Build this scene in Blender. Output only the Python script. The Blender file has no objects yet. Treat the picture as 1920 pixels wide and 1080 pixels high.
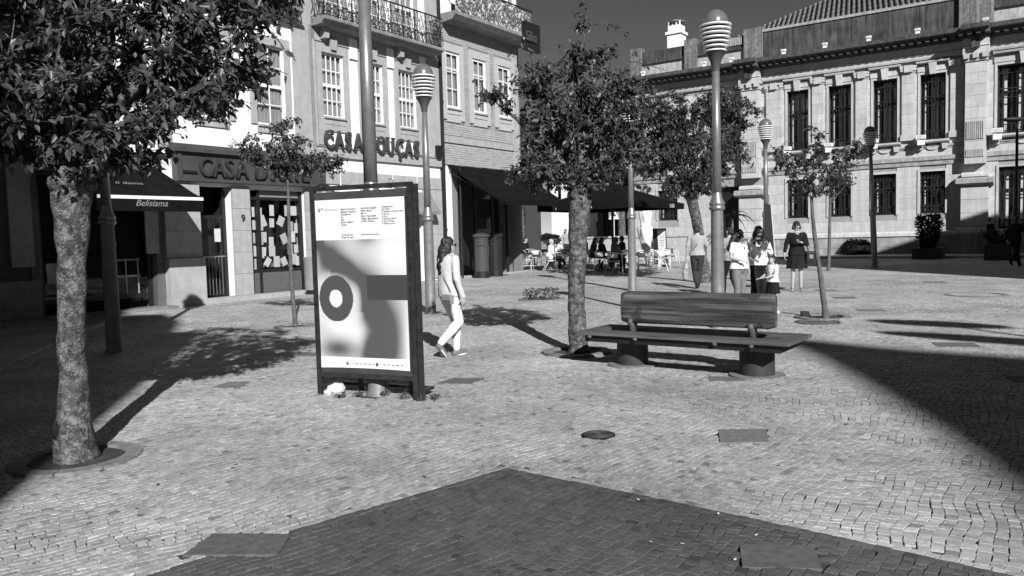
import bpy, bmesh, math, random
import numpy as np
from mathutils import Vector, Matrix, Euler, noise

# ------------------------------------------------------------------ camera, light, exposure
SC = bpy.context.scene
COL = SC.collection
F_PX = 1473.0
EYE = 1.65
SLOPE = 0.008
ROLL = math.radians(1.5)
PITCH = math.atan(94 / F_PX)
cam_d = bpy.data.cameras.new("camera")
cam = bpy.data.objects.new("camera", cam_d)
COL.objects.link(cam)
cam_d.sensor_width = 36
cam_d.lens = 36 * F_PX / 1920
cam_d.clip_end = 2000
cam_d.clip_start = 0.05
cam.location = (0, 0, EYE)
cam.rotation_mode = 'QUATERNION'
cam.rotation_quaternion = (Euler((math.radians(90) - PITCH, 0, 0)).to_matrix() @ Matrix.Rotation(-ROLL, 3, 'Z')).to_quaternion()
SC.camera = cam

SUN_AZ = math.radians(14)      # the sun stands behind the camera, this far to its right
SUN_EL = math.radians(30)
w = bpy.data.worlds.new("World")
SC.world = w
w.use_nodes = True
nt = w.node_tree
sky = nt.nodes.new('ShaderNodeTexSky')
sky.sky_type = 'NISHITA'
sky.sun_disc = False
sky.sun_elevation = SUN_EL
sky.sun_rotation = math.pi - SUN_AZ
sky.air_density = 0.5
sky.dust_density = 0.0
sep = nt.nodes.new('ShaderNodeSeparateColor')
nt.links.new(sky.outputs[0], sep.inputs[0])
nt.links.new(sep.outputs[0], nt.nodes['Background'].inputs[0])
nt.nodes['Background'].inputs[1].default_value = 0.05
sun_d = bpy.data.lights.new("sun", 'SUN')
sun_d.energy = 5.0
sun_d.angle = math.radians(0.55)
sun = bpy.data.objects.new("sun", sun_d)
COL.objects.link(sun)
to_sun = Vector((math.sin(SUN_AZ) * math.cos(SUN_EL), -math.cos(SUN_AZ) * math.cos(SUN_EL), math.sin(SUN_EL)))
sun.rotation_mode = 'QUATERNION'
sun.rotation_quaternion = to_sun.to_track_quat('Z', 'Y')
sun.location = to_sun * 60
SC.view_settings.view_transform = 'Standard'
SC.view_settings.look = 'None'
SC.view_settings.exposure = 0.42
SC.view_settings.gamma = 1
SC.view_settings.use_curve_mapping = False
SC.render.engine = 'CYCLES'
SC.cycles.max_bounces = 5
SC.cycles.diffuse_bounces = 1
SC.cycles.transparent_max_bounces = 12

R = random.Random(7)
U = R.uniform

# ------------------------------------------------------------------ measuring helpers
def ray(px, py):
    x = px - 960; y = 540 - py
    xr = x * math.cos(ROLL) + y * math.sin(ROLL); yr = -x * math.sin(ROLL) + y * math.cos(ROLL)
    return (xr / F_PX, math.cos(PITCH) + yr / F_PX * math.sin(PITCH), -math.sin(PITCH) + yr / F_PX * math.cos(PITCH))
def gz(x, y):
    return SLOPE * max(y, -30)
def G(px, py):
    d = ray(px, py); t = EYE / (SLOPE * d[1] - d[2])
    return Vector((t * d[0], t * d[1], EYE + t * d[2]))
def at(px, py, Y):
    d = ray(px, py); t = Y / d[1]
    return Vector((t * d[0], Y, EYE + t * d[2]))

# ------------------------------------------------------------------ materials (all neutral greys)
MATS = {}
def mat(name, v, rough=0.8, var=0.12, scale=6.0, bump=0.0, bscale=40.0, metal=0.0, spec=0.3, streak=0.0, attr=False, grain=False, blotch=0.0, patch=None, objrand=0.0, coat=0.0):
    if name in MATS: return MATS[name]
    m = bpy.data.materials.new(name); m.use_nodes = True
    n = m.node_tree.nodes; l = m.node_tree.links
    b = n['Principled BSDF']
    b.inputs['Roughness'].default_value = rough
    b.inputs['Metallic'].default_value = metal
    b.inputs['Specular IOR Level'].default_value = spec
    if coat: b.inputs['Coat Weight'].default_value = coat
    tc = n.new('ShaderNodeTexCoord')
    nz = n.new('ShaderNodeTexNoise'); nz.inputs['Scale'].default_value = scale; nz.inputs['Detail'].default_value = 6; nz.inputs['Roughness'].default_value = 0.6
    if grain:
        gm = n.new('ShaderNodeMapping'); gm.inputs['Scale'].default_value = (0.35, 9, 9); l.new(tc.outputs['Object'], gm.inputs['Vector']); l.new(gm.outputs[0], nz.inputs['Vector'])
    else: l.new(tc.outputs['Object'], nz.inputs['Vector'])
    mr = n.new('ShaderNodeMapRange'); mr.inputs['From Min'].default_value = 0.3; mr.inputs['From Max'].default_value = 0.7
    mr.inputs['To Min'].default_value = 1 - var; mr.inputs['To Max'].default_value = 1 + var
    l.new(nz.outputs['Fac'], mr.inputs['Value'])
    cur = mr.outputs[0]
    def mul(a, bb):
        q = n.new('ShaderNodeMath'); q.operation = 'MULTIPLY'
        for i, z in enumerate((a, bb)):
            if isinstance(z, (int, float)): q.inputs[i].default_value = z
            else: l.new(z, q.inputs[i])
        return q.outputs[0]
    cur = mul(cur, v)
    if streak:
        mp = n.new('ShaderNodeMapping'); mp.inputs['Scale'].default_value = (5, 5, 0.5)
        l.new(tc.outputs['Object'], mp.inputs['Vector'])
        n2 = n.new('ShaderNodeTexNoise'); n2.inputs['Scale'].default_value = 1.6; n2.inputs['Detail'].default_value = 7; n2.inputs['Roughness'].default_value = 0.7
        l.new(mp.outputs[0], n2.inputs['Vector'])
        m2 = n.new('ShaderNodeMapRange'); m2.inputs['From Min'].default_value = 0.35; m2.inputs['From Max'].default_value = 0.65
        m2.inputs['To Min'].default_value = 1 - streak; m2.inputs['To Max'].default_value = 1 + streak * 0.25
        l.new(n2.outputs['Fac'], m2.inputs['Value'])
        cur = mul(cur, m2.outputs[0])
    if patch:       # (value, scale, threshold): lichen or plane-bark patches with an outline of their own
        pv, ps, pt = patch
        vn = n.new('ShaderNodeTexVoronoi'); vn.inputs['Scale'].default_value = ps
        n3 = n.new('ShaderNodeTexNoise'); n3.inputs['Scale'].default_value = ps * 1.5; n3.inputs['Detail'].default_value = 5
        l.new(tc.outputs['Object'], n3.inputs['Vector'])
        mx = n.new('ShaderNodeMix'); mx.data_type = 'RGBA'; mx.inputs['Factor'].default_value = 0.12
        l.new(tc.outputs['Object'], mx.inputs[6]); l.new(n3.outputs['Color'], mx.inputs[7])
        l.new(mx.outputs[2], vn.inputs['Vector'])
        sp = n.new('ShaderNodeSeparateColor'); l.new(vn.outputs['Color'], sp.inputs[0])
        gt = n.new('ShaderNodeMath'); gt.operation = 'GREATER_THAN'; gt.inputs[1].default_value = pt
        l.new(sp.outputs[0], gt.inputs[0])
        mm = n.new('ShaderNodeMix'); mm.data_type = 'FLOAT'
        l.new(gt.outputs[0], mm.inputs[0]); l.new(cur, mm.inputs[2]); mm.inputs[3].default_value = pv
        cur = mul(mm.outputs[0], mr.outputs[0])
    if blotch:
        n5 = n.new('ShaderNodeTexNoise'); n5.inputs['Scale'].default_value = 0.8; n5.inputs['Detail'].default_value = 5; n5.inputs['Roughness'].default_value = 0.65; gq = n.new('ShaderNodeNewGeometry'); l.new(gq.outputs['Position'], n5.inputs['Vector'])
        m5 = n.new('ShaderNodeMapRange'); m5.inputs['From Min'].default_value = 0.35; m5.inputs['From Max'].default_value = 0.65; m5.inputs['To Min'].default_value = 1 - blotch; m5.inputs['To Max'].default_value = 1 + blotch * 0.6
        l.new(n5.outputs['Fac'], m5.inputs['Value']); cur = mul(cur, m5.outputs[0])
    if attr:
        at_ = n.new('ShaderNodeAttribute'); at_.attribute_name = 'tone'
        cur = mul(cur, at_.outputs['Fac'])
    if objrand:
        oi = n.new('ShaderNodeObjectInfo')
        m4 = n.new('ShaderNodeMapRange'); m4.inputs['To Min'].default_value = 1 - objrand; m4.inputs['To Max'].default_value = 1 + objrand
        l.new(oi.outputs['Random'], m4.inputs['Value']); cur = mul(cur, m4.outputs[0])
    l.new(cur, b.inputs['Base Color'])
    if bump:
        nb = n.new('ShaderNodeTexNoise'); nb.inputs['Scale'].default_value = bscale; nb.inputs['Detail'].default_value = 5
        l.new(tc.outputs['Object'], nb.inputs['Vector'])
        bp = n.new('ShaderNodeBump'); bp.inputs['Strength'].default_value = bump; bp.inputs['Distance'].default_value = 0.02
        l.new(nb.outputs['Fac'], bp.inputs['Height']); l.new(bp.outputs[0], b.inputs['Normal'])
    MATS[name] = m
    return m

def leaf_mat(name, v):
    if name in MATS: return MATS[name]
    m = bpy.data.materials.new(name); m.use_nodes = True
    n = m.node_tree.nodes; l = m.node_tree.links
    b = n['Principled BSDF']; b.inputs['Roughness'].default_value = 0.42; b.inputs['Specular IOR Level'].default_value = 0.5
    a = n.new('ShaderNodeAttribute'); a.attribute_name = 'tone'
    q = n.new('ShaderNodeMath'); q.operation = 'MULTIPLY'; q.inputs[1].default_value = v
    l.new(a.outputs['Fac'], q.inputs[0]); l.new(q.outputs[0], b.inputs['Base Color'])
    t = n.new('ShaderNodeBsdfTranslucent'); q2 = n.new('ShaderNodeMath'); q2.operation = 'MULTIPLY'; q2.inputs[1].default_value = 0.9
    l.new(q.outputs[0], q2.inputs[0]); l.new(q2.outputs[0], t.inputs['Color'])
    mx = n.new('ShaderNodeMixShader'); mx.inputs[0].default_value = 0.2
    l.new(b.outputs[0], mx.inputs[1]); l.new(t.outputs[0], mx.inputs[2]); l.new(mx.outputs[0], n['Material Output'].inputs[0])
    MATS[name] = m
    return m

def glass_mat(name='window_glass', v=0.93, tint=0.02):
    if name in MATS: return MATS[name]
    m = bpy.data.materials.new(name); m.use_nodes = True
    n = m.node_tree.nodes; l = m.node_tree.links
    n.remove(n['Principled BSDF'])
    tr = n.new('ShaderNodeBsdfTransparent'); tr.inputs[0].default_value = (v, v, v, 1)
    gl = n.new('ShaderNodeBsdfGlossy'); gl.inputs['Roughness'].default_value = 0.03
    fr = n.new('ShaderNodeFresnel'); fr.inputs[0].default_value = 1.5
    ge = n.new('ShaderNodeNewGeometry'); iv = n.new('ShaderNodeMath'); iv.operation = 'SUBTRACT'; iv.inputs[0].default_value = 1; l.new(ge.outputs['Backfacing'], iv.inputs[1])
    fm = n.new('ShaderNodeMath'); fm.operation = 'MULTIPLY'; l.new(fr.outputs[0], fm.inputs[0]); l.new(iv.outputs[0], fm.inputs[1])
    mx = n.new('ShaderNodeMixShader')
    l.new(fm.outputs[0], mx.inputs[0]); l.new(tr.outputs[0], mx.inputs[1]); l.new(gl.outputs[0], mx.inputs[2])
    l.new(mx.outputs[0], n['Material Output'].inputs[0])
    MATS[name] = m
    return m

# ------------------------------------------------------------------ mesh collecting
class MB:
    def __init__(s):
        s.v = []; s.f = []; s.M = None
    def add(s, vs, fs):
        o = len(s.v)
        if s.M is not None: vs = [tuple(s.M @ Vector(p)) for p in vs]
        s.v += [tuple(p) for p in vs]; s.f += [tuple(i + o for i in f) for f in fs]
        return s
    def box(s, x0, x1, y0, y1, z0, z1):
        if x0 > x1: x0, x1 = x1, x0
        if y0 > y1: y0, y1 = y1, y0
        if z0 > z1: z0, z1 = z1, z0
        return s.add([(x0,y0,z0),(x1,y0,z0),(x1,y1,z0),(x0,y1,z0),(x0,y0,z1),(x1,y0,z1),(x1,y1,z1),(x0,y1,z1)],
            [(3,2,1,0),(4,5,6,7),(0,1,5,4),(1,2,6,5),(2,3,7,6),(3,0,4,7)])
    def bo(s, s0, s1, o0, o1, z0, z1):      # on a facade: along, outward from the wall plane, up
        return s.box(s0, s1, -o1, -o0, z0, z1)
    def prism(s, poly, y0, y1):             # poly in x,z extruded along y
        n = len(poly)
        return s.add([(x, y0, z) for x, z in poly] + [(x, y1, z) for x, z in poly],
            [tuple(range(n)), tuple(range(2*n-1, n-1, -1))] + [(i, i+n, (i+1) % n + n, (i+1) % n) for i in range(n)])
    def profile(s, poly, x0, x1):           # poly in (out,z) extruded along x: mouldings
        n = len(poly)
        return s.add([(x0, -o, z) for o, z in poly] + [(x1, -o, z) for o, z in poly],
            [tuple(range(n-1, -1, -1)), tuple(range(n, 2*n))] + [(i, (i+1) % n, (i+1) % n + n, i+n) for i in range(n)])
    def slab(s, poly, z0, z1):              # poly in x,y
        n = len(poly)
        return s.add([(x, y, z0) for x, y in poly] + [(x, y, z1) for x, y in poly],
            [tuple(range(n-1, -1, -1)), tuple(range(n, 2*n))] + [(i, (i+1) % n, (i+1) % n + n, i+n) for i in range(n)])
    def tube(s, pts, rad, n=8, cap=True):
        pts = [Vector(p) for p in pts]
        if isinstance(rad, (int, float)): rad = [rad] * len(pts)
        vs = []; fs = []
        up = None
        for i, p in enumerate(pts):
            d = (pts[min(i+1, len(pts)-1)] - pts[max(i-1, 0)])
            if d.length < 1e-9: d = Vector((0, 0, 1))
            d.normalize()
            if up is None:
                up = Vector((1, 0, 0)) if abs(d.x) < 0.9 else Vector((0, 1, 0))
            a = (up - d * up.dot(d))
            if a.length < 1e-6: a = d.orthogonal()
            a.normalize(); up = a
            b = d.cross(a)
            for k in range(n):
                t = 2 * math.pi * k / n
                vs.append(p + (a * math.cos(t) + b * math.sin(t)) * rad[i])
        for i in range(len(pts) - 1):
            for k in range(n):
                fs.append((i*n+k, i*n+(k+1) % n, (i+1)*n+(k+1) % n, (i+1)*n+k))
        if cap:
            fs.append(tuple(range(n-1, -1, -1))); o = (len(pts)-1)*n; fs.append(tuple(range(o, o+n)))
        return s.add(vs, fs)
    def lathe(s, prof, n=24, c=(0, 0, 0), cap=True):  # prof: (r,z)
        vs = []; fs = []
        for r, z in prof:
            for k in range(n):
                t = 2*math.pi*k/n
                vs.append((c[0] + r*math.cos(t), c[1] + r*math.sin(t), c[2] + z))
        for i in range(len(prof)-1):
            for k in range(n):
                fs.append((i*n+k, i*n+(k+1) % n, (i+1)*n+(k+1) % n, (i+1)*n+k))
        if cap and prof[0][0] > 1e-4: fs.append(tuple(range(n-1, -1, -1)))
        if cap and prof[-1][0] > 1e-4: o = (len(prof)-1)*n; fs.append(tuple(range(o, o+n)))
        return s.add(vs, fs)
    def ell(s, c, r, n=14, m=9, rot=None):
        c = Vector(c)
        if isinstance(r, (int, float)): r = (r, r, r)
        vs = []; fs = []
        for i in range(m+1):
            ph = math.pi * i / m
            for k in range(n):
                t = 2*math.pi*k/n
                p = Vector((r[0]*math.sin(ph)*math.cos(t), r[1]*math.sin(ph)*math.sin(t), -r[2]*math.cos(ph)))
                if rot is not None: p = rot @ p
                vs.append(c + p)
        for i in range(m):
            for k in range(n):
                fs.append((i*n+k, i*n+(k+1) % n, (i+1)*n+(k+1) % n, (i+1)*n+k))
        return s.add(vs, fs)
    def mesh(s, name, m=None, smooth=False):
        me = bpy.data.meshes.new(name)
        me.from_pydata(s.v, [], s.f)
        me.validate(); me.update()
        if smooth:
            me.shade_smooth()
        if m is not None: me.materials.append(m)
        return me
    def build(s, name, m=None, parent=None, smooth=False, sharp=None):
        me = s.mesh(name, m, smooth)
        if sharp is not None:
            me.set_sharp_from_angle(angle=math.radians(sharp))
        return link(name, me, parent)

def link(name, me, parent=None, loc=None):
    o = bpy.data.objects.new(name, me); COL.objects.link(o)
    if parent is not None: o.parent = parent
    if loc is not None: o.location = loc
    return o
def thing(name, label, cat, loc=(0, 0, 0), rz=0.0, group=None):
    o = bpy.data.objects.new(name, None); COL.objects.link(o)
    o.empty_display_size = 0.2
    o.location = loc; o.rotation_euler = (0, 0, rz)
    return tag(o, label, cat, group)
def tag(o, label, cat, group=None):
    o['label'] = label; o['category'] = cat
    if group: o['group'] = group
    return o
KIDS = {}
def copy_tree(o, parent=None):
    c = o.copy(); COL.objects.link(c); c.parent = parent
    for ch in list(o.children): copy_tree(ch, c)
    return c
def place(o, loc, rz=None, label=None):
    o.location = loc
    if rz is not None: o.rotation_euler = (0, 0, rz)
    if label: o['label'] = label
    return o

WORK = bpy.data.scenes.new('workbench')
def evaluated(o):
    WORK.collection.objects.link(o)
    vl = WORK.view_layers[0]
    with bpy.context.temp_override(scene=WORK, view_layer=vl):
        dg = bpy.context.evaluated_depsgraph_get(); dg.update()
        return bpy.data.meshes.new_from_object(o.evaluated_get(dg))

def text_mesh(txt, size, depth=0.01, bold=0.0, width=1.0, align='LEFT', shear=0.0, space=1.0):
    cu = bpy.data.curves.new('lettering', 'FONT'); cu.body = txt; cu.size = size; cu.extrude = depth / 2; cu.offset = bold
    cu.align_x = align; cu.shear = shear; cu.space_character = space; cu.resolution_u = 3
    o = bpy.data.objects.new('lettering', cu); me = evaluated(o)
    bpy.data.objects.remove(o); bpy.data.curves.remove(cu)
    # stand it up: text x -> x, text y -> z, front faces -y
    for v in me.vertices:
        x, y, z = v.co
        v.co = (x * width, -z, y)
    me.materials.clear()
    return me
def letters(txt, size, x, out, z, m, parent, name='lettering', dz_dx=0.0, **k):
    me = text_mesh(txt, size, **k); me.materials.append(m)
    return link(name, me, parent, (x, -out, z))

def wall(name, s0, s1, z0, z1, holes, m, parent, thick=0.35, out=0.0):
    """wall sheet with real openings and their reveals; hole = (s0,s1,z0,z1)"""
    xs = sorted({s0, s1} | {h[0] for h in holes} | {h[1] for h in holes}); xs = [x for x in xs if s0 <= x <= s1]
    zs = sorted({z0, z1} | {h[2] for h in holes} | {h[3] for h in holes}); zs = [z for z in zs if z0 <= z <= z1]
    idx = {}; vs = []; fs = []
    def V(x, y, z):
        k = (round(x, 4), y, round(z, 4))
        if k not in idx: idx[k] = len(vs); vs.append((x, y, z))
        return idx[k]
    def solid(i, j):
        if i < 0 or j < 0 or i >= len(xs)-1 or j >= len(zs)-1: return False
        cx = (xs[i]+xs[i+1])/2; cz = (zs[j]+zs[j+1])/2
        return not any(h[0] < cx < h[1] and h[2] < cz < h[3] for h in holes)
    a, b = -out, thick - out
    for i in range(len(xs)-1):
        for j in range(len(zs)-1):
            if not solid(i, j): continue
            x0, x1, y0, y1 = xs[i], xs[i+1], zs[j], zs[j+1]
            fs.append((V(x0, a, y0), V(x1, a, y0), V(x1, a, y1), V(x0, a, y1)))
            fs.append((V(x0, b, y1), V(x1, b, y1), V(x1, b, y0), V(x0, b, y0)))
            if not solid(i-1, j): fs.append((V(x0, a, y0), V(x0, a, y1), V(x0, b, y1), V(x0, b, y0)))
            if not solid(i+1, j): fs.append((V(x1, a, y0), V(x1, b, y0), V(x1, b, y1), V(x1, a, y1)))
            if not solid(i, j-1): fs.append((V(x0, a, y0), V(x0, b, y0), V(x1, b, y0), V(x1, a, y0)))
            if not solid(i, j+1): fs.append((V(x0, a, y1), V(x1, a, y1), V(x1, b, y1), V(x0, b, y1)))
    mb = MB(); mb.add(vs, fs)
    return mb.build(name, m, parent)

UNIT = None
def pieces(name, plural, boxes, m, parent, limit=290, keyf=None):
    """boxes (x0,x1,y0,y1,z0,z1): the largest are parts of their own, the rest one joined part"""
    boxes = sorted(boxes, key=keyf or (lambda b: -(b[1]-b[0])*(b[5]-b[4])))
    un = UNITS.get(m.name)
    if un is None:
        mb = MB(); mb.box(-.5, .5, -.5, .5, -.5, .5); un = mb.mesh(name, m); UNITS[m.name] = un
    for b in boxes[:limit]:
        o = link(name, un, parent, ((b[0]+b[1])/2, (b[2]+b[3])/2, (b[4]+b[5])/2))
        o.scale = (b[1]-b[0], b[3]-b[2], b[5]-b[4])
    if len(boxes) > limit:
        mb = MB()
        for b in boxes[limit:]: mb.box(*b)
        o = mb.build(plural, m, parent); o['kind'] = 'stuff'
UNITS = {}
def courses(s0, s1, z0, z1, h, wdt, holes=(), o0=0.0, o1=0.02, gap=0.008, jit=0.25, rng=R, inset=0.0):
    """rectangles of stones laid in courses around openings"""
    out = []
    n = max(1, round((z1-z0)/h)); hh = (z1-z0)/n
    for j in range(n):
        a, b = z0+j*hh, z0+(j+1)*hh
        spans = [(s0, s1)]
        for H in holes:
            if H[2] < b-0.01 and H[3] > a+0.01:
                ns = []
                for p, q in spans:
                    if H[1] <= p or H[0] >= q: ns.append((p, q)); continue
                    if H[0] > p: ns.append((p, H[0]))
                    if H[1] < q: ns.append((H[1], q))
                spans = ns
        for p, q in spans:
            if q-p < 0.03: continue
            k = max(1, round((q-p)/wdt)); cuts = [p]
            for i in range(1, k):
                off = 0.25 if (j % 2) else -0.25
                cuts.append(p + (i + off + rng.uniform(-jit, jit)*0.4) * (q-p)/k)
            cuts.append(q)
            for i in range(k):
                if cuts[i+1]-cuts[i] > 2*gap:
                    oo = o1 + rng.uniform(-0.003, 0.003)
                    out.append((cuts[i]+gap/2, cuts[i+1]-gap/2, -oo, -o0, a+gap/2, b-gap/2))
    return out

M_white = mat('white_render', 0.80, var=0.05, scale=1.5, bump=0.15, bscale=60, streak=0.04)
M_granite = mat('granite_trim', 0.36, var=0.12, scale=3, bump=0.3, bscale=90, streak=0.12)
M_granite_d = mat('weathered_granite', 0.22, var=0.25, scale=2.5, bump=0.3, bscale=90, streak=0.25)
M_bank = mat('pale_limestone', 0.50, var=0.12, scale=2.0, bump=0.25, bscale=70, streak=0.20, objrand=0.07)
M_bankd = mat('limestone_joint', 0.30, var=0.1, scale=3)
M_stain = mat('blackened_limestone', 0.085, var=0.4, scale=1.2, streak=0.75, bump=0.3, bscale=30)
M_black = mat('black_paint', 0.014, rough=0.45, var=0.2, spec=0.4)
M_iron = mat('dark_iron', 0.02, rough=0.5, var=0.3)
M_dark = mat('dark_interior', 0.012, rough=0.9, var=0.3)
M_wood = mat('white_woodwork', 0.75, var=0.04, rough=0.5)
M_glass = glass_mat()
M_fabric = mat('black_awning_cloth', 0.009, rough=0.95, var=0.3, scale=3, bump=0.2, bscale=12, spec=0.03)

# ------------------------------------------------------------------ ground and paving
def ground_quad(mb, x0, x1, y0, y1, dz):
    mb.add([(x0, y0, gz(0, y0)+dz), (x1, y0, gz(0, y0)+dz), (x1, y1, gz(0, y1)+dz), (x0, y1, gz(0, y1)+dz)], [(0, 1, 2, 3)])
M_soil = mat('paving_sand_joint', 0.05, var=0.35, scale=8, bump=0.4, bscale=120)
M_cob = mat('limestone_cobble', 0.36, var=0.26, scale=38, rough=0.62, bump=0.35, bscale=160, attr=True, spec=0.35, blotch=0.22)
g = MB(); ground_quad(g, -90, 160, -30, 320, -0.011)
ground = g.build('ground', M_soil); ground['kind'] = 'structure'

def far_paving_mat():
    m = mat('far_cobble_paving', 0.45, var=0.16, scale=1.3, rough=0.7, blotch=0.2)
    n = m.node_tree.nodes; l = m.node_tree.links; b = n['Principled BSDF']
    tc = n.new('ShaderNodeTexCoord'); mp = n.new('ShaderNodeMapping'); mp.inputs['Rotation'].default_value = (0, 0, math.radians(-55))
    l.new(tc.outputs['Object'], mp.inputs['Vector'])
    vo = n.new('ShaderNodeTexVoronoi'); vo.feature = 'F1'; vo.inputs['Scale'].default_value = 16.5; vo.inputs['Randomness'].default_value = 0.55
    ve = n.new('ShaderNodeTexVoronoi'); ve.feature = 'DISTANCE_TO_EDGE'; ve.inputs['Scale'].default_value = 16.5; ve.inputs['Randomness'].default_value = 0.55
    l.new(mp.outputs[0], vo.inputs['Vector']); l.new(mp.outputs[0], ve.inputs['Vector'])
    sp = n.new('ShaderNodeSeparateColor'); l.new(vo.outputs['Color'], sp.inputs[0])
    m1 = n.new('ShaderNodeMapRange'); m1.inputs['To Min'].default_value = 0.75; m1.inputs['To Max'].default_value = 1.25; l.new(sp.outputs[0], m1.inputs['Value'])
    m2 = n.new('ShaderNodeMapRange'); m2.inputs['From Max'].default_value = 0.1; m2.inputs['To Min'].default_value = 0.35; l.new(ve.outputs['Distance'], m2.inputs['Value'])
    q = n.new('ShaderNodeMath'); q.operation = 'MULTIPLY'; l.new(m1.outputs[0], q.inputs[0]); l.new(m2.outputs[0], q.inputs[1])
    src = b.inputs['Base Color'].links[0].from_socket
    q2 = n.new('ShaderNodeMath'); q2.operation = 'MULTIPLY'; l.new(src, q2.inputs[0]); l.new(q.outputs[0], q2.inputs[1]); l.new(q2.outputs[0], b.inputs['Base Color'])
    bp = n.new('ShaderNodeBump'); bp.inputs['Distance'].default_value = 0.02; bp.inputs['Strength'].default_value = 0.6
    l.new(m2.outputs[0], bp.inputs['Height']); l.new(bp.outputs[0], b.inputs['Normal'])
    return m
STONE_FAR = 14.0
g = MB(); ground_quad(g, -88, 158, STONE_FAR, 120, 0.0)
pav = g.build('paving', far_paving_mat()); pav['kind'] = 'structure'

def poly_px(pts): return [tuple(G(*p)[:2]) for p in pts]
def inpoly(X, Y, poly):
    c = np.zeros(X.shape, bool); n = len(poly)
    for i in range(n):
        x1, y1 = poly[i]; x2, y2 = poly[(i+1) % n]
        t = ((y1 > Y) != (y2 > Y)) & (X < (x2-x1)*(Y-y1)/((y2-y1) if abs(y2-y1) > 1e-9 else 1e-9)+x1)
        c ^= t
    return c
SLABS = [[(1347,806),(1436,805),(1442,829),(1350,831)], [(400,1001),(545,1002),(520,1041),(343,1041)], [(1387,1022),(1525,1024),(1542,1067),(1392,1064)],
    [(430,716),(468,716),(448,728),(396,727)], [(850,709),(908,709),(882,720),(818,719)], [(1329,706),(1395,707),(1398,715),(1330,715)],
    [(1745,642),(1825,643),(1841,651),(1762,650)], [(1603,580),(1655,580),(1667,584),(1612,584)], [(392,614),(436,614),(440,620),(386,620)],
    [(1558,557),(1600,557),(1610,560),(1566,560)], [(1525,543),(1563,543),(1572,546),(1532,546)], [(1885,705),(1950,705),(1960,716),(1900,716)],
    [(1728,528),(1770,528),(1778,531),(1734,531)], [(1012,541),(1050,541),(1040,545),(1000,545)], [(922,513),(955,513),(950,517),(912,517)], [(560,661),(600,661),(590,668),(556,668)]]
SLABW = [poly_px(s) for s in SLABS]
ROUNDS = [(G(1122, 815), 0.135), (G(1830, 553), 0.62), (G(1532, 604), 0.36)]
T1P = Vector((-3.37, 5.91)); T3P = Vector((0.87, 10.47)); T5P = Vector((5.44, 13.6)); T2P = Vector((-4.04, 14.51)); PLP = Vector((0.70, 18.79))
PITS = [(T1P + Vector((0.0, 0.03)), 0.45), (T3P + Vector((-0.03, 0.05)), 0.45), (T5P + Vector((0.0, 0.12)), 0.46), (T2P, 0.37), (Vector((-1.47, 8.01)), 0.13)]
DARK = [(-0.07, 5.42)] + [tuple(G(p[0], p[1])[:2]) for p in ((1240, 935), (1520, 994), (1920, 1083))] + [(4.5, 2.6), (4.5, 2.0), (-4.5, 2.0), (-4.2, 2.4)] + [tuple(G(p[0], p[1])[:2]) for p in ((260, 1082), (600, 978))]

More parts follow.
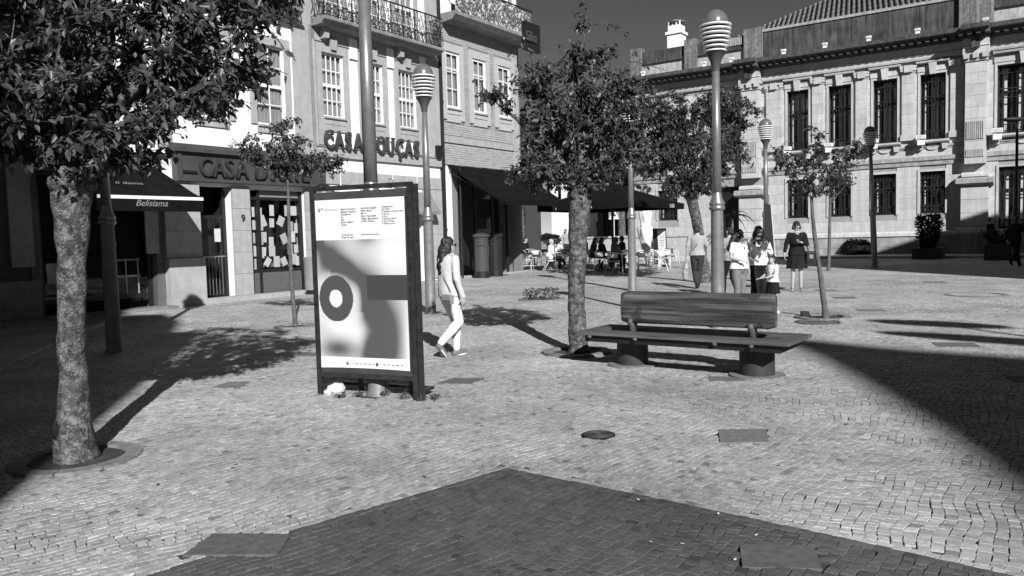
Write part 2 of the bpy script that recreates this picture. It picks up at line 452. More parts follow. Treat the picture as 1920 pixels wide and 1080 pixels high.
def cobbles():
    rs = np.random.RandomState(4)
    cw, ch = 0.061, 0.060
    th = math.radians(50)
    N = 480; M = 480
    rows = []
    # lattice of joint points, warped so that the courses wander
    bu = np.arange(-N//2, N//2+1)*cw; bv = np.arange(-M//2, M//2)*ch
    P = []
    quads = []
    for j in range(len(bv)-1):
        off = rs.uniform(0, cw)
        wd = rs.uniform(0.72, 1.3, len(bu)); cu = np.cumsum(wd)*cw; cu = cu - cu[len(cu)//2] + off + 2.0
        jit = rs.uniform(-0.0038, 0.0038, (len(bu), 4)) + (rs.rand(len(bu), 4) < 0.07)*0.006
        a = cu[:-1]; b = cu[1:]
        v0 = bv[j]; v1 = bv[j+1]
        n = len(a); gap = 0.0020
        q = np.zeros((n, 4, 2))
        q[:, 0] = np.stack([a+gap+jit[:-1, 0], np.full(n, v0+gap)+jit[:-1, 1]], 1)
        q[:, 1] = np.stack([b-gap+jit[:-1, 2], np.full(n, v0+gap)+jit[:-1, 3]], 1)
        q[:, 2] = np.stack([b-gap+jit[1:, 1], np.full(n, v1-gap)+jit[1:, 2]], 1)
        q[:, 3] = np.stack([a+gap+jit[1:, 0], np.full(n, v1-gap)+jit[1:, 3]], 1)
        quads.append(q)
    Q = np.concatenate(quads)
    x = Q[..., 0].copy(); y = Q[..., 1].copy()
    X = x + 0.14*np.sin(y*0.8+0.4) + 0.05*np.sin(x*1.3+y*2.1) + 0.012*np.sin(x*5.1+y*7.3)
    Y = y + 0.21*np.sin(x*0.55+0.6*np.sin(y*0.4)) + 0.07*np.sin(x*1.9+y*0.8) + 0.016*np.sin(x*6.2-y*4.7) + 0.010*np.sin(x*11.0+y*3.0)
    Q[..., 0] = X*math.cos(th) - Y*math.sin(th); Q[..., 1] = X*math.sin(th) + Y*math.cos(th) + 8.0
    # the edge between the pale and the dark paving is set as two straight rows
    edge = [DARK[k] for k in (3, 2, 1, 0)] + [DARK[-1], DARK[-2]]
    c = Q.mean(1); far = np.ones(len(Q), bool); rowsx = []
    for (ax, ay), (bx, by) in zip(edge, edge[1:]):
        Ld = math.hypot(bx-ax, by-ay); dx, dy = (bx-ax)/Ld, (by-ay)/Ld
        t = (c[:, 0]-ax)*dx+(c[:, 1]-ay)*dy; d = (c[:, 0]-ax)*-dy+(c[:, 1]-ay)*dx
        far &= ~((np.abs(d) < 0.068) & (t > -0.05) & (t < Ld+0.05))
        for side in (-1, 1):
            tt = 0.0
            while tt < Ld:
                l_ = min(rs.uniform(0.055, 0.085), max(0.03, Ld-tt)); p0, p1 = tt+0.0015, tt+l_-0.0015; o0, o1 = side*0.0015, side*rs.uniform(0.055, 0.064)
                pts = [(p0, o0), (p1, o0), (p1, o1), (p0, o1)]
                if side < 0: pts = pts[::-1]
                rowsx.append([(ax+dx*a-dy*b, ay+dy*a+dx*b) for a, b in pts]); tt += l_
    Q = np.concatenate([Q[far], np.array(rowsx)])
    c = Q.mean(1); cx, cy = c[:, 0], c[:, 1]
    keep = (cy > 3.0) & (cy < STONE_FAR+0.05) & (np.abs(cx) < 0.70*cy+0.9)
    # keep off the building fronts
    fx = -6.1 + (cy-22.9)*math.tan(math.radians(35))
    keep &= (cx > fx+0.62)
    for s in SLABW: keep &= ~inpoly(cx, cy, [(p[0]+(p[0]-sum(k[0] for k in s)/4)*0.03, p[1]+(p[1]-sum(k[1] for k in s)/4)*0.03) for p in s])
    for p, r in ROUNDS[:1]+ROUNDS[2:]: keep &= (cx-p[0])**2+(cy-p[1])**2 > (r+0.004)**2
    for p, r in PITS: keep &= (cx-p[0])**2+(cy-p[1])**2 > (r+0.004)**2
    Q = Q[keep]; c = c[keep]; cx, cy = c[:, 0], c[:, 1]; n = len(Q)
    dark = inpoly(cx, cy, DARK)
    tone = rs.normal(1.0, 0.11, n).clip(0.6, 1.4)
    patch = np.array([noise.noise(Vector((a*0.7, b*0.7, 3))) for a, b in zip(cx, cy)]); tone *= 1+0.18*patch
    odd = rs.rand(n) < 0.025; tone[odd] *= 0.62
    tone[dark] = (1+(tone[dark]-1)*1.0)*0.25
    z = SLOPE*cy
    dz = rs.normal(0, 0.0012, n); tilt = rs.normal(0, 0.0011, (n, 4))
    def ring(f, zz, tl):
        p = c[:, None, :] + (Q-c[:, None, :])*f
        return np.concatenate([p, (z+dz+zz)[:, None, None]+(tilt*tl)[..., None]], 2)
    W = np.concatenate([ring(0.955, 0.0, 1), ring(1.0, -0.0028, 1), ring(1.0, -0.02, 0)], 1)   # n,12,3
    fl = []
    for a in (0, 4):
        for k in range(4): fl.append((a+k, a+4+k, a+4+(k+1) % 4, a+(k+1) % 4))
    faces = np.array([(0, 1, 2, 3)] + fl)
    # which stones show largest: the nearest in view
    vis = np.where((np.abs(cx) < 0.66*cy) & (cy > 3.75), cy, 99)
    order = np.argsort(vis); big = set(order[:295].tolist())
    rest = np.array([i for i in range(n) if i not in big])
    Wr = W[rest]; nr = len(rest)
    me = bpy.data.meshes.new('cobblestones')
    me.vertices.add(nr*12); me.vertices.foreach_set('co', Wr.reshape(-1))
    me.loops.add(nr*36); me.polygons.add(nr*9)
    idx = (faces[None]+np.arange(nr)[:, None, None]*12).reshape(-1)
    me.loops.foreach_set('vertex_index', idx.astype(np.int32))
    me.polygons.foreach_set('loop_start', np.arange(nr*9, dtype=np.int32)*4)
    me.update(); me.validate(); me.shade_flat()
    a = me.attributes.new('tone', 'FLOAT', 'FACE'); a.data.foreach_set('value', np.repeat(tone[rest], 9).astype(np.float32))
    me.materials.append(M_cob)
    o = link('cobblestones', me, ground); o['kind'] = 'stuff'
    for i in order[:295]:
        m1 = bpy.data.meshes.new('cobblestone')
        ctr = W[i][0:4].mean(0)
        m1.from_pydata([tuple(p-ctr) for p in W[i]], [], [tuple(f) for f in faces])
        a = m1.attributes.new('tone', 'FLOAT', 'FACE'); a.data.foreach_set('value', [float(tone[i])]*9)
        m1.materials.append(M_cob)
        link('cobblestone', m1, ground, tuple(ctr))
cobbles()

M_slab = mat('granite_slab', 0.15, var=0.25, scale=20, rough=0.8, bump=0.3, bscale=150, objrand=0.15)
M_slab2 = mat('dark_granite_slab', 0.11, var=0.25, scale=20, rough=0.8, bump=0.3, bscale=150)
for i, s in enumerate(SLABW):
    cxy = Vector((sum(p[0] for p in s)/4, sum(p[1] for p in s)/4))
    if inpoly(np.array([0.0]), np.array([0.0]), s)[0]: pass
    mb = MB(); z = gz(0, cxy.y)
    top = [(p[0], p[1], gz(0, p[1])+0.004) for p in s]; bot = [(p[0], p[1], gz(0, p[1])-0.02) for p in s]
    area = sum(s[k][0]*s[(k+1) % 4][1]-s[(k+1) % 4][0]*s[k][1] for k in range(4))
    f = [(0, 1, 2, 3), (7, 6, 5, 4)] + [(k, k+4, (k+1) % 4+4, (k+1) % 4) for k in range(4)]
    if area < 0: f = [tuple(reversed(q)) for q in f]
    mb.add(top+bot, f)
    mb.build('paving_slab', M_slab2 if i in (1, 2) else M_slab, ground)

# round cast-iron grate and ring covers
def disc(name, p, r, m, dz=0.006, h=0.02, n=40): 
    mb = MB(); mb.lathe([(r, dz-h), (r, dz), (0.0, dz)], n, (p[0], p[1], gz(0, p[1])))
    return mb.build(name, m, ground)
p, r = ROUNDS[0]
dr = thing('drain_cover', 'round black iron drain cover with concentric rings set in the pale cobbles', 'drain cover', (p[0], p[1], gz(0, p[1])))
mb = MB(); mb.lathe([(r, -0.02), (r, 0.004), (0, 0.004)], 40); mb.build('plate', M_dark, dr)
for k in range(5):
    rr = 0.12-0.024*k; mb = MB(); mb.lathe([(rr-0.011, -0.002), (rr-0.011, 0.009), (rr, 0.009), (rr, -0.002)], 40, cap=False); mb.build('ring', mat('worn_iron', 0.07, rough=0.5, var=0.3, scale=30), dr)
p, r = ROUNDS[1]
mb = MB(); mb.lathe([(r-0.1, 0.0), (r-0.1, 0.012), (r, 0.012), (r, 0.0)], 48, (p[0], p[1], gz(0, p[1])+0.002), cap=False)
o = mb.build('ring_kerb', M_granite_d); tag(o, 'wide flat stone ring in the sunlit paving near the right edge', 'stone ring')
p, r = ROUNDS[2]
mc = thing('manhole_cover', 'round stone filled manhole cover just in front of the thin leaning tree', 'manhole cover', (p[0], p[1], gz(0, p[1])))
mb = MB(); mb.lathe([(r-0.035, -0.02), (r-0.035, 0.010), (r, 0.010), (r, -0.02)], 40, cap=False); mb.build('rim', mat('worn_iron', 0.07), mc)
mb = MB(); mb.lathe([(r-0.04, -0.02), (r-0.04, 0.004), (0, 0.004)], 40); mb.build('lid', M_slab, mc)
mb = MB(); mb.box(-0.17, 0.14, -0.02, 0.03, 0.004, 0.009); mb.build('bar', M_iron, mc)

# ------------------------------------------------------------------ facade frames
LO = Vector((-6.1, 22.9, 0)); LROT = math.radians(55)          # local x runs along the left row of houses, away from the camera
BO = Vector((17.8, 38.5, 0)); BROT = math.radians(-35)         # local x runs along the bank, towards the camera
def facade_pt(px, py, O, rot, out=0.0):
    D = Vector((math.cos(rot), math.sin(rot))); N = Vector((D.y, -D.x))
    d = ray(px, py); o = Vector((O.x, O.y)) + N*out
    t = (o.x*N.x+o.y*N.y)/(d[0]*N.x+d[1]*N.y)
    return ((t*d[0]-O.x)*D.x+(t*d[1]-O.y)*D.y, EYE+t*d[2])
def Lp(px, py, out=0.0): return facade_pt(px, py, LO, LROT, out)
def Bp(px, py, out=0.0): return facade_pt(px, py, BO, BROT, out)
def house(name, label, O, rot): return thing(name, label, 'building', O, rot)

def sash_window(par, s0, s1, z0, z1, cols=4, rows=4, recess=0.03, m=M_wood, curtain=True, mid=True, fr=0.06, bar=0.028, rng=R):
    """frame > panes, glazing bars; a lit room-side curtain behind"""
    y = recess
    f = MB()
    f.box(s0, s0+fr, y, y+.05, z0, z1); f.box(s1-fr, s1, y, y+.05, z0, z1)
    f.box(s0+fr, s1-fr, y, y+.05, z1-fr, z1); f.box(s0+fr, s1-fr, y, y+.05, z0, z0+fr)
    W = link('window', bpy.data.meshes.new('window'), par); W.data = f.mesh('window_frame', m)
    a0, a1, b0, b1 = s0+fr, s1-fr, z0+fr, z1-fr
    gb = MB()
    for i in range(1, cols):
        x = a0+(a1-a0)*i/cols; gb.box(x-bar/2, x+bar/2, y+.008, y+.04, b0, b1)
    for j in range(1, rows):
        z = b0+(b1-b0)*j/rows; t = bar*1.7 if (mid and j == rows//2) else bar/2
        gb.box(a0, a1, y+.002, y+.046, z-t/1, z+t/1)
    gb.build('glazing_bars', m, W)
    for i in range(cols):
        for j in range(rows):
            x0 = a0+(a1-a0)*i/cols+bar/2; x1 = a0+(a1-a0)*(i+1)/cols-bar/2
            z0_ = b0+(b1-b0)*j/rows+bar/2; z1_ = b0+(b1-b0)*(j+1)/rows-bar/2
            q = MB(); q.box(x0, x1, y+.02, y+.026, z0_, z1_); q.build('pane', M_glass, W)
    if curtain:
        c = MB(); 
        n = 24; xs = [a0+(a1-a0)*k/n for k in range(n+1)]
        vs = []; 
        for k, x in enumerate(xs):
            yy = y+.10+.006*math.sin(k*1.9)
            zt = b1-0.02; vs += [(x, yy, b0), (x, yy, zt)]
        c.add(vs, [(2*k, 2*k+2, 2*k+3, 2*k+1) for k in range(n)])
        c.build('curtain', mat('window_curtain', 0.30, var=0.2, scale=2), W)
    return W

# ---- house 1: stone house at the far left, in shade
h1 = house('stone_house', 'tall stone house at the far left, its front in deep shade behind the big tree', LO, LROT)
G0 = 0.05
M_h1 = mat('shaded_house_stone', 0.075, var=0.2, scale=1.2, bump=0.3, bscale=50, streak=0.2)  # stone tone lowered so the shade on this front reads near black
H1 = [(-12.6, -11.2, -.2, 3.0), (-10.2, -8.7, -.2, 3.0), (-7.15, -4.55, -.2, 3.3), (-12.4, -11.2, 4.6, 7.0), (-9.9, -8.7, 4.6, 7.0), (-7.3, -6.1, 4.6, 7.0)]
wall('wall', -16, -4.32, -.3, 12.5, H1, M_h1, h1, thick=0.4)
wall('white_wall', -5.35, -4.33, 3.55, 9.0, [], M_white, h1, thick=0.05, out=0.06)
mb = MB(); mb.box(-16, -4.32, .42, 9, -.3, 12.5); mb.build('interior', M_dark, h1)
for a in (-12.6, -10.9, -8.45, -7.35, -4.5):
    mb = MB(); mb.bo(a, a+.2, 0, .05, 0.1, 3.5); mb.build('jamb', mat('shaded_jamb_stone', .12, var=.2, streak=.1), h1)  # jamb granite darkened too, shade put into its tone
mb = MB(); mb.bo(-7.75, -7.3, 0.0, .09, 1.3, 3.6); mb.build('light_panel', mat('pale_panel', 0.28), h1)
mb = MB(); mb.bo(-4.78, -4.45, 0.06, .10, 1.5, 2.9); mb.build('light_panel', mat('pale_panel', 0.28), h1)
mb = MB(); mb.profile([(0, 0), (.08, 0), (.08, .95), (.05, 1.0), (0, 1.0)], -16, -7.2); mb.build('plinth', M_granite_d, h1)
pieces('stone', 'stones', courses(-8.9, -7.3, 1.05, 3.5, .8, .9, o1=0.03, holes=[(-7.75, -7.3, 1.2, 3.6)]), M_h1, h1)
for hq in H1[3:]: sash_window(h1, *hq, cols=2, rows=4, curtain=False)
for (a, b) in ((-12.7, -11.0), (-10.1, -8.5), (-7.5, -5.9)):
    mb = MB(); mb.profile([(0, 4.25), (.12, 4.3), (.12, 4.45), (0, 4.5)], a, b); mb.build('sill', M_granite, h1)
# shopfront behind the striped awning
sf = MB(); sf.box(-7.15, -7.05, .1, .16, -.1, 3.3); sf.box(-4.65, -4.55, .1, .16, -.1, 3.3); sf.box(-5.75, -5.65, .1, .16, -.1, 3.3); sf.box(-7.05, -4.65, .1, .16, .45, .55)
sf.build('shopfront_frame', M_black, h1)
q = MB(); q.box(-7.05, -5.76, .12, .13, .55, 3.2); q.box(-5.64, -4.66, .12, .13, .55, 3.2); q.build('shop_window', M_glass, h1)
mb = MB(); mb.box(-5.5, -4.8, .2, .25, .95, 1.0); mb.box(-5.5, -4.8, .2, .25, 1.35, 1.38)
for x in (-5.45, -5.15, -4.85): mb.box(x-.012, x+.012, .2, .225, .5, 1.4)
mb.build('display_rack', mat('pale_metal', 0.5, rough=.4), h1)
mb = MB(); mb.box(-6.95, -6.5, .18, .2, .9, 1.35); mb.build('notice', mat('notice_paper', 0.5), h1)
mb = MB(); mb.ell((-5.3, .5, 1.75), (.14, .1, .2)); mb.ell((-5.3, .5, 2.06), (.07, .08, .1)); mb.tube([(-5.3, .5, 1.6), (-5.3, .5, .5)], .015); mb.build('display_bust', mat('display_bust', 0.3), h1, smooth=True)
mb = MB(); mb.profile([(0, -.1), (.55, -.1), (.55, .22), (0, .22)], -16, -4.3); mb.build('doorstep', M_granite_d, h1)

def awning(par, name, label, s0, s1, ztop, zlow, out, val, striped, words):
    O = par.location; rot = par.rotation_euler.z
    D = Vector((math.cos(rot), math.sin(rot), 0))
    a = thing(name, label, 'awning', O + D*s0, rot)
    L = s1-s0
    m = M_fabric
    c = MB(); t = .012
    n = 10; vs = []; k = 12
    for i in range(n+1):
        f = i/n; oo = out*f; zz = ztop+(zlow-ztop)*f - .04*math.sin(math.pi*f)
        for j in range(k+1):
            vs.append((L*j/k, -oo-.02, zz + .012*math.sin(j*2.3+i)))
    fs = []
    for i in range(n):
        for j in range(k): q = i*(k+1)+j; fs.append((q, q+k+1, q+k+2, q+1))
    nn = len(vs); vs2 = [(x, y, z-t) for x, y, z in vs]
    fs2 = [tuple(reversed([q+nn for q in f])) for f in fs]
    c.add(vs+vs2, fs+fs2); c.build('canopy', m, a)
    for x in (0.0, L):
        e = MB(); e.prism([(0, 0), (0, 0), (0, 0)], 0, 0) if False else None
        e.add([(x-.006, -.03, ztop-.03), (x-.006, -out, zlow-.03), (x-.006, -out, zlow-val), (x-.006, -.03, zlow-val*.2),
               (x+.006, -.03, ztop-.03), (x+.006, -out, zlow-.03), (x+.006, -out, zlow-val), (x+.006, -.03, zlow-val*.2)],
              [(0, 1, 2, 3), (7, 6, 5, 4), (0, 4, 5, 1), (1, 5, 6, 2), (2, 6, 7, 3), (3, 7, 4, 0)])
        if name == 'shop_awning': e.build('side_flap', m, a)
    v = MB(); v.box(0, L, -out-.035, -out-.022, zlow-val, zlow-.015); v.build('valance', m, a)
    if striped:
        q = MB(); q.box(0, L, -out-.05, -out-.036, zlow-.07, zlow+.0); q.build('white_stripe', mat('white_plastic', .8, rough=.4), a)
    q = MB(); q.tube([(0, -out, zlow-.02), (L, -out, zlow-.02)], .018); q.tube([(.1, -.03, ztop-.25), (.1, -out+.02, zlow-.03)], .014); q.tube([(L-.1, -.03, ztop-.25), (L-.1, -out+.02, zlow-.03)], .014)
    q.build('awning_arm', M_iron, a)
    for (txt, size, x, z, sh, hgt, onroof, wd) in words:
        me = text_mesh(txt, size, depth=.004, shear=sh, width=wd)
        me.materials.append(mat('sign_lettering_grey', .22, var=.05))
        if onroof:
            ang = math.atan2(ztop-zlow, out)
            for vv in me.vertices:
                h = vv.co.z; vv.co = (vv.co.x, vv.co.y*1+h*math.cos(ang), h*math.sin(ang))
            f = (z-zlow)/(ztop-zlow)
            link('lettering', me, a, (x, -out*(1-f)-.05, z+.0))
        else:
            link('lettering', me, a, (x, -out-.045, z))
    return a
awning(h1, 'shop_awning', 'black shop awning with a white stripe and pale script lettering, at the shaded left', -6.85, -4.42, 3.62, 2.76, 1.9, .33, True,
    [('Belisiama', .2, .80, 2.54, .4, 0, False, 1.0), ('il dame', .22, .75, 3.05, .35, 0, True, 1.0)])

# ---- house 2: white house with the dark stone shop sign
sh = house('street_house', 'continuation of the left row beside the camera', LO, LROT)
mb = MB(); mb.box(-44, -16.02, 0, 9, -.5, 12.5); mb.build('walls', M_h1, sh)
h2 = house('shop_house', 'white house with granite trim over a bookshop with a long dark sign board', LO, LROT)
H2 = [(-3.3, -2.3, .0, 3.2), (-1.72, .14, .2, 3.15), (-3.25, -2.25, 4.95, 7.15), (-1.35, -.35, 4.95, 7.15), (-3.3, -2.2, 8.3, 10.6), (-1.4, -.3, 8.3, 10.6)]
wall('wall', -4.3, .56, -.2, 13, H2, M_white, h2, thick=.35)
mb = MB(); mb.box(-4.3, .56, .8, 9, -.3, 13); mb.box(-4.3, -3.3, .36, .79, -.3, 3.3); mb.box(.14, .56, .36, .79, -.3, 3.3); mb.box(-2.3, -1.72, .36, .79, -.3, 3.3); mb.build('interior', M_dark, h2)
def surround(par, q, t=.2, o=.05, sill=True, key=False, down=0.0, m=None):
    m = m or M_granite
    s0, s1, z0, z1 = q
    mb = MB(); mb.bo(s0-t, s0, 0, o, z0-down, z1); mb.build('jamb', m, par)
    mb = MB(); mb.bo(s1, s1+t, 0, o, z0-down, z1); mb.build('jamb', m, par)
    mb = MB(); mb.bo(s0-t, s1+t, 0, o+.005, z1, z1+t*1.25); mb.build('lintel', m, par)
    if sill:
        mb = MB(); mb.profile([(0, z0-.22), (o, z0-.22), (o, z0-.07), (o+.06, z0-.05), (o+.06, z0), (0, z0)], s0-t*.0, s1+t*.0); mb.build('sill', m, par)
    if key:
        c = (s0+s1)/2; mb = MB(); mb.prism([(c-.09, z1+.1), (c+.09, z1+.1), (c+.14, z1+.42), (c-.14, z1+.42)], -o-.08, 0); mb.build('keystone', m, par)
for hq in H2[2:]:
    sash_window(h2, *hq, cols=2 if hq[3] < 8 else 3, rows=4); surround(h2, hq)
mb = MB(); mb.bo(-.05, .55, 0, .07, 4.1, 13); mb.build('corner_pilaster', M_granite, h2)
mb = MB(); mb.bo(-4.3, -3.95, 0, .07, 4.1, 13); mb.build('corner_pilaster', M_granite, h2)
# ground floor piers of granite blocks
blk = []
for (a, b) in ((-4.3, -3.32), (-2.3, -1.74), (.16, .72)):
    blk += courses(a, b, .3, 3.2, .62, 2, o0=0, o1=.16 if a < -3.5 else .07)
pieces('granite_block', 'granite_blocks', blk, M_granite, h2)
mb = MB(); mb.bo(-4.3, -3.3, 0, .24, .0, 1.35); mb.build('pier_base', M_granite, h2)
letters('9', .26, -2.06, .085, 2.28, M_black, h2, name='house_number', depth=.01, bold=.004)
# sign board
sb = MB(); sb.bo(-3.95, .85, 0, .22, 3.28, 4.0); sb.build('sign_board', mat('dark_sign_stone', .058, rough=.5, var=.2, scale=3, bump=.15), h2)
mb = MB(); mb.profile([(0, 4.0), (.34, 4.0), (.34, 4.10), (.28, 4.2), (0, 4.22)], -4.05, .95); mb.build('sign_cornice', mat('dark_sign_stone', .1), h2)
mb = MB(); mb.bo(-3.95, .85, .22, .25, 3.28, 3.36); mb.build('sign_edge', mat('dark_sign_stone', .1), h2)
mb = MB(); mb.bo(-3.93, -3.83, .22, .26, 3.36, 4.0); mb.build('sign_edge', mat('dark_sign_stone', .1), h2)
mb = MB(); mb.bo(-3.8, -3.42, .23, .27, 3.48, 3.54); mb.build('sign_line', M_black, h2)
x = -3.38
for ch, wd in zip("CASA D'ARTE", (.42, .40, .36, .42, .2, .42, .16, .40, .38, .36, .34)):
    if ch != ' ':
        letters(ch, .70, x, .27, 3.42, mat('dark_bronze_letter', .04, rough=.35), h2, name='letter', depth=.09, bold=.004, width=.80)
    x += wd*.93
# recessed door
mb = MB(); mb.box(-3.3, -3.2, .25, .35, .15, 3.1); mb.box(-2.4, -2.3, .25, .35, .15, 3.1); mb.box(-3.2, -2.4, .25, .35, 2.35, 2.45); mb.box(-3.2, -2.4, .25, .35, .15, .3); mb.build('door_frame', M_black, h2)
d_ = MB(); d_.box(-3.2, -2.75, .28, .31, .3, 2.35); d_.build('door', M_glass, h2)
d_ = MB(); d_.box(-2.72, -2.42, .28, .31, .3, 2.35); d_.build('door', M_glass, h2)
for k in range(7):
    mb = MB(); xx = -3.1+k*.1; mb.tube([(xx, .22, .35), (xx, .22, 1.35)], .01, 5); mb.build('rail_bar', mat('steel', .35, rough=.3, metal=.7), h2)
mb = MB(); mb.tube([(-3.15, .22, 1.36), (-2.4, .22, 1.36)], .016, 6); mb.build('rail', mat('steel', .35), h2)
q = MB(); q.box(-2.66, -2.48, .26, .27, 1.75, 2.1); q.build('notice', mat('notice_paper', .5), h2)
# display window
mb = MB(); mb.box(-1.72, -1.62, .06, .2, .2, 3.15); mb.box(.04, .14, .06, .2, .2, 3.15); mb.box(-1.42, -1.34, .06, .2, .2, 3.15); mb.box(-1.62, -1.42, .07, .19, 2.88, 2.96); mb.box(-1.34, .04, .07, .19, 2.88, 2.96); mb.box(-1.62, -1.42, .07, .19, .88, .96); mb.box(-1.34, .04, .07, .19, .88, .96); mb.build('display_frame', M_black, h2)
mb = MB(); mb.box(-1.62, -1.42, .09, .14, .2, .88); mb.box(-1.34, .04, .09, .14, .2, .88); mb.build('stall_riser', mat('grey_panel', .10, rough=.5), h2)
q = MB(); q.box(-1.62, -1.42, .12, .13, .96, 2.88); q.build('display_glass', M_glass, h2)
q = MB(); q.box(-1.34, .04, .12, .13, .96, 2.88); q.build('display_glass', M_glass, h2)
mb = MB(); mb.box(-1.34, .04, .1, .16, 2.96, 3.12); mb.build('transom', mat('grey_panel2', .2), h2)
M_print = mat('printed_page', .55, var=.25, scale=30, objrand=.2)
RP = random.Random(3)
cards = []
for j in range(5): cards += [(-1.53, 2.55-j*.36, 0), (-1.28, 2.55-j*.38, 0)] if j < 4 else []
cards += [(-.85, 2.6, 0), (-.3, 2.6, 0), (-.07, 2.6, 0), (-1.15, 2.3, -.35), (-.85, 2.25, 0), (-.55, 2.3, .45), (-.2, 2.15, 0), (-1.15, 1.85, 0), (-.45, 1.8, -.4), (-.15, 1.85, 0), (-.9, 1.7, 0), (-.88, 1.45, 0),
    (-.25, 1.5, 0), (-.03, 1.5, 0), (-1.2, 1.45, .1), (-1.05, 1.15, .6), (-.75, 1.15, 0), (-.5, 1.15, -.4), (-.1, 1.2, 0), (-1.52, 1.1, 0), (.0, 2.1, 0), (.0, 1.15, 0)]
cm = MB(); cm.box(-.5, .5, -.003, .003, -.5, .5); cme = cm.mesh('printed_card', M_print)
for (x, z, r) in cards:
    x2, z2 = x+.0, z
    o = link('printed_card', cme, h2, (x2, .17+RP.uniform(0, .03), z2)); o.scale = (RP.uniform(.15, .22), 1, RP.uniform(.24, .32)); o.rotation_euler = (0, r, 0)
mb = MB(); mb.box(-1.3, .0, .3, .7, 1.0, 1.04); mb.box(-1.1, -.9, .35, .5, 1.04, 1.3); mb.box(-.7, -.4, .35, .5, 1.04, 1.22); mb.build('display_books', mat('display_books', .2, var=.5, scale=12), h2)
mb = MB(); mb.profile([(0, -.1), (.42, -.1), (.42, .18), (.30, .18), (.30, .30), (0, .30)], -4.25, 2.2); mb.build('doorstep', M_granite, h2)

# ---- house 3: the white house with the raised serif lettering
h3 = house('balcony_house', 'white house with three tall sash windows under a wrought iron balcony', LO, LROT)
W3 = [(1.02, 1.90, 5.42, 7.32), (2.72, 3.60, 5.42, 7.32), (4.32, 5.20, 5.42, 7.32)]
U3 = [(1.0, 1.95, 8.3, 11), (2.7, 3.62, 8.3, 11), (4.3, 5.22, 8.3, 11)]
D3 = [(1.2, 2.4, -.1, 3.2), (3.0, 5.3, -.1, 3.0)]
wall('wall', .58, 6.38, -.2, 13, W3+U3+D3, M_white, h3)
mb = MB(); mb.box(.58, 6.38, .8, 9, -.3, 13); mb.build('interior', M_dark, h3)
for hq in W3:
    sash_window(h3, *hq, cols=4, rows=4); surround(h3, hq, t=.2, o=.06, key=True, down=.85)
    mb = MB(); mb.bo(hq[0], hq[1], 0, .045, 5.0, 5.2); mb.build('apron', M_granite, h3)
    for x in (hq[0]-.36, hq[1]+.24):
        pass
mb = MB(); mb.bo(.58, 6.38, 0, .05, 7.62, 8.0); mb.build('lintel_band', M_granite, h3)
for x in (2.32, 3.96, 5.55):
    mb = MB(); mb.bo(x-.17, x+.17, .05, .062, 7.3, 7.92); mb.lathe([(0, 0)], 3) if False else None; mb.build('white_panel', M_white, h3)
for hq in U3:
    sash_window(h3, *hq, cols=3, rows=5); surround(h3, hq, t=.18, sill=False)
mb = MB(); mb.bo(5.78, 6.38, 0, .07, 4.5, 13); mb.build('corner_pilaster', M_granite, h3)
mb = MB(); mb.bo(.58, .78, 0, .05, 4.5, 13); mb.build('edge_strip', M_granite, h3)
band = []
xs = [.58, 1.6, 2.75, 3.9, 5.1, 6.38]
for a, b in zip(xs, xs[1:]): band.append((a+.006, b-.006, -.09, 0, 4.22, 4.5))
for a, b in zip(xs, xs[1:]): band.append((a+.05, b-.03, -.05, 0, 3.42, 3.82))
blk = courses(5.35, 6.38, .3, 3.4, .75, 1.2, o1=.05) + courses(.6, 1.2, .3, 3.3, .6, 1.2, o1=.05) + courses(2.42, 3.0, .3, 3.3, .6, 1.2, o1=.05)
pieces('granite_block', 'granite_blocks', band+blk, M_granite, h3)
mb = MB(); mb.profile([(0, 4.5), (.12, 4.5), (.12, 4.54), (0, 4.56)], .58, 6.38); mb.build('ledge', M_granite_d, h3)
mb = MB(); mb.profile([(0, -.1), (.42, -.1), (.42, .24), (0, .24)], 2.22, 6.4); mb.build('doorstep', M_granite, h3)
letters('D', .34, 3.65, .06, 3.48, M_granite_d, h3, name='letter', depth=.01)
# raised letters CASA BOUCAS
lm = mat('dark_painted_letter', .055, rough=.4)
x = .90
def serif(ch): return {'A': [(.02, 0, .12), (.40, 0, .12)], 'B': [(.03, 0, .08)], 'U': [(.03, 1, .12), (.40, 1, .12)]}.get(ch, [])
for ch, wd in zip("CASA BOUÇAS", (.44, .44, .38, .46, .12, .42, .48, .46, .46, .46, .40)):
    if ch != ' ':
        cn = ch
        me = text_mesh(cn, .78, depth=.09, bold=.010, width=.68)
        me.materials.append(lm)
        lo = link('letter', me, h3, (x, -.16, 4.47))
        zs_ = [v.co.z for v in me.vertices]; xs_ = [v.co.x for v in me.vertices]; top = .48
        sm = MB()
        if ch == 'A':
            for xx in (min(xs_)+.03, max(xs_)-.03): sm.box(xx-.05, xx+.05, -.045, .045, 0, .03)
        if ch == 'U':
            for xx in (min(xs_)+.04, max(xs_)-.04): sm.box(xx-.06, xx+.06, -.045, .045, max(zs_)-.04, max(zs_))
        if ch == 'B': sm.box(min(xs_)-.05, min(xs_)+.06, -.06, .06, 0, .035); sm.box(min(xs_)-.05, min(xs_)+.06, -.06, .06, max(zs_)-.035, max(zs_))
        if ch in 'CSÇ':
            zt = max(zs_); sm.box(max(xs_)-.06, max(xs_)-.01, -.06, .06, zt-.16, zt-.02)
        if sm.v: sm.build('serif', lm, lo)
    x += wd*.96
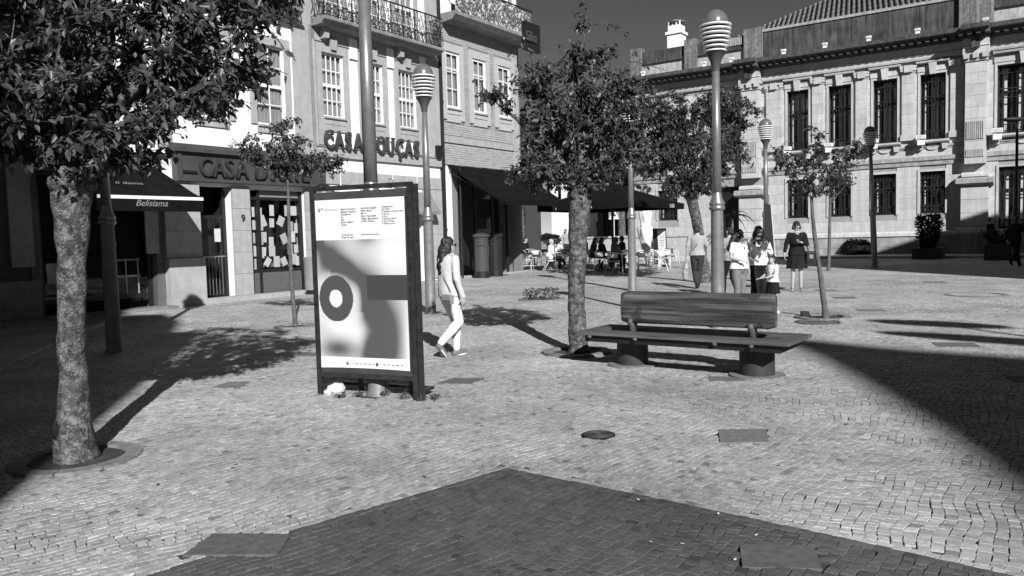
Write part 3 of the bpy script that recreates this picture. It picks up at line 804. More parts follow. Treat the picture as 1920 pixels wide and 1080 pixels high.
# balcony with scrollwork
def balcony(par, s0, s1, z, out=.62, hgt=1.0, stagger=True):
    mb = MB(); mb.profile([(0, z-.22), (out-.12, z-.2), (out-.05, z-.12), (out+.04, z-.09), (out+.04, z), (0, z)], s0, s1); mb.build('balcony_slab', M_granite_d, par)
    rl = MB(); rl.tube([(s0+.03, 0, z+hgt), (s0+.03, -out+.02, z+hgt), (s1-.03, -out+.02, z+hgt), (s1-.03, 0, z+hgt)], .025, 6); rl.build('balcony_rail', M_iron, par)
    rl = MB(); rl.tube([(s0+.03, 0, z+.06), (s0+.03, -out+.02, z+.06), (s1-.03, -out+.02, z+.06), (s1-.03, 0, z+.06)], .014, 5); rl.build('balcony_rail', M_iron, par)
    sc = MB(); path = []
    n = int((s1-s0)/.07)
    for i in range(n+1):
        x = s0+.03+(s1-s0-.06)*i/n; path.append((x, -out+.02))
    for i in range(1, 7):
        y = -out+.02+i*(out-.02)/7; path.append((s0+.03, y)); path.append((s1-.03, y))
    for k, (x, y) in enumerate(path):
        ph = k*2.4; amp = .045
        pts = []
        for j in range(13):
            t = j/12; pts.append((x+amp*math.sin(t*9+ph)*(1 if y < -out+.1 else 0), y+(amp*math.sin(t*9+ph) if y > -out+.1 else 0), z+.06+(hgt-.06)*t))
        sc.tube(pts, .0125, 4, cap=False)
        if k % 2 == 0 and y < -out+.1:
            for zc, rr in ((z+.18, .06), (z+.32, .06), (z+.5, .045), (z+.72, .05)):
                sc.tube([(x+rr*math.cos(a_*.7), y-.01, zc+rr*math.sin(a_*.7)) for a_ in range(9)], .010, 4, cap=False)
    o = sc.build('scrollwork', M_iron, par); o['kind'] = 'stuff'
    for i in range(0, n+1, 8):
        x = s0+.03+(s1-s0-.06)*i/n; q = MB(); q.box(x-.013, x+.013, -out+.008, -out+.032, z, z+hgt); q.build('baluster', M_iron, par)
    for x in np.arange(s0+.4, s1-.2, 1.62):
        c = MB(); c.prism([(x-.1, z-.22), (x+.1, z-.22), (x+.07, z-.52), (x-.07, z-.52)], -.3, 0); c.build('corbel', M_granite, par)
balcony(h3, .66, 6.02, 8.2)
balcony(h2, -3.6, .0, 8.25, out=.5)
# small awning box beside the doorway of the third house
mb = MB(); mb.profile([(0, 3.3), (.5, 2.62), (.5, 2.52), (0, 2.6)], 4.3, 5.75); mb.build('door_canopy', mat('grey_canopy', .2), h3)
mb = MB(); mb.bo(3.05, 5.25, -.3, -.25, 0, 3.0); mb.build('shop_door', M_black, h3)
mb = MB(); mb.bo(1.25, 2.35, -.3, -.25, 0, 3.2); mb.build('shop_door', M_black, h3)
# downpipes
dp = MB(); dp.tube([(.57, -.1, 8.0), (.60, -.1, 4.6), (.62, -.1, 3.9)], .04, 8); o = dp.build('drainpipe', mat('grey_pipe', .2, rough=.5), h2)
dp = MB(); dp.tube([(6.43, -.12, 13), (6.43, -.12, .5)], .06, 8)
for z in (2, 4.3, 6.5, 9, 11): dp.lathe([(.075, -.05), (.075, .05)], 8, (6.43, -.12, z))
dp.build('drainpipe', M_black, h3)
mb = MB(); mb.bo(6.05, 6.25, .07, .2, 4.5, 4.95); mb.build('meter_box', M_black, h3)
wl = thing('wall_lantern', 'small globe lantern on an iron bracket at the corner of the white balcony house', 'lantern', LO+Vector((math.cos(LROT), math.sin(LROT), 0))*5.9+Vector((.82, -.57, 0))*.45+Vector((0, 0, 9.0)), LROT)
mb = MB(); mb.ell((0, 0, 0), .11); mb.lathe([(.02, .1), (.06, .14), (0, .3)], 10); mb.build('globe', M_granite_d, wl, smooth=True)
mb = MB(); mb.tube([(0, 0, -.1), (.1, .1, -.12), (.45, .4, -.05)], .015); mb.build('bracket', M_iron, wl)

# ---- house 4: tiled brick house on the corner
h4 = house('brick_house', 'brick faced corner house with a long balcony and a cafe under a black awning', LO, LROT)
W4 = [(6.82, 7.62, 6.38, 8.38), (8.40, 9.22, 6.38, 8.38), (10.0, 10.84, 6.38, 8.38)]
U4 = [(7.0, 7.9, 10.3, 12.4), (8.5, 9.4, 10.3, 12.4), (10.0, 10.9, 10.3, 12.4)]
D4 = [(7.35, 11.3, .0, 4.1)]
M_brk = mat('glazed_brick', .34, var=.12, scale=4, rough=.6, objrand=.12)
M_mort = mat('brick_mortar', .19, var=.1)
wall('wall', 6.48, 11.38, -.2, 14, W4+U4+D4, M_mort, h4)
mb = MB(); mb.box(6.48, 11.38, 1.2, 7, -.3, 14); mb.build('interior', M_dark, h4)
mb = MB(); mb.box(6.9, 7.34, .36, 1.19, 0, 4); mb.build('interior_pier', M_dark, h4)
bricks = courses(6.5, 11.36, 4.35, 9.4, .082, .24, holes=[(a-.24, b+.24, c-.5, d+.3) for a, b, c, d in W4]+[(6, 12, 5.12, 5.38)], o1=.012, gap=.012, jit=.1)
pieces('brick', 'bricks', bricks, M_brk, h4)
mb = MB(); mb.bo(6.48, 11.38, 0, .05, 5.13, 5.37); mb.build('stone_band', M_granite, h4)
mb = MB(); mb.bo(6.48, 6.95, 0, .04, 0, 4.3); mb.build('white_pier', M_white, h4)
mb = MB(); mb.bo(11.0, 11.38, 0, .04, 4.35, 9.6); mb.build('corner_strip', M_granite, h4)
M_g4 = mat('painted_surround', .42, var=.08, streak=.1)
for hq in W4:
    surround(h4, hq, t=.22, o=.05, m=M_g4, down=.42)
    a, b, c, d = hq
    mb = MB(); mb.bo(a, b, 0, .04, c-.5, c-.24); mb.build('apron', M_g4, h4)
    sash_window(h4, a, b, c, d, cols=2, rows=3, fr=.09, bar=.03, mid=False, recess=.0)
    mb = MB(); mb.box(a+.09, b-.09, .05, .12, d-.62, d-.54); mb.build('transom', M_wood, h4)
for hq in U4: sash_window(h4, *hq, cols=2, rows=3); surround(h4, hq, t=.18, sill=False)
wall('upper_wall', 6.49, 11.37, 9.62, 14, U4, M_white, h4, thick=.05, out=.03)
mb = MB(); mb.box(6.9, 11.1, .9, .95, .2, 3.9); mb.build('shopfront', M_black, h4)
for x in (7.5, 8.5, 9.6, 10.6):
    mb = MB(); mb.box(x-.04, x+.04, .1, .2, .1, 3.9); mb.build('mullion', M_iron, h4)
q = MB(); q.box(8.54, 9.56, .14, .15, .3, 3.7); q.build('shop_window', M_glass, h4)
mb = MB(); mb.profile([(0, 9.3), (.55, 9.35), (.72, 9.5), (.72, 9.62), (0, 9.62)], 6.62, 11.6); mb.build('balcony_slab', M_granite_d, h4)
# the balcony panel with leaf work
rl = MB(); rl.tube([(6.66, 0, 10.6), (6.66, -.7, 10.6), (11.55, -.7, 10.6), (11.55, 0, 10.6)], .03, 6); rl.build('balcony_rail', M_iron, h4)
pn = MB(); RB = random.Random(5)
for k in range(650):
    x = RB.uniform(6.7, 11.5); z = RB.uniform(9.66, 10.55); r = RB.uniform(.03, .07); a0 = RB.uniform(0, 6)
    pn.tube([(x+r*math.cos(a0+t), -.69, z+r*math.sin(a0+t)) for t in (0, .8, 1.6, 2.4, 3.2)], .012, 4, cap=False)
o = pn.build('scrollwork', mat('worn_ironwork', .10, var=.4), h4); o['kind'] = 'stuff'
pb = MB(); pb.box(6.7, 11.5, -.66, -.645, 9.64, 10.56); pb.build('balcony_panel', mat('pale_weathered_panel', .5, var=.35, scale=9), h4)
side = MB(); side.box(11.38, 11.5, 0, 7, -.3, 14); side.build('side_wall', M_granite_d, h4)
cs = thing('corner_sign', 'dark upright sign with raised script letters at the end of the high balcony', 'sign', LO+Vector((math.cos(LROT), math.sin(LROT), 0))*10.75+Vector((.82, -.57, 0))*.85, LROT)
mb = MB(); mb.box(.0, 1.1, -.0, .14, 9.0, 10.1); mb.build('board', M_black, cs)
letters('Silva', .55, .0, .03, 9.35, mat('dark_painted_letter', .055), cs, depth=.08, bold=.012, shear=.25, width=.78)
mb = MB(); mb.box(.2, .9, .14, .75, 9.55, 9.6); mb.build('bracket', M_iron, cs)
awning(h4, 'cafe_awning', 'black cafe awning sloping out from the brick corner house', 6.72, 11.3, 4.33, 2.92, 2.35, .12, False, [])
cp = MB(); pp = LO+Vector((math.cos(LROT), math.sin(LROT), 0))*7.0+Vector((.82, -.57, 0))*.3; cp.tube([(0, 0, 0), (0, 0, 4.2)], .035, 8)
mb = cp.build('awning_post', M_iron, h4); mb.location = (7.05, -.35, .0)
mb = MB(); mb.profile([(0, -.1), (.3, -.1), (.3, .3), (0, .3)], 6.4, 11.4); mb.build('doorstep', M_granite, h4)

# ------------------------------------------------------------------ the bank
bk = house('bank_building', 'long pale stone bank with tall barred windows, pilasters and a blackened parapet', BO, BROT)
UW = [(-4.15, -3.09, 5.72, 8.76), (-2.13, -1.07, 5.72, 8.76), (-.07, .99, 5.72, 8.76), (1.97, 3.03, 5.72, 8.76)]
UB = [(5.05, 7.05, 5.72, 8.76), (-8.35, -6.62, 5.72, 8.5), (-11.3, -9.6, 5.72, 8.5), (10.1, 11.2, 5.72, 8.76)]
LW = [(-4.17, -3.11, 2.28, 4.25), (-2.13, -1.07, 2.28, 4.25), (-.1, .96, 2.28, 4.25), (1.98, 3.04, 2.28, 4.25)]
LB = [(5.15, 7.2, 1.5, 4.25), (-8.3, -6.65, .4, 4.1), (-11.4, -10.2, 2.4, 4.1), (10.1, 11.2, 2.28, 4.25)]
ALLW = UW+UB+LW+LB
wall('wall', -12.85, 14, -.2, 10.1, ALLW, M_bankd, bk, thick=.5)
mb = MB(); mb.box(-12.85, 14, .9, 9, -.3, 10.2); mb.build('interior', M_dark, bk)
holes = [(a-.02, b+.02, c-.02, d+.02) for a, b, c, d in ALLW]
st = courses(-12.85, 14, 1.5, 4.55, .51, 1.15, holes=holes, o1=.03, gap=.007, jit=.1) + courses(-12.85, 14, 4.95, 9.2, .5, 1.2, holes=holes, o1=.03, gap=.007, jit=.1)
st = [b for b in st if not (b[0] < -6.4 and b[1] > -5.4) and not (b[0] > 3.85 and b[1] < 4.66)]
pieces('stone_block', 'stone_blocks', st, M_bank, bk, keyf=lambda b: -(b[1]-b[0])*(b[5]-b[4])*(1 if -6 < b[0] < 8 else .2))
# plinth
pl = courses(-12.85, 14, .2, 1.2, .5, 1.6, o1=.16, gap=.006, holes=[LB[1]])
pieces('plinth_block', 'plinth_blocks', pl, mat('stained_plinth_stone', .30, var=.35, scale=1.2, streak=.3, bump=.3, bscale=30, objrand=.1), bk)
for a, b in ((-12.85, -8.3), (-6.65, 14)):
    mb = MB(); mb.profile([(0, 1.2), (.16, 1.2), (.22, 1.24), (.2, 1.38), (.1, 1.48), (0, 1.5)], a, b); mb.build('plinth_moulding', M_bank, bk)
# belt course and string mouldings
for (z, o, h_) in ((4.55, .16, .40), (5.3, .10, .16)):
    segs = [(-12.85, -6.4), (-5.33, 3.84), (4.67, 14)]
    for a, b in segs:
        mb = MB(); mb.profile([(0, z), (o*.5, z), (o*.6, z+h_*.4), (o, z+h_*.55), (o, z+h_), (0, z+h_+.03)], a, b); mb.build('string_course', mat('stained_moulding', .36, var=.25, streak=.3), bk)
# small pilasters between the upper windows
def pil(s0, s1, o, z0, z1, cap=True):
    mb = MB(); mb.bo(s0-.05, s1+.05, 0.03, o+.05, z0, z0+.28); mb.build('pilaster_base', M_bank, bk)
    n = 6
    for k in range(n):
        a = z0+.28+(z1-.45-z0-.28)*k/n; b = z0+.28+(z1-.45-z0-.28)*(k+1)/n
        mb = MB(); mb.bo(s0, s1, 0.03, o, a+.004, b-.004); mb.build('pilaster_block', M_bank, bk)
    if cap:
        mb = MB(); mb.bo(s0-.02, s1+.02, 0.03, o+.03, z1-.45, z1-.26); mb.bo(s0-.09, s1+.09, .03, o+.09, z1-.22, z1-.12)
        mb.bo((s0+s1)/2-.17, (s0+s1)/2+.17, .03, o+.13, z1-.42, z1-.1)
        for x in (s0+.02, s1-.02): mb.lathe([(.09, -.02), (.09, .02)], 10, (x, -o-.03, z1-.3)) if False else mb.bo(x-.08, x+.08, .03, o+.08, z1-.36, z1-.23)
        mb.build('capital', M_bank, bk)
for a, b in ((-5.2, -4.4), (-2.9, -2.35), (-.85, -.3), (1.2, 1.75), (3.22, 3.75), (7.3, 7.9)):
    pil(a, b, .14, 5.75, 9.35)
def bigpil(s0, s1):
    mb = MB(); mb.bo(s0-.25, s1+.25, 0, .75, -.1, 1.25); mb.build('pilaster_plinth', mat('stained_plinth_stone', .3), bk)
    mb = MB(); mb.profile([(0, 1.25), (.82, 1.25), (.86, 1.35), (.78, 1.5), (.62, 1.6), (0, 1.6)], s0-.3, s1+.3); mb.build('pilaster_torus', M_bank, bk)
    z = 1.62
    for k in range(3):
        mb = MB(); mb.bo(s0-.12, s1+.12, 0, .6, z, z+.60); mb.build('pilaster_block', M_bank, bk); z += .615
    mb = MB(); mb.profile([(0, z), (.62, z), (.82, z+.1), (.82, z+.3), (.66, z+.36), (0, z+.36)], s0-.32, s1+.32); mb.build('pilaster_ledge', mat('stained_moulding', .36), bk)
    z += .4
    mb = MB(); mb.profile([(0, z), (.62, z), (.62, z+.12), (.5, z+.2), (0, z+.2)], s0-.1, s1+.1); mb.build('pilaster_torus', M_bank, bk)
    # fluted panels
    for (z0, z1) in ((4.75, 5.1), (5.55, 6.35)):
        n = 9
        for k in range(n):
            x0 = s0+.06+(s1-s0-.12)*k/n; mb = MB(); mb.bo(x0+.018, x0+(s1-s0-.12)/n-.018, .5, .545, z0, z1); mb.build('flute', M_bank, bk)
    z = 4.45; n = 9; dz = (9.0-4.45)/n
    for k in range(n):
        mb = MB(); mb.bo(s0, s1, 0, .5, z+k*dz+.005, z+(k+1)*dz-.005); mb.build('pilaster_block', M_bank, bk)
    mb = MB(); mb.bo(s0-.04, s1+.04, 0, .56, 9.0, 9.12); mb.bo(s0-.1, s1+.1, 0, .62, 9.3, 9.55); mb.bo(s0-.02, s1+.02, 0, .52, 9.12, 9.3)
    mb.build('capital', M_bank, bk)
    for x in (s0+.05, s1-.05, (s0+s1)/2):
        mb = MB(); mb.prism([(x-.11, 9.12), (x+.11, 9.12), (x+.13, 9.34), (x-.13, 9.34)], -.68, -.5); mb.build('capital_scroll', M_bank, bk)
    mb = MB(); mb.prism([((s0+s1)/2-.14, 9.55), ((s0+s1)/2+.14, 9.55), ((s0+s1)/2+.2, 10.1), ((s0+s1)/2-.2, 10.1)], -.85, -.4); mb.build('console', M_stain, bk)
bigpil(3.84, 4.67); bigpil(-6.4, -5.5)
# window dressings
M_cur = mat('pale_blind', .75, var=.06)
def bank_window(q, upper=True, nb=7):
    s0, s1, z0, z1 = q
    mb = MB(); mb.bo(s0-.10, s0, .03, .07, z0, z1+.1); mb.bo(s1, s1+.10, .03, .07, z0, z1+.1); mb.bo(s0, s1, .03, .07, z1, z1+.1); f = mb.build('window_surround', M_bank, bk)
    win = MB(); y = .34
    win.box(s0, s0+.08, y, y+.06, z0, z1); win.box(s1-.08, s1, y, y+.06, z0, z1); win.box(s0+.08, s1-.08, y, y+.06, z1-.08, z1); win.box(s0+.08, s1-.08, y, y+.06, z0, z0+.08)
    c = (s0+s1)/2; win.box(c-.04, c+.04, y, y+.06, z0+.08, z1-.08); zt = z0+(z1-z0)*.62; win.box(s0+.08, c-.04, y+.003, y+.057, zt-.05, zt+.05); win.box(c+.04, s1-.08, y+.003, y+.057, zt-.05, zt+.05)
    W = win.build('window', M_iron, bk)
    for (a, b) in ((s0+.08, c-.04), (c+.04, s1-.08)):
        for (d, e) in ((z0+.08, zt-.05), (zt+.05, z1-.08)):
            p = MB(); p.box(a, b, y+.025, y+.031, d, e); p.build('pane', M_glass, W)
    for (fa, fb) in ((.09, .18), (.40, .50), (.57, .68), (.76, .89)):
        p = MB(); p.box(s0+(s1-s0)*fa, s0+(s1-s0)*fb, y+.07, y+.08, z0+.1, z1-.1); p.build('blind_strip', M_cur, W)
    g_ = MB(); n = nb
    for k in range(n+1):
        x = s0+.03+(s1-s0-.06)*k/n; g_.box(x-.012, x+.012, .10, .13, z0+.02, z1-.02)
    hs = [z0+.05, z0+.42, zt-.28, zt+.12, z1-.35, z1-.06] if upper else [z0+.05, z0+.38, zt-.1, zt+.05, z1-.3, z1-.06]
    for z in hs: g_.box(s0+.01, s1-.01, .098, .132, z-.022, z+.022)
    for k in range(n):
        x = s0+.03+(s1-s0-.06)*(k+.5)/n
        for (za, zb) in ((z0+.07, z0+.4), (hs[-2]+.02, hs[-1]-.02)):
            zc = (za+zb)/2; r = min(.06, (s1-s0)/n*.4); g_.tube([(x+r*math.cos(t*math.pi/3), .115, zc+(zb-za)*.42*math.sin(t*math.pi/3)) for t in range(7)], .012, 4, cap=False)
    gg = g_.build('grille', M_iron, bk)
def head(q):
    s0, s1, z0, z1 = q; c = (s0+s1)/2
    mb = MB(); mb.bo(s0-.12, s1+.12, .03, .10, z1+.12, z1+.42); mb.build('lintel', M_bank, bk)
    mb = MB(); mb.profile([(.0, z1+.45), (.28, z1+.5), (.30, z1+.58), (0, z1+.6)], s0-.16, s1+.16); mb.build('lintel_moulding', M_bank, bk)
    mb = MB(); mb.prism([(c-.11, z1-.04), (c+.11, z1-.04), (c+.17, z1+.5), (c-.17, z1+.5)], -.26, -.03); mb.build('keystone', M_bank, bk)
    mb = MB(); mb.profile([(0, z0-.2), (.25, z0-.16), (.3, z0-.1), (.3, z0-.02), (0, z0)], s0-.18, s1+.18); mb.build('sill', M_bank, bk)
    for x in (s0+.02, s1-.02):
        mb = MB(); mb.prism([(x-.09, z0-.46), (x+.09, z0-.46), (x+.12, z0-.21), (x-.12, z0-.21)], -.2, 0); mb.build('sill_bracket', M_bank, bk)
    mb = MB(); mb.lathe([(.0, 0), (.2, 0), (.2, .06), (0, .06)], 16); 
    for i, v_ in enumerate(mb.v): mb.v[i] = (c+v_[0]*1.3, -.03-v_[2], z0-.34+v_[1]*.7)
    mb.build('cartouche', M_bank, bk)
for q in UW+UB: bank_window(q, True, 7 if q[1]-q[0] < 1.3 else 11); head(q)
for q in LW+[LB[0], LB[2], LB[3]]: bank_window(q, False, 7 if q[1]-q[0] < 1.3 else 11)
mb = MB(); mb.box(-8.3, -6.65, .3, .36, .4, 4.1); mb.build('side_door', M_black, bk)
# entablature
for a, b, o in ((-12.85, -6.5, .12), (-6.5, -5.4, .55), (-5.4, 3.74, .16), (3.74, 4.77, .58), (4.77, 14, .16)):
    mb = MB(); mb.profile([(0, 9.42), (o, 9.42), (o+.03, 9.5), (o+.03, 9.6), (o+.08, 9.64), (o, 9.7), (o, 10.02), (0, 10.02)], a, b); mb.build('architrave', M_bank, bk)
    mb = MB(); mb.profile([(0, 10.02), (o, 10.02), (o+.12, 10.08), (o+.16, 10.18), (o+.75, 10.28), (o+.82, 10.3), (o+.86, 10.48), (0, 10.56)], a-.02 if o > .3 else a, b+.02 if o > .3 else b); mb.build('cornice', mat('stained_shaded_cornice', .10, var=.4, streak=.5), bk)
dn = []
x = -12.7
while x < 13.5:
    o = .12 if x < -6.6 else .16
    if -6.6 < x < -5.3 or 3.6 < x < 4.8: o = .57
    dn.append((x, x+.17, -o-.62, -o-.1, 10.09, 10.275)); x += .34
pieces('dentil', 'dentils', dn, mat('stained_shaded_cornice', .1), bk)  # dentils darkened to carry the shadow band under the cornice
# parapet
def panel(name, s0, s1, o, z0, z1, m): mb = MB(); mb.bo(s0, s1, o-.5, o, z0, z1); return mb.build(name, m, bk)
M_par = mat('parapet_stone', .42, var=.25, streak=.35)
panel('parapet_panel', -5.3, 3.5, .1, 10.56, 11.95, M_stain); panel('parapet_cap', -5.35, 3.55, .16, 11.95, 12.08, mat('stained_moulding', .36))
for a, b in ((-12.85, -12.2), (-9.6, -8.9), (-6.3, -5.35), (3.55, 4.9)):
    panel('parapet_pier', a, b, .3, 10.56, 12.2 if b < 3 else 12.6, mat('parapet_pier_stone', .2, var=.35, streak=.6))
for a, b in ((-12.2, -9.6), (-8.9, -6.3), (4.9, 14)):
    panel('parapet_panel', a, b, .1, 10.56, 11.25, M_par)
    panel('parapet_ledge', a, b, .22, 11.25, 11.33, M_stain)
    panel('parapet_panel', a, b, .12, 11.33, 11.95 if b < 3 else 12.6, M_stain)
for k in range(10):
    mb = MB(); x = -7.5+k*.11; mb.bo(x, x+.06, .13, .17, 11.5, 11.9); mb.build('fluting', M_bank, bk)
# floodlights on the sills and the cornice
fl0 = None
k = 0
for (x, z, o, sc_) in [(q[0]+.1, 5.72, .42, 1) for q in UW] + [(5.1, 5.72, .42, 1.1)] + [(x, 10.56, .45, .6) for x in (-12, -8.4, -6.9, -4.2, -2.2, -.2, 1.9, 4.6)]:
    if fl0 is None:
        fl = thing('floodlight', 'x', 'floodlight', (0, 0, 0), BROT)
        mb = MB(); mb.box(-.19, .19, -.16, .12, .0, .17); mb.build('lamp_body', mat('white_enamel', .8, rough=.4), fl)
        mb = MB(); mb.box(-.15, .15, -.1, .1, -.28, -.05); mb.box(-.04, .04, -.05, .05, -.05, 0.0); mb.build('ballast_box', mat('white_enamel', .8), fl)
        mb = MB(); mb.box(-.16, .16, -.175, -.162, .02, .15); mb.build('lens', M_glass, fl)
        fl0 = fl
    else: fl = copy_tree(fl0)
    D = Vector((math.cos(BROT), math.sin(BROT), 0)); N = Vector((D.y, -D.x, 0))
    fl.location = BO+D*x+N*o+Vector((0, 0, z+(.03 if sc_ > .9 else .17))); fl.scale = (sc_,)*3
    fl['label'] = ['white floodlight on the sill of the leftmost of the four narrow bank windows', 'white floodlight on the sill of the second narrow bank window from the left', 'white floodlight on the sill of the third narrow bank window from the left',
                   'white floodlight on the sill of the narrow bank window nearest the big pilaster', 'white floodlight under the wide barred window at the right edge'][k] if k < 5 else 'small white floodlight on the dark bank cornice, '+['leftmost of all', 'second from the left', 'third from the left', 'fourth from the left', 'fifth from the left', 'sixth from the left', 'second from the right', 'rightmost of all'][k-5]
    fl['group'] = 'floodlights on the window sills' if k < 5 else 'small floodlights on the bank cornice'
    k += 1
# roof with tile rows
rf = MB(); y0, z0, y1, z1 = 1.2, 12.0, 9.0, 15.8
rows = 26
for j in range(rows):
    f0 = j/rows; f1 = (j+1.12)/rows
    xa = -8.2+5.2*f0
    ya, za, yb, zb = y0+(y1-y0)*f0, z0+(z1-z0)*f0, y0+(y1-y0)*f1, z0+(z1-z0)*f1
    n = int((16-xa)/.26); vs = []; 
    for k in range(n*4+1):
        x = xa+k*.065; h_ = .045*abs(math.sin(k*math.pi/4))
        vs += [(x, ya, za+.06+h_), (x, yb, zb+h_*.9)]
    rf.add(vs, [(2*k, 2*k+2, 2*k+3, 2*k+1) for k in range(n*4)])
o = rf.build('roof_tiles', mat('roof_tile', .27, var=.3, scale=3), bk); o['kind'] = 'stuff'
mb = MB(); mb.add([(-8.3, 1.1, 11.95), (16, 1.1, 11.95), (16, 9.1, 15.78), (-3.0, 9.1, 15.78)], [(0, 1, 2, 3)]); mb.build('roof', mat('roof_underlay', .1), bk)
mb = MB(); mb.bo(-12.8, -6, -6, -.4, 10.2, 10.6); mb.build('flat_roof', M_stain, bk)
ch = MB(); ch.box(-11.02, -10.22, .7, 1.5, 10.5, 12.9); ch.box(-11.1, -10.14, .62, 1.58, 12.9, 13.05); ch.box(-10.98, -10.26, .74, 1.46, 13.05, 13.4)
c_ = ch.build('chimney', M_white, bk)
for x in (-10.95, -10.72, -10.5, -10.29):
    q = MB(); q.box(x-.03, x+.03, .76, .84, 13.4, 13.6); q.build('chimney_post', M_white, c_)
q = MB(); q.lathe([(.62, 0), (.3, .12), (0, .18)], 4, (-10.62, 1.1, 13.6)); q.build('chimney_cap', M_granite_d, c_)
mb = MB(); mb.profile([(0, 0), (3.2, 0), (3.2, .4), (0, .4)], -12.85, 14); sw = mb.build('pavement_kerb', mat('pavement_stone', .4, var=.15), None)
sw.location = BO; sw.rotation_euler = (0, 0, BROT); sw['kind'] = 'structure'; sw.name = 'pavement'
for v_ in sw.data.vertices: v_.co.z = -.2 if v_.co.z < .2 else gz(0, 36)+.10

# ------------------------------------------------------------------ things beyond the cafe
def box_between(A, B, depth, z0, z1):
    d = Vector((B.x-A.x, B.y-A.y)); d.normalize(); n = Vector((-d.y, d.x))*depth
    mb = MB(); mb.slab([(A.x, A.y), (B.x, B.y), (B.x+n.x, B.y+n.y), (A.x+n.x, A.y+n.y)], z0, z1); return mb
def local_house(name, label, pa, pb, Y0, Y1, depth, ztop, m, openings, floorz=0.2):
    A = at(pa, 440, Y0); B = at(pb, 440, Y1); d = math.atan2(B.y-A.y, B.x-A.x); Ln = math.hypot(B.x-A.x, B.y-A.y)
    t = thing(name, label, 'building', (A.x, A.y, 0), d)
    ops = [(a*Ln, b*Ln, c, e) for a, b, c, e in openings]
    wall('wall', 0, Ln, -.2, ztop, ops, m, t, thick=.3)
    mb = MB(); mb.box(0, Ln, .6, depth, -.3, ztop); mb.build('body', M_dark, t)
    mb = MB(); mb.profile([(0, ztop-.3), (.25, ztop-.2), (.3, ztop), (0, ztop+.02)], 0, Ln); mb.build('eaves', M_granite_d, t)
    return t, Ln
t, Ln = local_house('white_house', 'white house seen through the gap under the cafe canopy', 1035, 1132, 56, 54, 6, 6.5, M_white, [(.42, .58, .5, 3.2), (.1, .2, 3.8, 5.2), (.6, .7, 3.8, 5.2)])
for f in (.42, .58): 
    mb = MB(); mb.bo(f*Ln-.1, f*Ln+.1, 0, .06, .3, 3.4); mb.build('jamb', M_granite, t)
t, Ln = local_house('dark_garage', 'dark building with a gridded roller door behind the road sign', 1118, 1212, 52, 50, 6, 5.6, mat('shaded_render', .05), [(.15, .85, .2, 3.6)])  # front lies in shade, which is put into the wall tone
gr_ = MB()
for k in range(13): x = (.15+.7*k/12)*Ln; gr_.box(x-.02, x+.02, .1, .14, .2, 3.6)
for k in range(9): z = .2+3.4*k/8; gr_.box(.15*Ln, .85*Ln, .105, .135, z-.02, z+.02)
gr_.build('door_grid', mat('dark_grid', .08), t)
mb = MB(); mb.box(.15*Ln, .85*Ln, .2, .25, .2, 3.6); mb.build('garage_door', M_dark, t)
t, Ln = local_house('shaded_house', 'dark narrow house standing just beyond the brick corner house', 940, 1015, 47, 50, 6, 9.0, mat('shaded_render', .05), [(.4, .6, 5, 7), (.4, .6, .3, 3)])  # shade on this house is put into the wall colour
t, Ln = local_house('grey_house', 'low grey house between the garage and the left end of the bank', 1196, 1262, 51, 50, 6, 5.2, mat('grey_render', .3), [(.3, .5, 1.2, 3), (.65, .8, 1.2, 3)])
A = at(1100, 440, 42.5); B_ = at(1345, 440, 37.5)
gw = thing('garden_wall', 'low pale wall running behind the cafe tables', 'wall', (A.x, A.y, 0), math.atan2(B_.y-A.y, B_.x-A.x)); Ln = math.hypot(B_.x-A.x, B_.y-A.y)
pieces('stone_block', 'stone_blocks', [(b[0], b[1], 0, .35, b[4], b[5]) for b in courses(0, Ln, .1, 1.5, .47, 1.1)], M_bank, gw)
mb = MB(); mb.box(0, Ln, .04, .31, .1, 1.49); mb.build('core', M_bankd, gw)
mb = MB(); mb.box(-.03, Ln+.03, -.05, .4, 1.5, 1.6); mb.build('coping', M_bank, gw)

# ------------------------------------------------------------------ unseen buildings and added shade casters around the camera, outlines shaped to their shade
TE = math.tan(SUN_EL)
def uv(p): return (p[0]*math.cos(SUN_AZ)+p[1]*math.sin(SUN_AZ), -p[0]*math.sin(SUN_AZ)+p[1]*math.cos(SUN_AZ))
def uvw(u, v): return Vector((u*math.cos(SUN_AZ)-v*math.sin(SUN_AZ), u*math.sin(SUN_AZ)+v*math.cos(SUN_AZ), 0))
def caster(name, label, pts, D, depth, m):
    """pts: (u, v) ground points that its outline shades; it stands D metres behind"""
    sil = [(u, (v+D)*TE) for u, v in pts]
    poly = sil + [(sil[-1][0], -1), (sil[0][0], -1)]
    mb = MB(); mb.prism(poly, -depth, 0)
    t = thing(name, label, 'building', uvw(0, -D), SUN_AZ)
    mb.build('walls', m, t)
    return t
caster('gabled_shade_caster', 'unseen gabled block added behind the camera to cast shade', [(2.0, -2), (3.1, 1.7), (3.97, 3.68), (4.86, 5.65), (5.69, 7.79), (6.15, 9.2), (6.4, 10.3), (6.65, 10.2), (7.27, 8.8), (8.14, 7.66), (10.5, 6.9), (13, 6.2)], 30, 8, M_h1)  # added block, its gable outline drawn from the edge of the ground shade
caster('townhouse', 'townhouse behind the camera', [(-4.2, 19.4), (-3.35, 19.3), (-2.9, 18.0), (-2.7, 17.4), (-2.5, 15.4), (-1.985, 15.1)], 10, 8, M_h1)
caster('tall_townhouse', 'tall townhouse behind the camera', [(-16, 36), (-4.45, 36), (-4.21, 19)], 10.2, 9, M_h1)
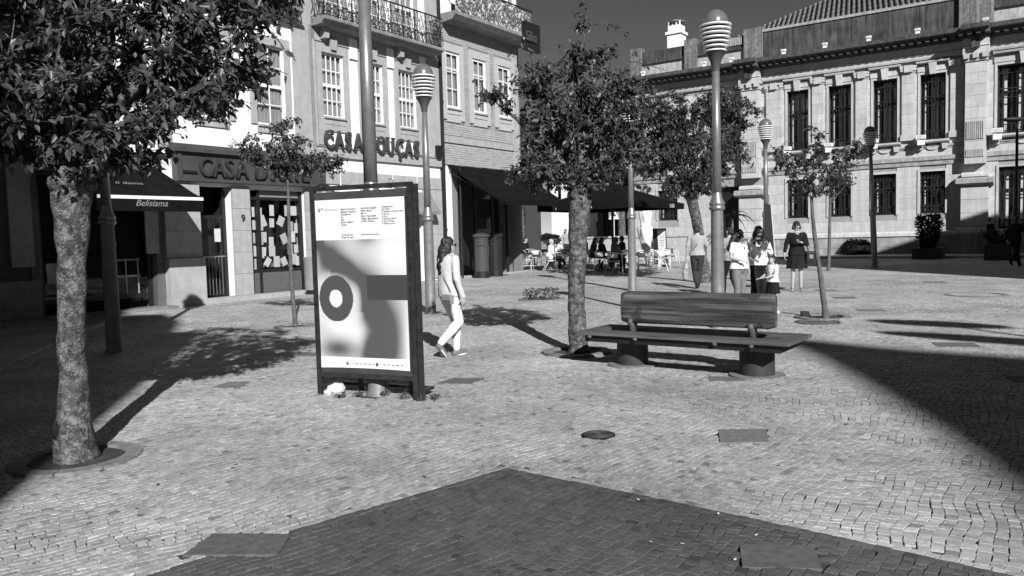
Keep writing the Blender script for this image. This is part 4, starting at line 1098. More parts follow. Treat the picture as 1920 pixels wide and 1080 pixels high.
# building just outside the right edge
mb = MB(); c0 = Vector((14.75, 18.0)); s_ = Vector((math.sin(SUN_AZ), -math.cos(SUN_AZ)))
c1 = c0+s_*22; mb.slab([(c0.x, c0.y), (c1.x, c1.y), (c1.x+12, c1.y), (c0.x+14, c0.y)], -.5, 12.6)
sbld = thing('side_building', 'building just outside the right edge', 'building', (0, 0, 0)); mb.build('walls', M_h1, sbld)
for (pxy, r, h_, tl, lb) in ((G(1740, 605), .82, 9.0, 34, 'left'), (G(1835, 634), 1.1, 9.3, 42, 'right')):  # unseen tilted ellipsoids on poles, added to throw the two shadow streaks
    base = Vector((pxy.x, pxy.y, 0)) + Vector((math.sin(SUN_AZ), -math.cos(SUN_AZ), 0))*(h_/TE)
    m_ = thing('streak_caster', 'unseen ellipsoid on a pole, added behind the camera to cast a shadow streak', 'shade caster', base)
    q = MB(); q.tube([(0, 0, -.3), (0, 0, h_)], [.08, .05]); q.build('mast', M_iron, m_)
    q = MB(); q.ell((0, 0, h_), (r, .3, .27), 24, 12, Matrix.Rotation(math.radians(tl), 3, 'Y')); q.build('streak_caster_head', M_iron, m_, smooth=True); m_.rotation_euler = (0, 0, SUN_AZ); m_['label'] = 'unseen ellipsoid on a pole, added behind the camera to cast a shadow streak, the '+lb+' one'

# ------------------------------------------------------------------ trees
M_bark = mat('lichened_bark', .062, rough=.9, var=.5, scale=16, bump=1.0, bscale=45, patch=(.15, 34.0, .68))
M_bark2 = mat('smooth_bark', .10, rough=.9, var=.35, scale=10, bump=.6, bscale=30)
M_leaf = leaf_mat('leaf', .07)
RT = random.Random(11)
def leaf_shape(L, W, fold, droop):
    pts = [(0, 0), (.30, .42), (.62, .40), (1, 0)]
    v = [(0, 0, 0), (L*.5, 0, -fold*W*.5), (L, 0, -droop*L)]
    v += [(L*.28, W*.48, fold*W*.2), (L*.62, W*.42, -droop*L*.3+fold*W*.15), (L*.28, -W*.48, fold*W*.2), (L*.62, -W*.42, -droop*L*.3+fold*W*.15)]
    f = [(0, 1, 4, 3), (1, 2, 4), (0, 5, 6, 1), (1, 6, 2)]
    return v, f
LEAFV = [leaf_shape(1, .55, .5, .15), leaf_shape(1, .5, .3, .35), leaf_shape(1, .62, .2, .05), leaf_shape(1, .45, .8, .25)]
LEAFMESH = []
for v, f in LEAFV:
    me = bpy.data.meshes.new('leaf'); me.from_pydata(v, [], f); me.materials.append(M_leaf)
    a = me.attributes.new('tone', 'FLOAT', 'FACE'); a.data.foreach_set('value', [1.0]*len(f)); LEAFMESH.append(me)

def leaf_mass(items):
    """one mesh from (matrix, leaf kind, tone) rows"""
    vs = []; ls = []; sizes = []; tn = []; off = 0
    for k in range(4):
        rows = [r for r in items if r[1] == k]
        if not rows: continue
        v = np.array([tuple(q)+(1,) for q in LEAFV[k][0]], np.float64); f = LEAFV[k][1]
        A = np.array([[list(q) for q in r[0]] for r in rows])
        W = np.einsum('nij,vj->nvi', A, v)[..., :3]
        vs.append(W.reshape(-1, 3)); n = len(rows); nv = len(v)
        flat = np.array([i for q in f for i in q]); ls.append((flat[None]+np.arange(n)[:, None]*nv+off).reshape(-1))
        sizes.append(np.tile([len(q) for q in f], n)); tn.append(np.repeat([r[2] for r in rows], len(f))); off += n*nv
    vs = np.concatenate(vs); ls = np.concatenate(ls); sizes = np.concatenate(sizes); tn = np.concatenate(tn)
    me = bpy.data.meshes.new('foliage'); me.vertices.add(len(vs)); me.vertices.foreach_set('co', vs.reshape(-1).astype(np.float32))
    me.loops.add(len(ls)); me.loops.foreach_set('vertex_index', ls.astype(np.int32)); me.polygons.add(len(sizes))
    me.polygons.foreach_set('loop_start', np.concatenate([[0], np.cumsum(sizes)[:-1]]).astype(np.int32)); me.update(calc_edges=True)
    a = me.attributes.new('tone', 'FLOAT', 'FACE'); a.data.foreach_set('value', tn.astype(np.float32)); me.materials.append(M_leaf)
    return me

def tree(name, label, base, trunk, crown, nleaf, lsize, seed, group='trees in the square', bark=None, limbs=8, big=0, knots=True, twig_r=.006, extra=None, tone=1.0, holes=0.35, drop=.5):
    """trunk: [(dx,dy,z,r)...]; crown: [(dx,dy,z, rx,ry,rz, weight)...]; leaves hang on twigs that fill the lumpy crown"""
    rg = random.Random(seed); bark = bark or M_bark
    t = thing(name, label, 'tree', base, 0, group)
    mb = MB(); P = [Vector((a, b, c)) for a, b, c, r in trunk]; Rr = [r for *_, r in trunk]
    # finely ringed trunk with an uneven outline
    pts = []; rad = []
    for i in range(len(P)-1):
        n = max(2, int((P[i+1]-P[i]).length/.06))
        for k in range(n):
            f = k/n; pts.append(P[i].lerp(P[i+1], f)); rad.append(Rr[i]+(Rr[i+1]-Rr[i])*f)
    pts.append(P[-1]); rad.append(Rr[-1])
    nn = 16 if Rr[0] > .08 else 8
    mb.tube(pts, rad, nn)
    for i, v in enumerate(mb.v):
        c = pts[min(i//nn, len(pts)-1)]; d = Vector(v)-c; k = 1+.16*noise.noise(Vector(v)*5+Vector((seed, 0, 0)))+.08*noise.noise(Vector(v)*16)
        mb.v[i] = tuple(c+d*k)
    tr = mb.build('trunk', bark, t, smooth=True)
    top = P[-1]
    tot = sum(c[6] for c in crown)
    def sample():
        q = rg.uniform(0, tot); 
        for c in crown:
            q -= c[6]
            if q <= 0: break
        while True:
            d = Vector((rg.gauss(0, 1), rg.gauss(0, 1), rg.gauss(0, 1))).normalized()*(rg.random()**(1/2.2))
            p = Vector((c[0]+d.x*c[3], c[1]+d.y*c[4], c[2]+d.z*c[5]))
            return p
    # limbs
    nodes = [(top, Rr[-1]*.55)]; lb = MB()
    if len(P) > 2: nodes.append((P[-2], Rr[-2]*.5))
    for k in range(limbs):
        c = crown[k % len(crown)]
        e = Vector((c[0], c[1], c[2]))+Vector((rg.uniform(-.6, .6)*c[3], rg.uniform(-.6, .6)*c[4], rg.uniform(-.2, .75)*c[5]))
        s = top+Vector((rg.uniform(-1, 1), rg.uniform(-1, 1), rg.uniform(-.5, 0)))*Rr[-1]*.6
        mid = s.lerp(e, .45)+Vector((rg.uniform(-.1, .1), rg.uniform(-.1, .1), rg.uniform(.05, .25)))*(e-s).length*.5
        r0 = Rr[-1]*rg.uniform(.28, .5); pp = []; rr = []
        for i in range(8):
            f = i/7; p = s*(1-f)**2+mid*2*f*(1-f)+e*f*f; p += Vector((noise.noise(p*4), noise.noise(p*4+Vector((9, 0, 0))), noise.noise(p*4+Vector((0, 9, 0)))))*.06
            pp.append(p); rr.append(r0*(1-f)+twig_r*1.5*f); nodes.append((p, rr[-1]))
        lb.tube(pp, rr, 7)
    if knots:
        for k in range(6):
            a = rg.uniform(0, 6.28); lb.ell(top+Vector((math.cos(a), math.sin(a), rg.uniform(-.9, .4)))*Rr[-1]*.75, Rr[-1]*rg.uniform(.3, .5), 8, 6)
    lb.build('limbs', bark, t, smooth=True)
    tips = []
    hol = [(sample(), rg.uniform(.18, .42)*min(crown[0][3:6])) for _ in range(int(14*holes))]
    ntw = max(30, nleaf//11)
    tw = MB()
    while len(tips) < ntw:
        p = sample()
        if any((p-h).length < r for h, r in hol) and rg.random() < .85: continue
        tips.append(p)
    if extra:
        for e in extra: tips += [Vector(e)]*1
    bigs = []
    for p in tips:
        s, r = min(nodes, key=lambda n: (n[0]-p).length + .25*max(0, n[0].z-p.z))
        ln = (p-s).length
        m_ = s.lerp(p, .5)+Vector((rg.uniform(-.1, .1), rg.uniform(-.1, .1), rg.uniform(.0, .3)))*ln
        path = [s*(1-f)**2+m_*2*f*(1-f)+p*f*f for f in (0, .2, .4, .6, .8, 1)]
        tw.tube(path, [twig_r*1.2, twig_r, twig_r*.9, twig_r*.8, twig_r*.6, twig_r*.35], 4, cap=False)
        if ln > .35 and rg.random() < .25: nodes.append((path[3], twig_r))
        k = rg.randint(7, 15); cl = rg.uniform(.75, 1.25)
        seg = min(ln, .45)
        for i in range(k):
            f = 1-(i/k)*min(1, seg/max(ln, .01)); q = s*(1-f)**2+m_*2*f*(1-f)+p*f*f
            q += Vector((rg.uniform(-1, 1), rg.uniform(-1, 1), rg.uniform(-1, 1)))*.035
            L = lsize*rg.uniform(.55, 1.25)
            yaw = rg.uniform(0, 6.283); pit = rg.gauss(drop, .5); rol = rg.gauss(0, .6)
            M = Matrix.Translation(q) @ Euler((rol, pit, yaw)).to_matrix().to_4x4() @ Matrix.Diagonal((L, L, L, 1))
            li = rg.randrange(4); tn = cl*rg.uniform(.6, 1.45)*tone
            bigs.append((M, li, tn))
    if big:
        wl_ = Vector(base)
        def dist(b):
            p = wl_+b[0].translation; r_ = p-Vector((0, 0, EYE))
            ins = abs(r_.x) < .66*r_.y and r_.z < .40*r_.y
            return r_.length/(b[0].to_scale().x) + (0 if ins else 1000)
        bigs.sort(key=dist)
        for M, li, tn in bigs[:big]:
            o = link('leaf', LEAFMESH[li], t); o.matrix_local = M
        bigs = bigs[big:]
    me = leaf_mass(bigs)
    o = link('foliage', me, t); o['kind'] = 'stuff'
    o = tw.build('twigs', bark, t); o['kind'] = 'stuff'
    return t
# big tree at the left
tree('tree', 'big leafy tree with a thick lichened trunk in a stone ring at the left edge', (T1P.x, T1P.y, gz(0, T1P.y)),
     [(0, 0, -.05, .168), (0.0, 0, .12, .143), (.0, 0, .28, .128), (.015, 0, .45, .108), (.04, 0, 1.0, .097), (.075, 0, 1.6, .100), (.09, 0, 1.85, .122), (.10, 0, 2.15, .15)],
     [(.15, 0, 3.25, 1.15, 1.1, .85, 5), (1.0, .1, 3.15, .80, .7, .60, 3.2), (-.9, 0, 3.2, .9, .9, .8, 2.5), (.2, .1, 4.3, 1.4, 1.2, .8, 4), (1.4, .2, 3.65, .50, .6, .42, 1.5), (.45, -.2, 2.6, .85, .7, .28, 2.6), (-.7, .1, 2.6, .7, .6, .3, 1.6), (1.15, 0, 2.75, .4, .4, .25, .9), (.35, -.15, 2.3, .6, .45, .18, 1.8), (-.15, -.3, 2.35, .4, .3, .18, 1.0)],
     23000, .074, 5, big=290, limbs=14)
T1 = [o for o in COL.objects if o.name == 'tree'][0]
mb = MB(); mb.ell((-.068, -.108, .25), (.034, .034, .07), 12, 8); mb.build('hollow', M_dark, T1, smooth=True)
# mid tree behind the bench
tree('tree', 'full crowned tree with a straight lichened trunk behind the left end of the bench', (T3P.x, T3P.y, gz(0, T3P.y)),
     [(0, 0, -.05, .155), (0.0, 0, .12, .125), (-.02, 0, .6, .112), (.0, 0, 1.2, .118), (.06, 0, 1.9, .14), (.08, 0, 2.2, .16)],
     [(.05, 0, 3.05, .78, .8, .72, 5), (-.5, 0, 3.5, .55, .6, .38, 1.3), (.58, 0, 3.3, .55, .5, .48, 2.2), (.05, 0, 3.75, .62, .5, .32, 1.1), (-.36, -.1, 2.40, .56, .5, .26, 2.6), (.2, -.1, 2.3, .3, .3, .15, .6), (-1.05, .1, 3.45, .35, .3, .2, .16), (.1, 0, 4.25, .16, .2, .25, .06), (.65, 0, 2.75, .4, .4, .35, 1.2), (-.35, 0, 2.8, .5, .5, .35, 1.4), (.45, 0, 3.85, .35, .3, .25, .3)],
     14000, .070, 8, limbs=14, holes=.45, extra=[(.1+a, b, c) for a, b, c in ((0, 0, 4.75), (.05, 0, 4.62), (-.06, .05, 4.5), (.0, 0, 4.4), (.12, 0, 4.3), (-1.4, 0, 3.62), (-1.3, .1, 3.5), (-1.2, 0, 3.4), (-1.1, 0, 3.55), (-.75, 0, 4.15), (-.65, .1, 4.05), (-.9, 0, 3.95), (.6, 0, 4.2), (.75, 0, 4.0), (1.15, 0, 3.7), (1.25, .1, 3.45), (-1.0, -.1, 2.3), (-1.05, 0, 2.5), (.9, -.1, 2.5))])
# thin young tree before the bookshop
tree('young_tree', 'thin young tree with a light crown in front of the shop window', (T2P.x, T2P.y, gz(0, T2P.y)),
     [(0, 0, -.05, .055), (0, 0, .15, .042), (-.03, 0, .8, .036), (-.04, 0, 1.6, .032), (-.02, 0, 2.4, .028), (-.03, 0, 2.75, .024)],
     [(0, 0, 3.1, .8, .7, .45, 3), (-.6, 0, 3.25, .55, .4, .35, 1), (.6, 0, 3.0, .55, .4, .33, 1.2), (.1, 0, 3.65, .4, .3, .3, .5), (-.2, 0, 3.5, .5, .3, .3, .5)], 3200, .08, 21, bark=M_bark2, limbs=9, knots=False, twig_r=.005, tone=1.15, holes=.5)
tree('tree', 'dense dark tree with a leaning trunk behind the man in the pale T-shirt', (5.69, 23.1, gz(0, 23)),
     [(0, 0, -.05, .20), (.0, 0, .2, .16), (-.12, 0, 1.2, .14), (-.3, 0, 2.2, .15), (-.42, 0, 2.6, .17)],
     [(-.5, 0, 4.0, 1.35, 1.4, 1.05, 5), (-1.2, 0, 4.2, .9, .9, .9, 2), (.55, 0, 3.8, 1.0, .9, .8, 2), (-.5, 0, 5.0, 1.2, 1, .55, 1.6), (1.0, 0, 4.9, .8, .6, .5, 1.1), (-.3, 0, 3.05, 1.2, 1.0, .5, 1.8), (-.4, 0, 2.75, 1.0, .8, .3, 1.0), (-1.4, 0, 5.0, .9, .9, .7, 2.2), (.5, 0, 5.2, .8, .8, .6, 1.6), (-1.6, 0, 3.6, .7, .7, .6, 1.2)],
     25000, .10, 31, limbs=14, holes=.12)
tree('young_tree', 'slender leaning young tree with a loose crown, right of the bench', (T5P.x, T5P.y, gz(0, T5P.y)),
     [(0, 0, -.05, .075), (-.01, 0, .15, .052), (-.08, 0, .7, .045), (-.17, 0, 1.3, .038), (-.22, 0, 1.75, .034), (-.24, 0, 2.1, .028)],
     [(-.3, 0, 2.65, .62, .6, .42, 3), (.2, 0, 2.75, .5, .5, .38, 1.5), (-.8, 0, 2.8, .4, .4, .25, .7), (.55, 0, 3.0, .3, .3, .25, .4), (-.2, 0, 3.15, .3, .3, .2, .5), (-.15, 0, 2.25, .35, .3, .15, .5)],
     1300, .085, 44, bark=M_bark2, limbs=9, knots=False, twig_r=.005, holes=.5)
tree('young_tree', 'farther slim young tree seen past the leaning one', (10.99, 27.2, gz(0, 27)),
     [(0, 0, -.05, .08), (0, 0, .2, .06), (.03, 0, 1.2, .055), (.05, 0, 2.3, .045)],
     [(.1, 0, 3.1, .9, .9, .6, 3), (.6, 0, 3.5, .5, .5, .4, 1)], 900, .12, 51, bark=M_bark2, limbs=6, knots=False, holes=.5)
tree('tree', 'dark leafy tree beyond the cafe canopy', (6.5, 46, gz(0, 46)), [(0, 0, 0, .25), (0, 0, 2.8, .2)],
     [(0, 0, 5.0, 2.6, 2.2, 1.9, 3), (-1.6, 0, 4.4, 1.8, 1.5, 1.2, 1.5)], 2600, .24, 61, knots=False, limbs=8, tone=.8)
tree('tree', 'dark leafy tree beyond the brick corner house', (.6, 45, gz(0, 45)), [(0, 0, 0, .25), (0, 0, 2.8, .2)],
     [(0.2, 0, 5.2, 1.3, 1.6, 2.4, 3)], 1800, .22, 62, knots=False, limbs=8, tone=.7)
# kerb rings round the trunks
def kerb_ring(par_label, p, r, z=.05, n=18, wd=.12, arc=(0, 6.2832), label=''):
    t = thing('kerb_ring', label, 'kerb ring', (p.x, p.y, gz(0, p.y)), 0, 'stone rings round the tree trunks')
    for k in range(n):
        a0 = arc[0]+(arc[1]-arc[0])*(k+.02)/n; a1 = arc[0]+(arc[1]-arc[0])*(k+.98)/n
        mb = MB(); poly = []
        for i in range(4): a = a0+(a1-a0)*i/3; poly.append((r*math.cos(a), r*math.sin(a)))
        for i in range(4): a = a1+(a0-a1)*i/3; poly.append(((r-wd)*math.cos(a), (r-wd)*math.sin(a)))
        mb.slab(poly, -.06, z+RT.uniform(-.004, .004)); mb.build('kerb_stone', mat('kerb_stone', .19, var=.3, scale=12, bump=.3, bscale=80, objrand=.1), t)
    mb = MB(); mb.lathe([(r-wd-.005, -.02), (r-wd-.02, .0), (0, .015)], 28); mb.build('soil', M_soil, t)
    return t
kerb_ring('', PITS[0][0], .46, .014, n=9, label='stone ring round the foot of the big left tree')
kerb_ring('', PITS[1][0], .46, .03, n=9, label='stone ring round the foot of the tree behind the bench')
kerb_ring('', PITS[2][0], .47, .03, n=9, label='low stone ring round the leaning young tree on the right')
kerb_ring('', T2P, .38, .02, n=9, label='low stone ring round the young tree before the bookshop')
kerb_ring('', PLP, .55, .03, n=12, label='stone ring holding a patch of small plants in the middle of the square')
bx_ = PITS[2][0]; mb = MB(); mb.box(-.06, .06, -.09, .03, 0, .12); o = mb.build('pit_block', M_black); o.location = (bx_.x-.32, bx_.y+.02, gz(0, bx_.y)); tag(o, 'small black block on the ring of the leaning young tree', 'block')

def tuft(name, label, cat, p, rad, h, n, seed, lsize=.05, group=None, tone=1.0, kindm=None):
    rg = random.Random(seed); lv = []; lf = []; tn = []
    for k in range(n):
        a = rg.uniform(0, 6.28); rr = rad*math.sqrt(rg.random()); z = h*rg.random()**.7
        M = Matrix.Translation((rr*math.cos(a), rr*math.sin(a), z)) @ Euler((rg.gauss(0, .5), rg.uniform(-1.2, .5), rg.uniform(0, 6.28))).to_matrix().to_4x4() @ Matrix.Diagonal((lsize*rg.uniform(.6, 1.4),)*3+(1,))
        v, f = LEAFV[rg.randrange(4)]; o = len(lv); lv += [tuple(M @ Vector(q)) for q in v]; lf += [tuple(i+o for i in q) for q in f]; tn += [rg.uniform(.6, 1.4)*tone]*len(f)
    st = MB()
    for k in range(max(4, n//25)):
        a = rg.uniform(0, 6.28); rr = rad*math.sqrt(rg.random()); st.tube([(rr*.6*math.cos(a), rr*.6*math.sin(a), 0), (rr*math.cos(a), rr*math.sin(a), h*rg.uniform(.6, 1))], .004, 4, cap=False)
    t = thing(name, label, cat, (p[0], p[1], gz(0, p[1])), 0, group)
    me = bpy.data.meshes.new('foliage'); me.from_pydata(lv, [], lf); a = me.attributes.new('tone', 'FLOAT', 'FACE'); a.data.foreach_set('value', tn); me.materials.append(M_leaf)
    o = link('foliage', me, t); o['kind'] = 'stuff'
    st.build('stems', M_bark2, t)
    return t
for k, (dx, dy) in enumerate(((-.28, .05), (.0, .1), (.26, 0))):
    tuft('small_plant', ['low leafy plant at the left of the ring in mid square', 'low leafy plant in the middle of the ring in mid square', 'low leafy plant at the right of the ring in mid square'][k], 'plant', (PLP.x+dx, PLP.y+dy), .17, .26, 75, 70+k, .075, 'plants in the ring in mid square', 1.6)

# ------------------------------------------------------------------ street lamps
M_pole = mat('grey_lamp_paint', .24, rough=.36, var=.15, scale=12, metal=.5, spec=.4, bump=.05, bscale=30)
M_dome = mat('dark_lamp_dome', .12, rough=.28, var=.05, spec=.5)
M_ring = mat('white_lamp_louvre', .78, rough=.35, var=.03)
lamp0 = None
LG = 'striped globe street lamps'
PSN = Vector((-.43+.0, 1.09)).normalized(); LAMPS = [((-6.0, 11.74), 0, 'striped globe lamp on a dark post in the shade before the awning shop'),
         ((-1.42, 8.115), 0, 'striped globe lamp whose pole rises behind the poster stand'),
         ((-1.69, 16.2), 0, 'striped globe lamp standing beside the walking woman in white trousers'),
         ((3.2, 20.82), 0, 'striped globe lamp half hidden in leaves, before the cafe tables'),
         ((3.35, 12.76), 0, 'tall striped globe lamp right behind the bench'),
         ((8.37, 25.8), 0, 'striped globe lamp behind the two women in white tops'),
         ((13.15, 28.42), -.035, 'leaning striped globe lamp in the shade before the bank')]
for (p, lean, lab) in LAMPS:
    if lamp0 is None:
        t = thing('street_lamp', lab, 'street lamp', (0, 0, 0), 0, LG)
        mb = MB(); mb.lathe([(.0, -.05), (.135, -.05), (.13, .02), (.108, .05), (.104, 1.0), (.095, 1.92)], 24); mb.build('lower_post', mat('worn_lamp_base_paint', .17, rough=.55, var=.2, scale=9, metal=.15), t, smooth=True, sharp=40)
        mb = MB(); mb.lathe([(.10, 1.90), (.125, 1.92), (.128, 1.95), (.112, 1.98), (.125, 2.0), (.12, 2.03), (.085, 2.1), (.07, 2.2)], 24); mb.build('collar', M_pole, t, smooth=True, sharp=50)
        mb = MB(); mb.lathe([(.072, 2.15), (.068, 3.2), (.058, 4.16)], 20); mb.build('upper_post', M_pole, t, smooth=True)
        mb = MB(); mb.lathe([(.062, 4.12), (.07, 4.2), (.09, 4.28), (.13, 4.36), (.165, 4.40), (.0, 4.405)], 24); mb.build('flare', mat('dark_lamp_flare', .07, rough=.4), t, smooth=True, sharp=50)
        mb = MB(); mb.lathe([(.11, 4.40), (.15, 4.6), (.17, 4.85), (0, 4.86)], 20); mb.build('core', mat('lamp_core', .10, rough=.5), t, smooth=True)
        for k in range(7):
            f = k/6; r = .165+.08*math.sin(f*1.45)*1.0; z = 4.435+.066*k
            mb = MB(); prof = []
            for i in range(9): a = i/8*2*math.pi; prof.append((r-.018+.030*math.cos(a), z+.0175*math.sin(a)))
            n = 28; vs = []; fs = []
            for (rr, zz) in prof[:-1]:
                for j in range(n): vs.append((rr*math.cos(6.2832*j/n), rr*math.sin(6.2832*j/n), zz))
            for i in range(8):
                for j in range(n): fs.append((i*n+j, i*n+(j+1) % n, ((i+1) % 8)*n+(j+1) % n, ((i+1) % 8)*n+j))
            mb.add(vs, [tuple(reversed(q)) for q in fs]); mb.build('louvre_ring', M_ring, t, smooth=True)
        mb = MB(); mb.lathe([(.205, 4.83)]+[(.205*math.cos(a), 4.86+.23*math.sin(a)) for a in [i/10*math.pi/2 for i in range(10)]]+[(0, 5.09)], 28); mb.build('dome', M_dome, t, smooth=True)
        lamp0 = t; L = t
    else: L = copy_tree(lamp0)
    L.location = (p[0], p[1], gz(0, p[1])); L['label'] = lab; L['group'] = LG; L.rotation_euler = (0, lean, RT.uniform(0, 6))
L = thing('street_light', 'thin dark street light with a flat oval head at the right edge', 'street light', (19.45, 30.3, .24))
mb = MB(); mb.tube([(0, 0, -.1), (0, 0, 2.5), (0, 0, 5.3)], [.075, .06, .045], 10); mb.build('pole', M_iron, L, smooth=True)
mb = MB(); mb.ell((-.12, 0, 5.42), (.5, .17, .09)); mb.tube([(0, 0, 5.25), (0, 0, 5.42)], .05); mb.build('lamp_head', M_iron, L, smooth=True)

# ------------------------------------------------------------------ poster stand
PA = Vector((-2.04, 8.19, gz(0, 8.19))); PB = Vector((-.95, 7.74, gz(0, 7.74)))
pr = math.atan2(PB.y-PA.y, PB.x-PA.x); PW = (PB-PA).length
ps = thing('poster_stand', 'black framed poster stand with a large abstract event poster', 'poster stand', (PA.x, PA.y, PA.z), pr)
HT = 2.16
def bar(name, x0, x1, y0, y1, z0, z1, m=M_black):
    mb = MB(); mb.box(x0, x1, y0, y1, z0, z1); o = mb.build(name, m, ps); return o
M_frame = mat('scratched_black_frame', .022, rough=.42, var=.5, scale=14, spec=.5, bump=.2, bscale=60)
bar('post', -.02, .03, -.03, .02, 0, HT, M_frame); bar('post', PW-.05, PW+.0, -.03, .02, 0, HT-.0, M_frame)
bar('post', PW+.004, PW+.04, .0, .045, 0, HT-.02, M_frame); bar('post', -.045, -.02, .03, .07, 0, HT-.05, M_frame)
for x in (.28, .90):
    bar('back_leg', x, x+.04, .285, .32, 0, .36, M_frame); bar('leg_strut', x, x+.04, .02, .285, .32, .36, M_frame)
bar('rail', .03, PW-.05, -.03, .02, HT-.045, HT, M_frame); bar('rail', .03, PW-.05, -.03, .02, .19, .235, M_frame); bar('rail', -.02, PW, .285, .32, .05, .08, M_frame)
bar('foot_rail', -.02, .02, .02, .285, .05, .08, M_frame); bar('foot_rail', PW-.04, PW, .02, .285, .05, .08, M_frame)
bar('head_panel', .03, PW-.05, -.015, .0, HT-.15, HT-.062, mat('dark_grey_panel', .05, rough=.5, var=.2))
bar('backing_board', .03, PW-.05, .0, .02, .235, HT-.0625, mat('dark_board', .03))
bar('foot_panel', .03, PW-.05, -.012, .0, .235, .31, mat('dark_grey_panel', .05))
X0, X1, Z0, Z1 = .035, PW-.085, .285, HT-.14; PWd = X1-X0; PHt = Z1-Z0
nx, nz = 130, 220; vs = []; fs = []; tn = []
for j in range(nz+1):
    for i in range(nx+1):
        x = X0+PWd*i/nx; z = Z0+PHt*j/nz
        wv = .0010*math.sin(i*.11+j*.02)+.0008*math.sin(i*.23+1)+.002*math.sin(j*.04)
        zz = z + (.012*math.sin(i/nx*3) if j == 0 else 0)
        vs.append((x, -.02+wv, zz))
def sst(a, b, x): x = min(1, max(0, (x-a)/(b-a))); return x*x*(3-2*x)
def gb(x, y, cx, cy, sx, sy): return math.exp(-((x-cx)/sx)**2-((y-cy)/sy)**2)
def print_tone(u, v):      # u right, v down, both 0..1 over the poster: the printed picture itself
    if v < .235 or v > .93: return 1.0, 0
    q = (v-.235)/.695
    d = 0.24
    d += .75*gb(u, q, .13, .13, .14, .12) + .55*gb(u, q, .28, .20, .16, .08) + .45*gb(u, q, .42, .3, .14, .10)
    d += .55*gb(u, q, .60, -.02, .12, .07)
    rr = math.hypot((u-.20)*1.0, (q-.52)*1.25)
    d += .5*math.exp(-((rr-.36)/.07)**2)*(1 if (u > .15 and q < .62) else .3)
    d += .75*gb(u, q, .62, .72, .20, .42)*sst(.42, .56, u) + .65*gb(u, q, .80, .80, .16, .30) + .5*gb(u, q, .62, .45, .12, .2)
    d += .75*gb(u, q, .20, .93, .2, .09) + .6*gb(u, q, .62, 1.0, .2, .12)
    d += .8*gb(u, q, .02, .02, .06, .06)
    d *= 1-.75*gb(u, q, .84, .12, .24, .2); d *= 1-.7*gb(u, q, .30, .76, .24, .09); d *= 1-.8*gb(u, q, 1.02, .85, .06, .3); d += .16*gb(u, q, .2, .0, .5, .3)
    d = min(1, max(.05, d))*.85
    ro = math.hypot((u-.205)/.195, (q-.50)/.198)
    if ro < 1: d = .10 if ro < .38 else .88
    if u > .565 and .305 < q < .51: d = .95
    return 1-d, 1
for j in range(nz):
    for i in range(nx):
        a = j*(nx+1)+i; fs.append((a, a+1, a+nx+2, a+nx+1))
        u = (i+.5)/nx; v = 1-(j+.5)/nz
        t_, h = print_tone(u, v)
        tn.append(t_)
me = bpy.data.meshes.new('poster'); me.from_pydata(vs, [], fs); me.shade_smooth()
a = me.attributes.new('print', 'FLOAT', 'FACE'); a.data.foreach_set('value', tn)
pm = bpy.data.materials.new('printed_poster'); pm.use_nodes = True; n = pm.node_tree.nodes; l = pm.node_tree.links
b = n['Principled BSDF']; b.inputs['Roughness'].default_value = .6; b.inputs['Specular IOR Level'].default_value = .3
aa = n.new('ShaderNodeAttribute'); aa.attribute_name = 'print'
tc = n.new('ShaderNodeTexCoord'); mp = n.new('ShaderNodeMapping'); mp.inputs['Rotation'].default_value = (0, math.radians(45), 0); mp.inputs['Scale'].default_value = (100, 0, 100); l.new(tc.outputs['Object'], mp.inputs[0])
vo = n.new('ShaderNodeTexVoronoi'); vo.inputs['Randomness'].default_value = 0; vo.inputs['Scale'].default_value = 1; l.new(mp.outputs[0], vo.inputs['Vector'])
# halftone: dots grow with the ink
ink = n.new('ShaderNodeMath'); ink.operation = 'SUBTRACT'; ink.inputs[0].default_value = 1; l.new(aa.outputs['Fac'], ink.inputs[1])
sq = n.new('ShaderNodeMath'); sq.operation = 'MULTIPLY'; sq.inputs[1].default_value = 1.0; l.new(ink.outputs[0], sq.inputs[0])
mr = n.new('ShaderNodeMath'); mr.operation = 'SUBTRACT'; l.new(sq.outputs[0], mr.inputs[0]); l.new(vo.outputs['Distance'], mr.inputs[1])
m3 = n.new('ShaderNodeMapRange'); m3.inputs['From Min'].default_value = -.55; m3.inputs['From Max'].default_value = .45; m3.inputs['To Min'].default_value = .84; m3.inputs['To Max'].default_value = .035; l.new(mr.outputs[0], m3.inputs['Value'])
l.new(m3.outputs[0], b.inputs['Base Color']); me.materials.append(pm)
link('poster', me, ps)
M_ink = mat('print_ink', .06, var=.05)
def ptext(txt, size, u, v, **k):
    size *= .84
    letters(txt, size, X0+PWd*u, .0245, Z1-PHt*v, M_ink, ps, depth=.0012, name='lettering', **k)
ptext('S E M I B R E V E', .026, .115, .062)
for i, s_ in enumerate(['Beatriz Ferreyra', 'Blessed Initiative', 'Deathprod', 'fis', 'Gas', 'Karen Gwyer', 'Kyoka']): ptext(s_, .032, .30, .062+.0152*i)
for i, s_ in enumerate(['Lawrence English', 'Rabih Beaini', 'Sabre', 'Steve Hauschildt', 'Valgeir Sigurdsson', 'Visible Cloaks']): ptext(s_, .032, .525, .060+.0152*i)
for i, s_ in enumerate(['Instalações por', 'Joel Cahen', 'O Sensorial e Robert Henke', 'O que faz', 'o Porto', 'A Quinta do Porto', 'A Casa do Meio', 'A Sombra do Sol']): ptext(s_, .026, .755, .056+.0138*i)
ptext('27, 28, 29 Out', .028, .30, .212); ptext('Braga, Portugal', .028, .30, .226); ptext('festivalsemibreve.com', .028, .525, .212)
mb = MB(); mb.bo(X0+PWd*.075, X0+PWd*.092, .022, .0245, Z1-PHt*.055, Z1-PHt*.048); 
mb.build('logo', M_ink, ps)
o_ = MB(); n_ = 20; vs = []; 
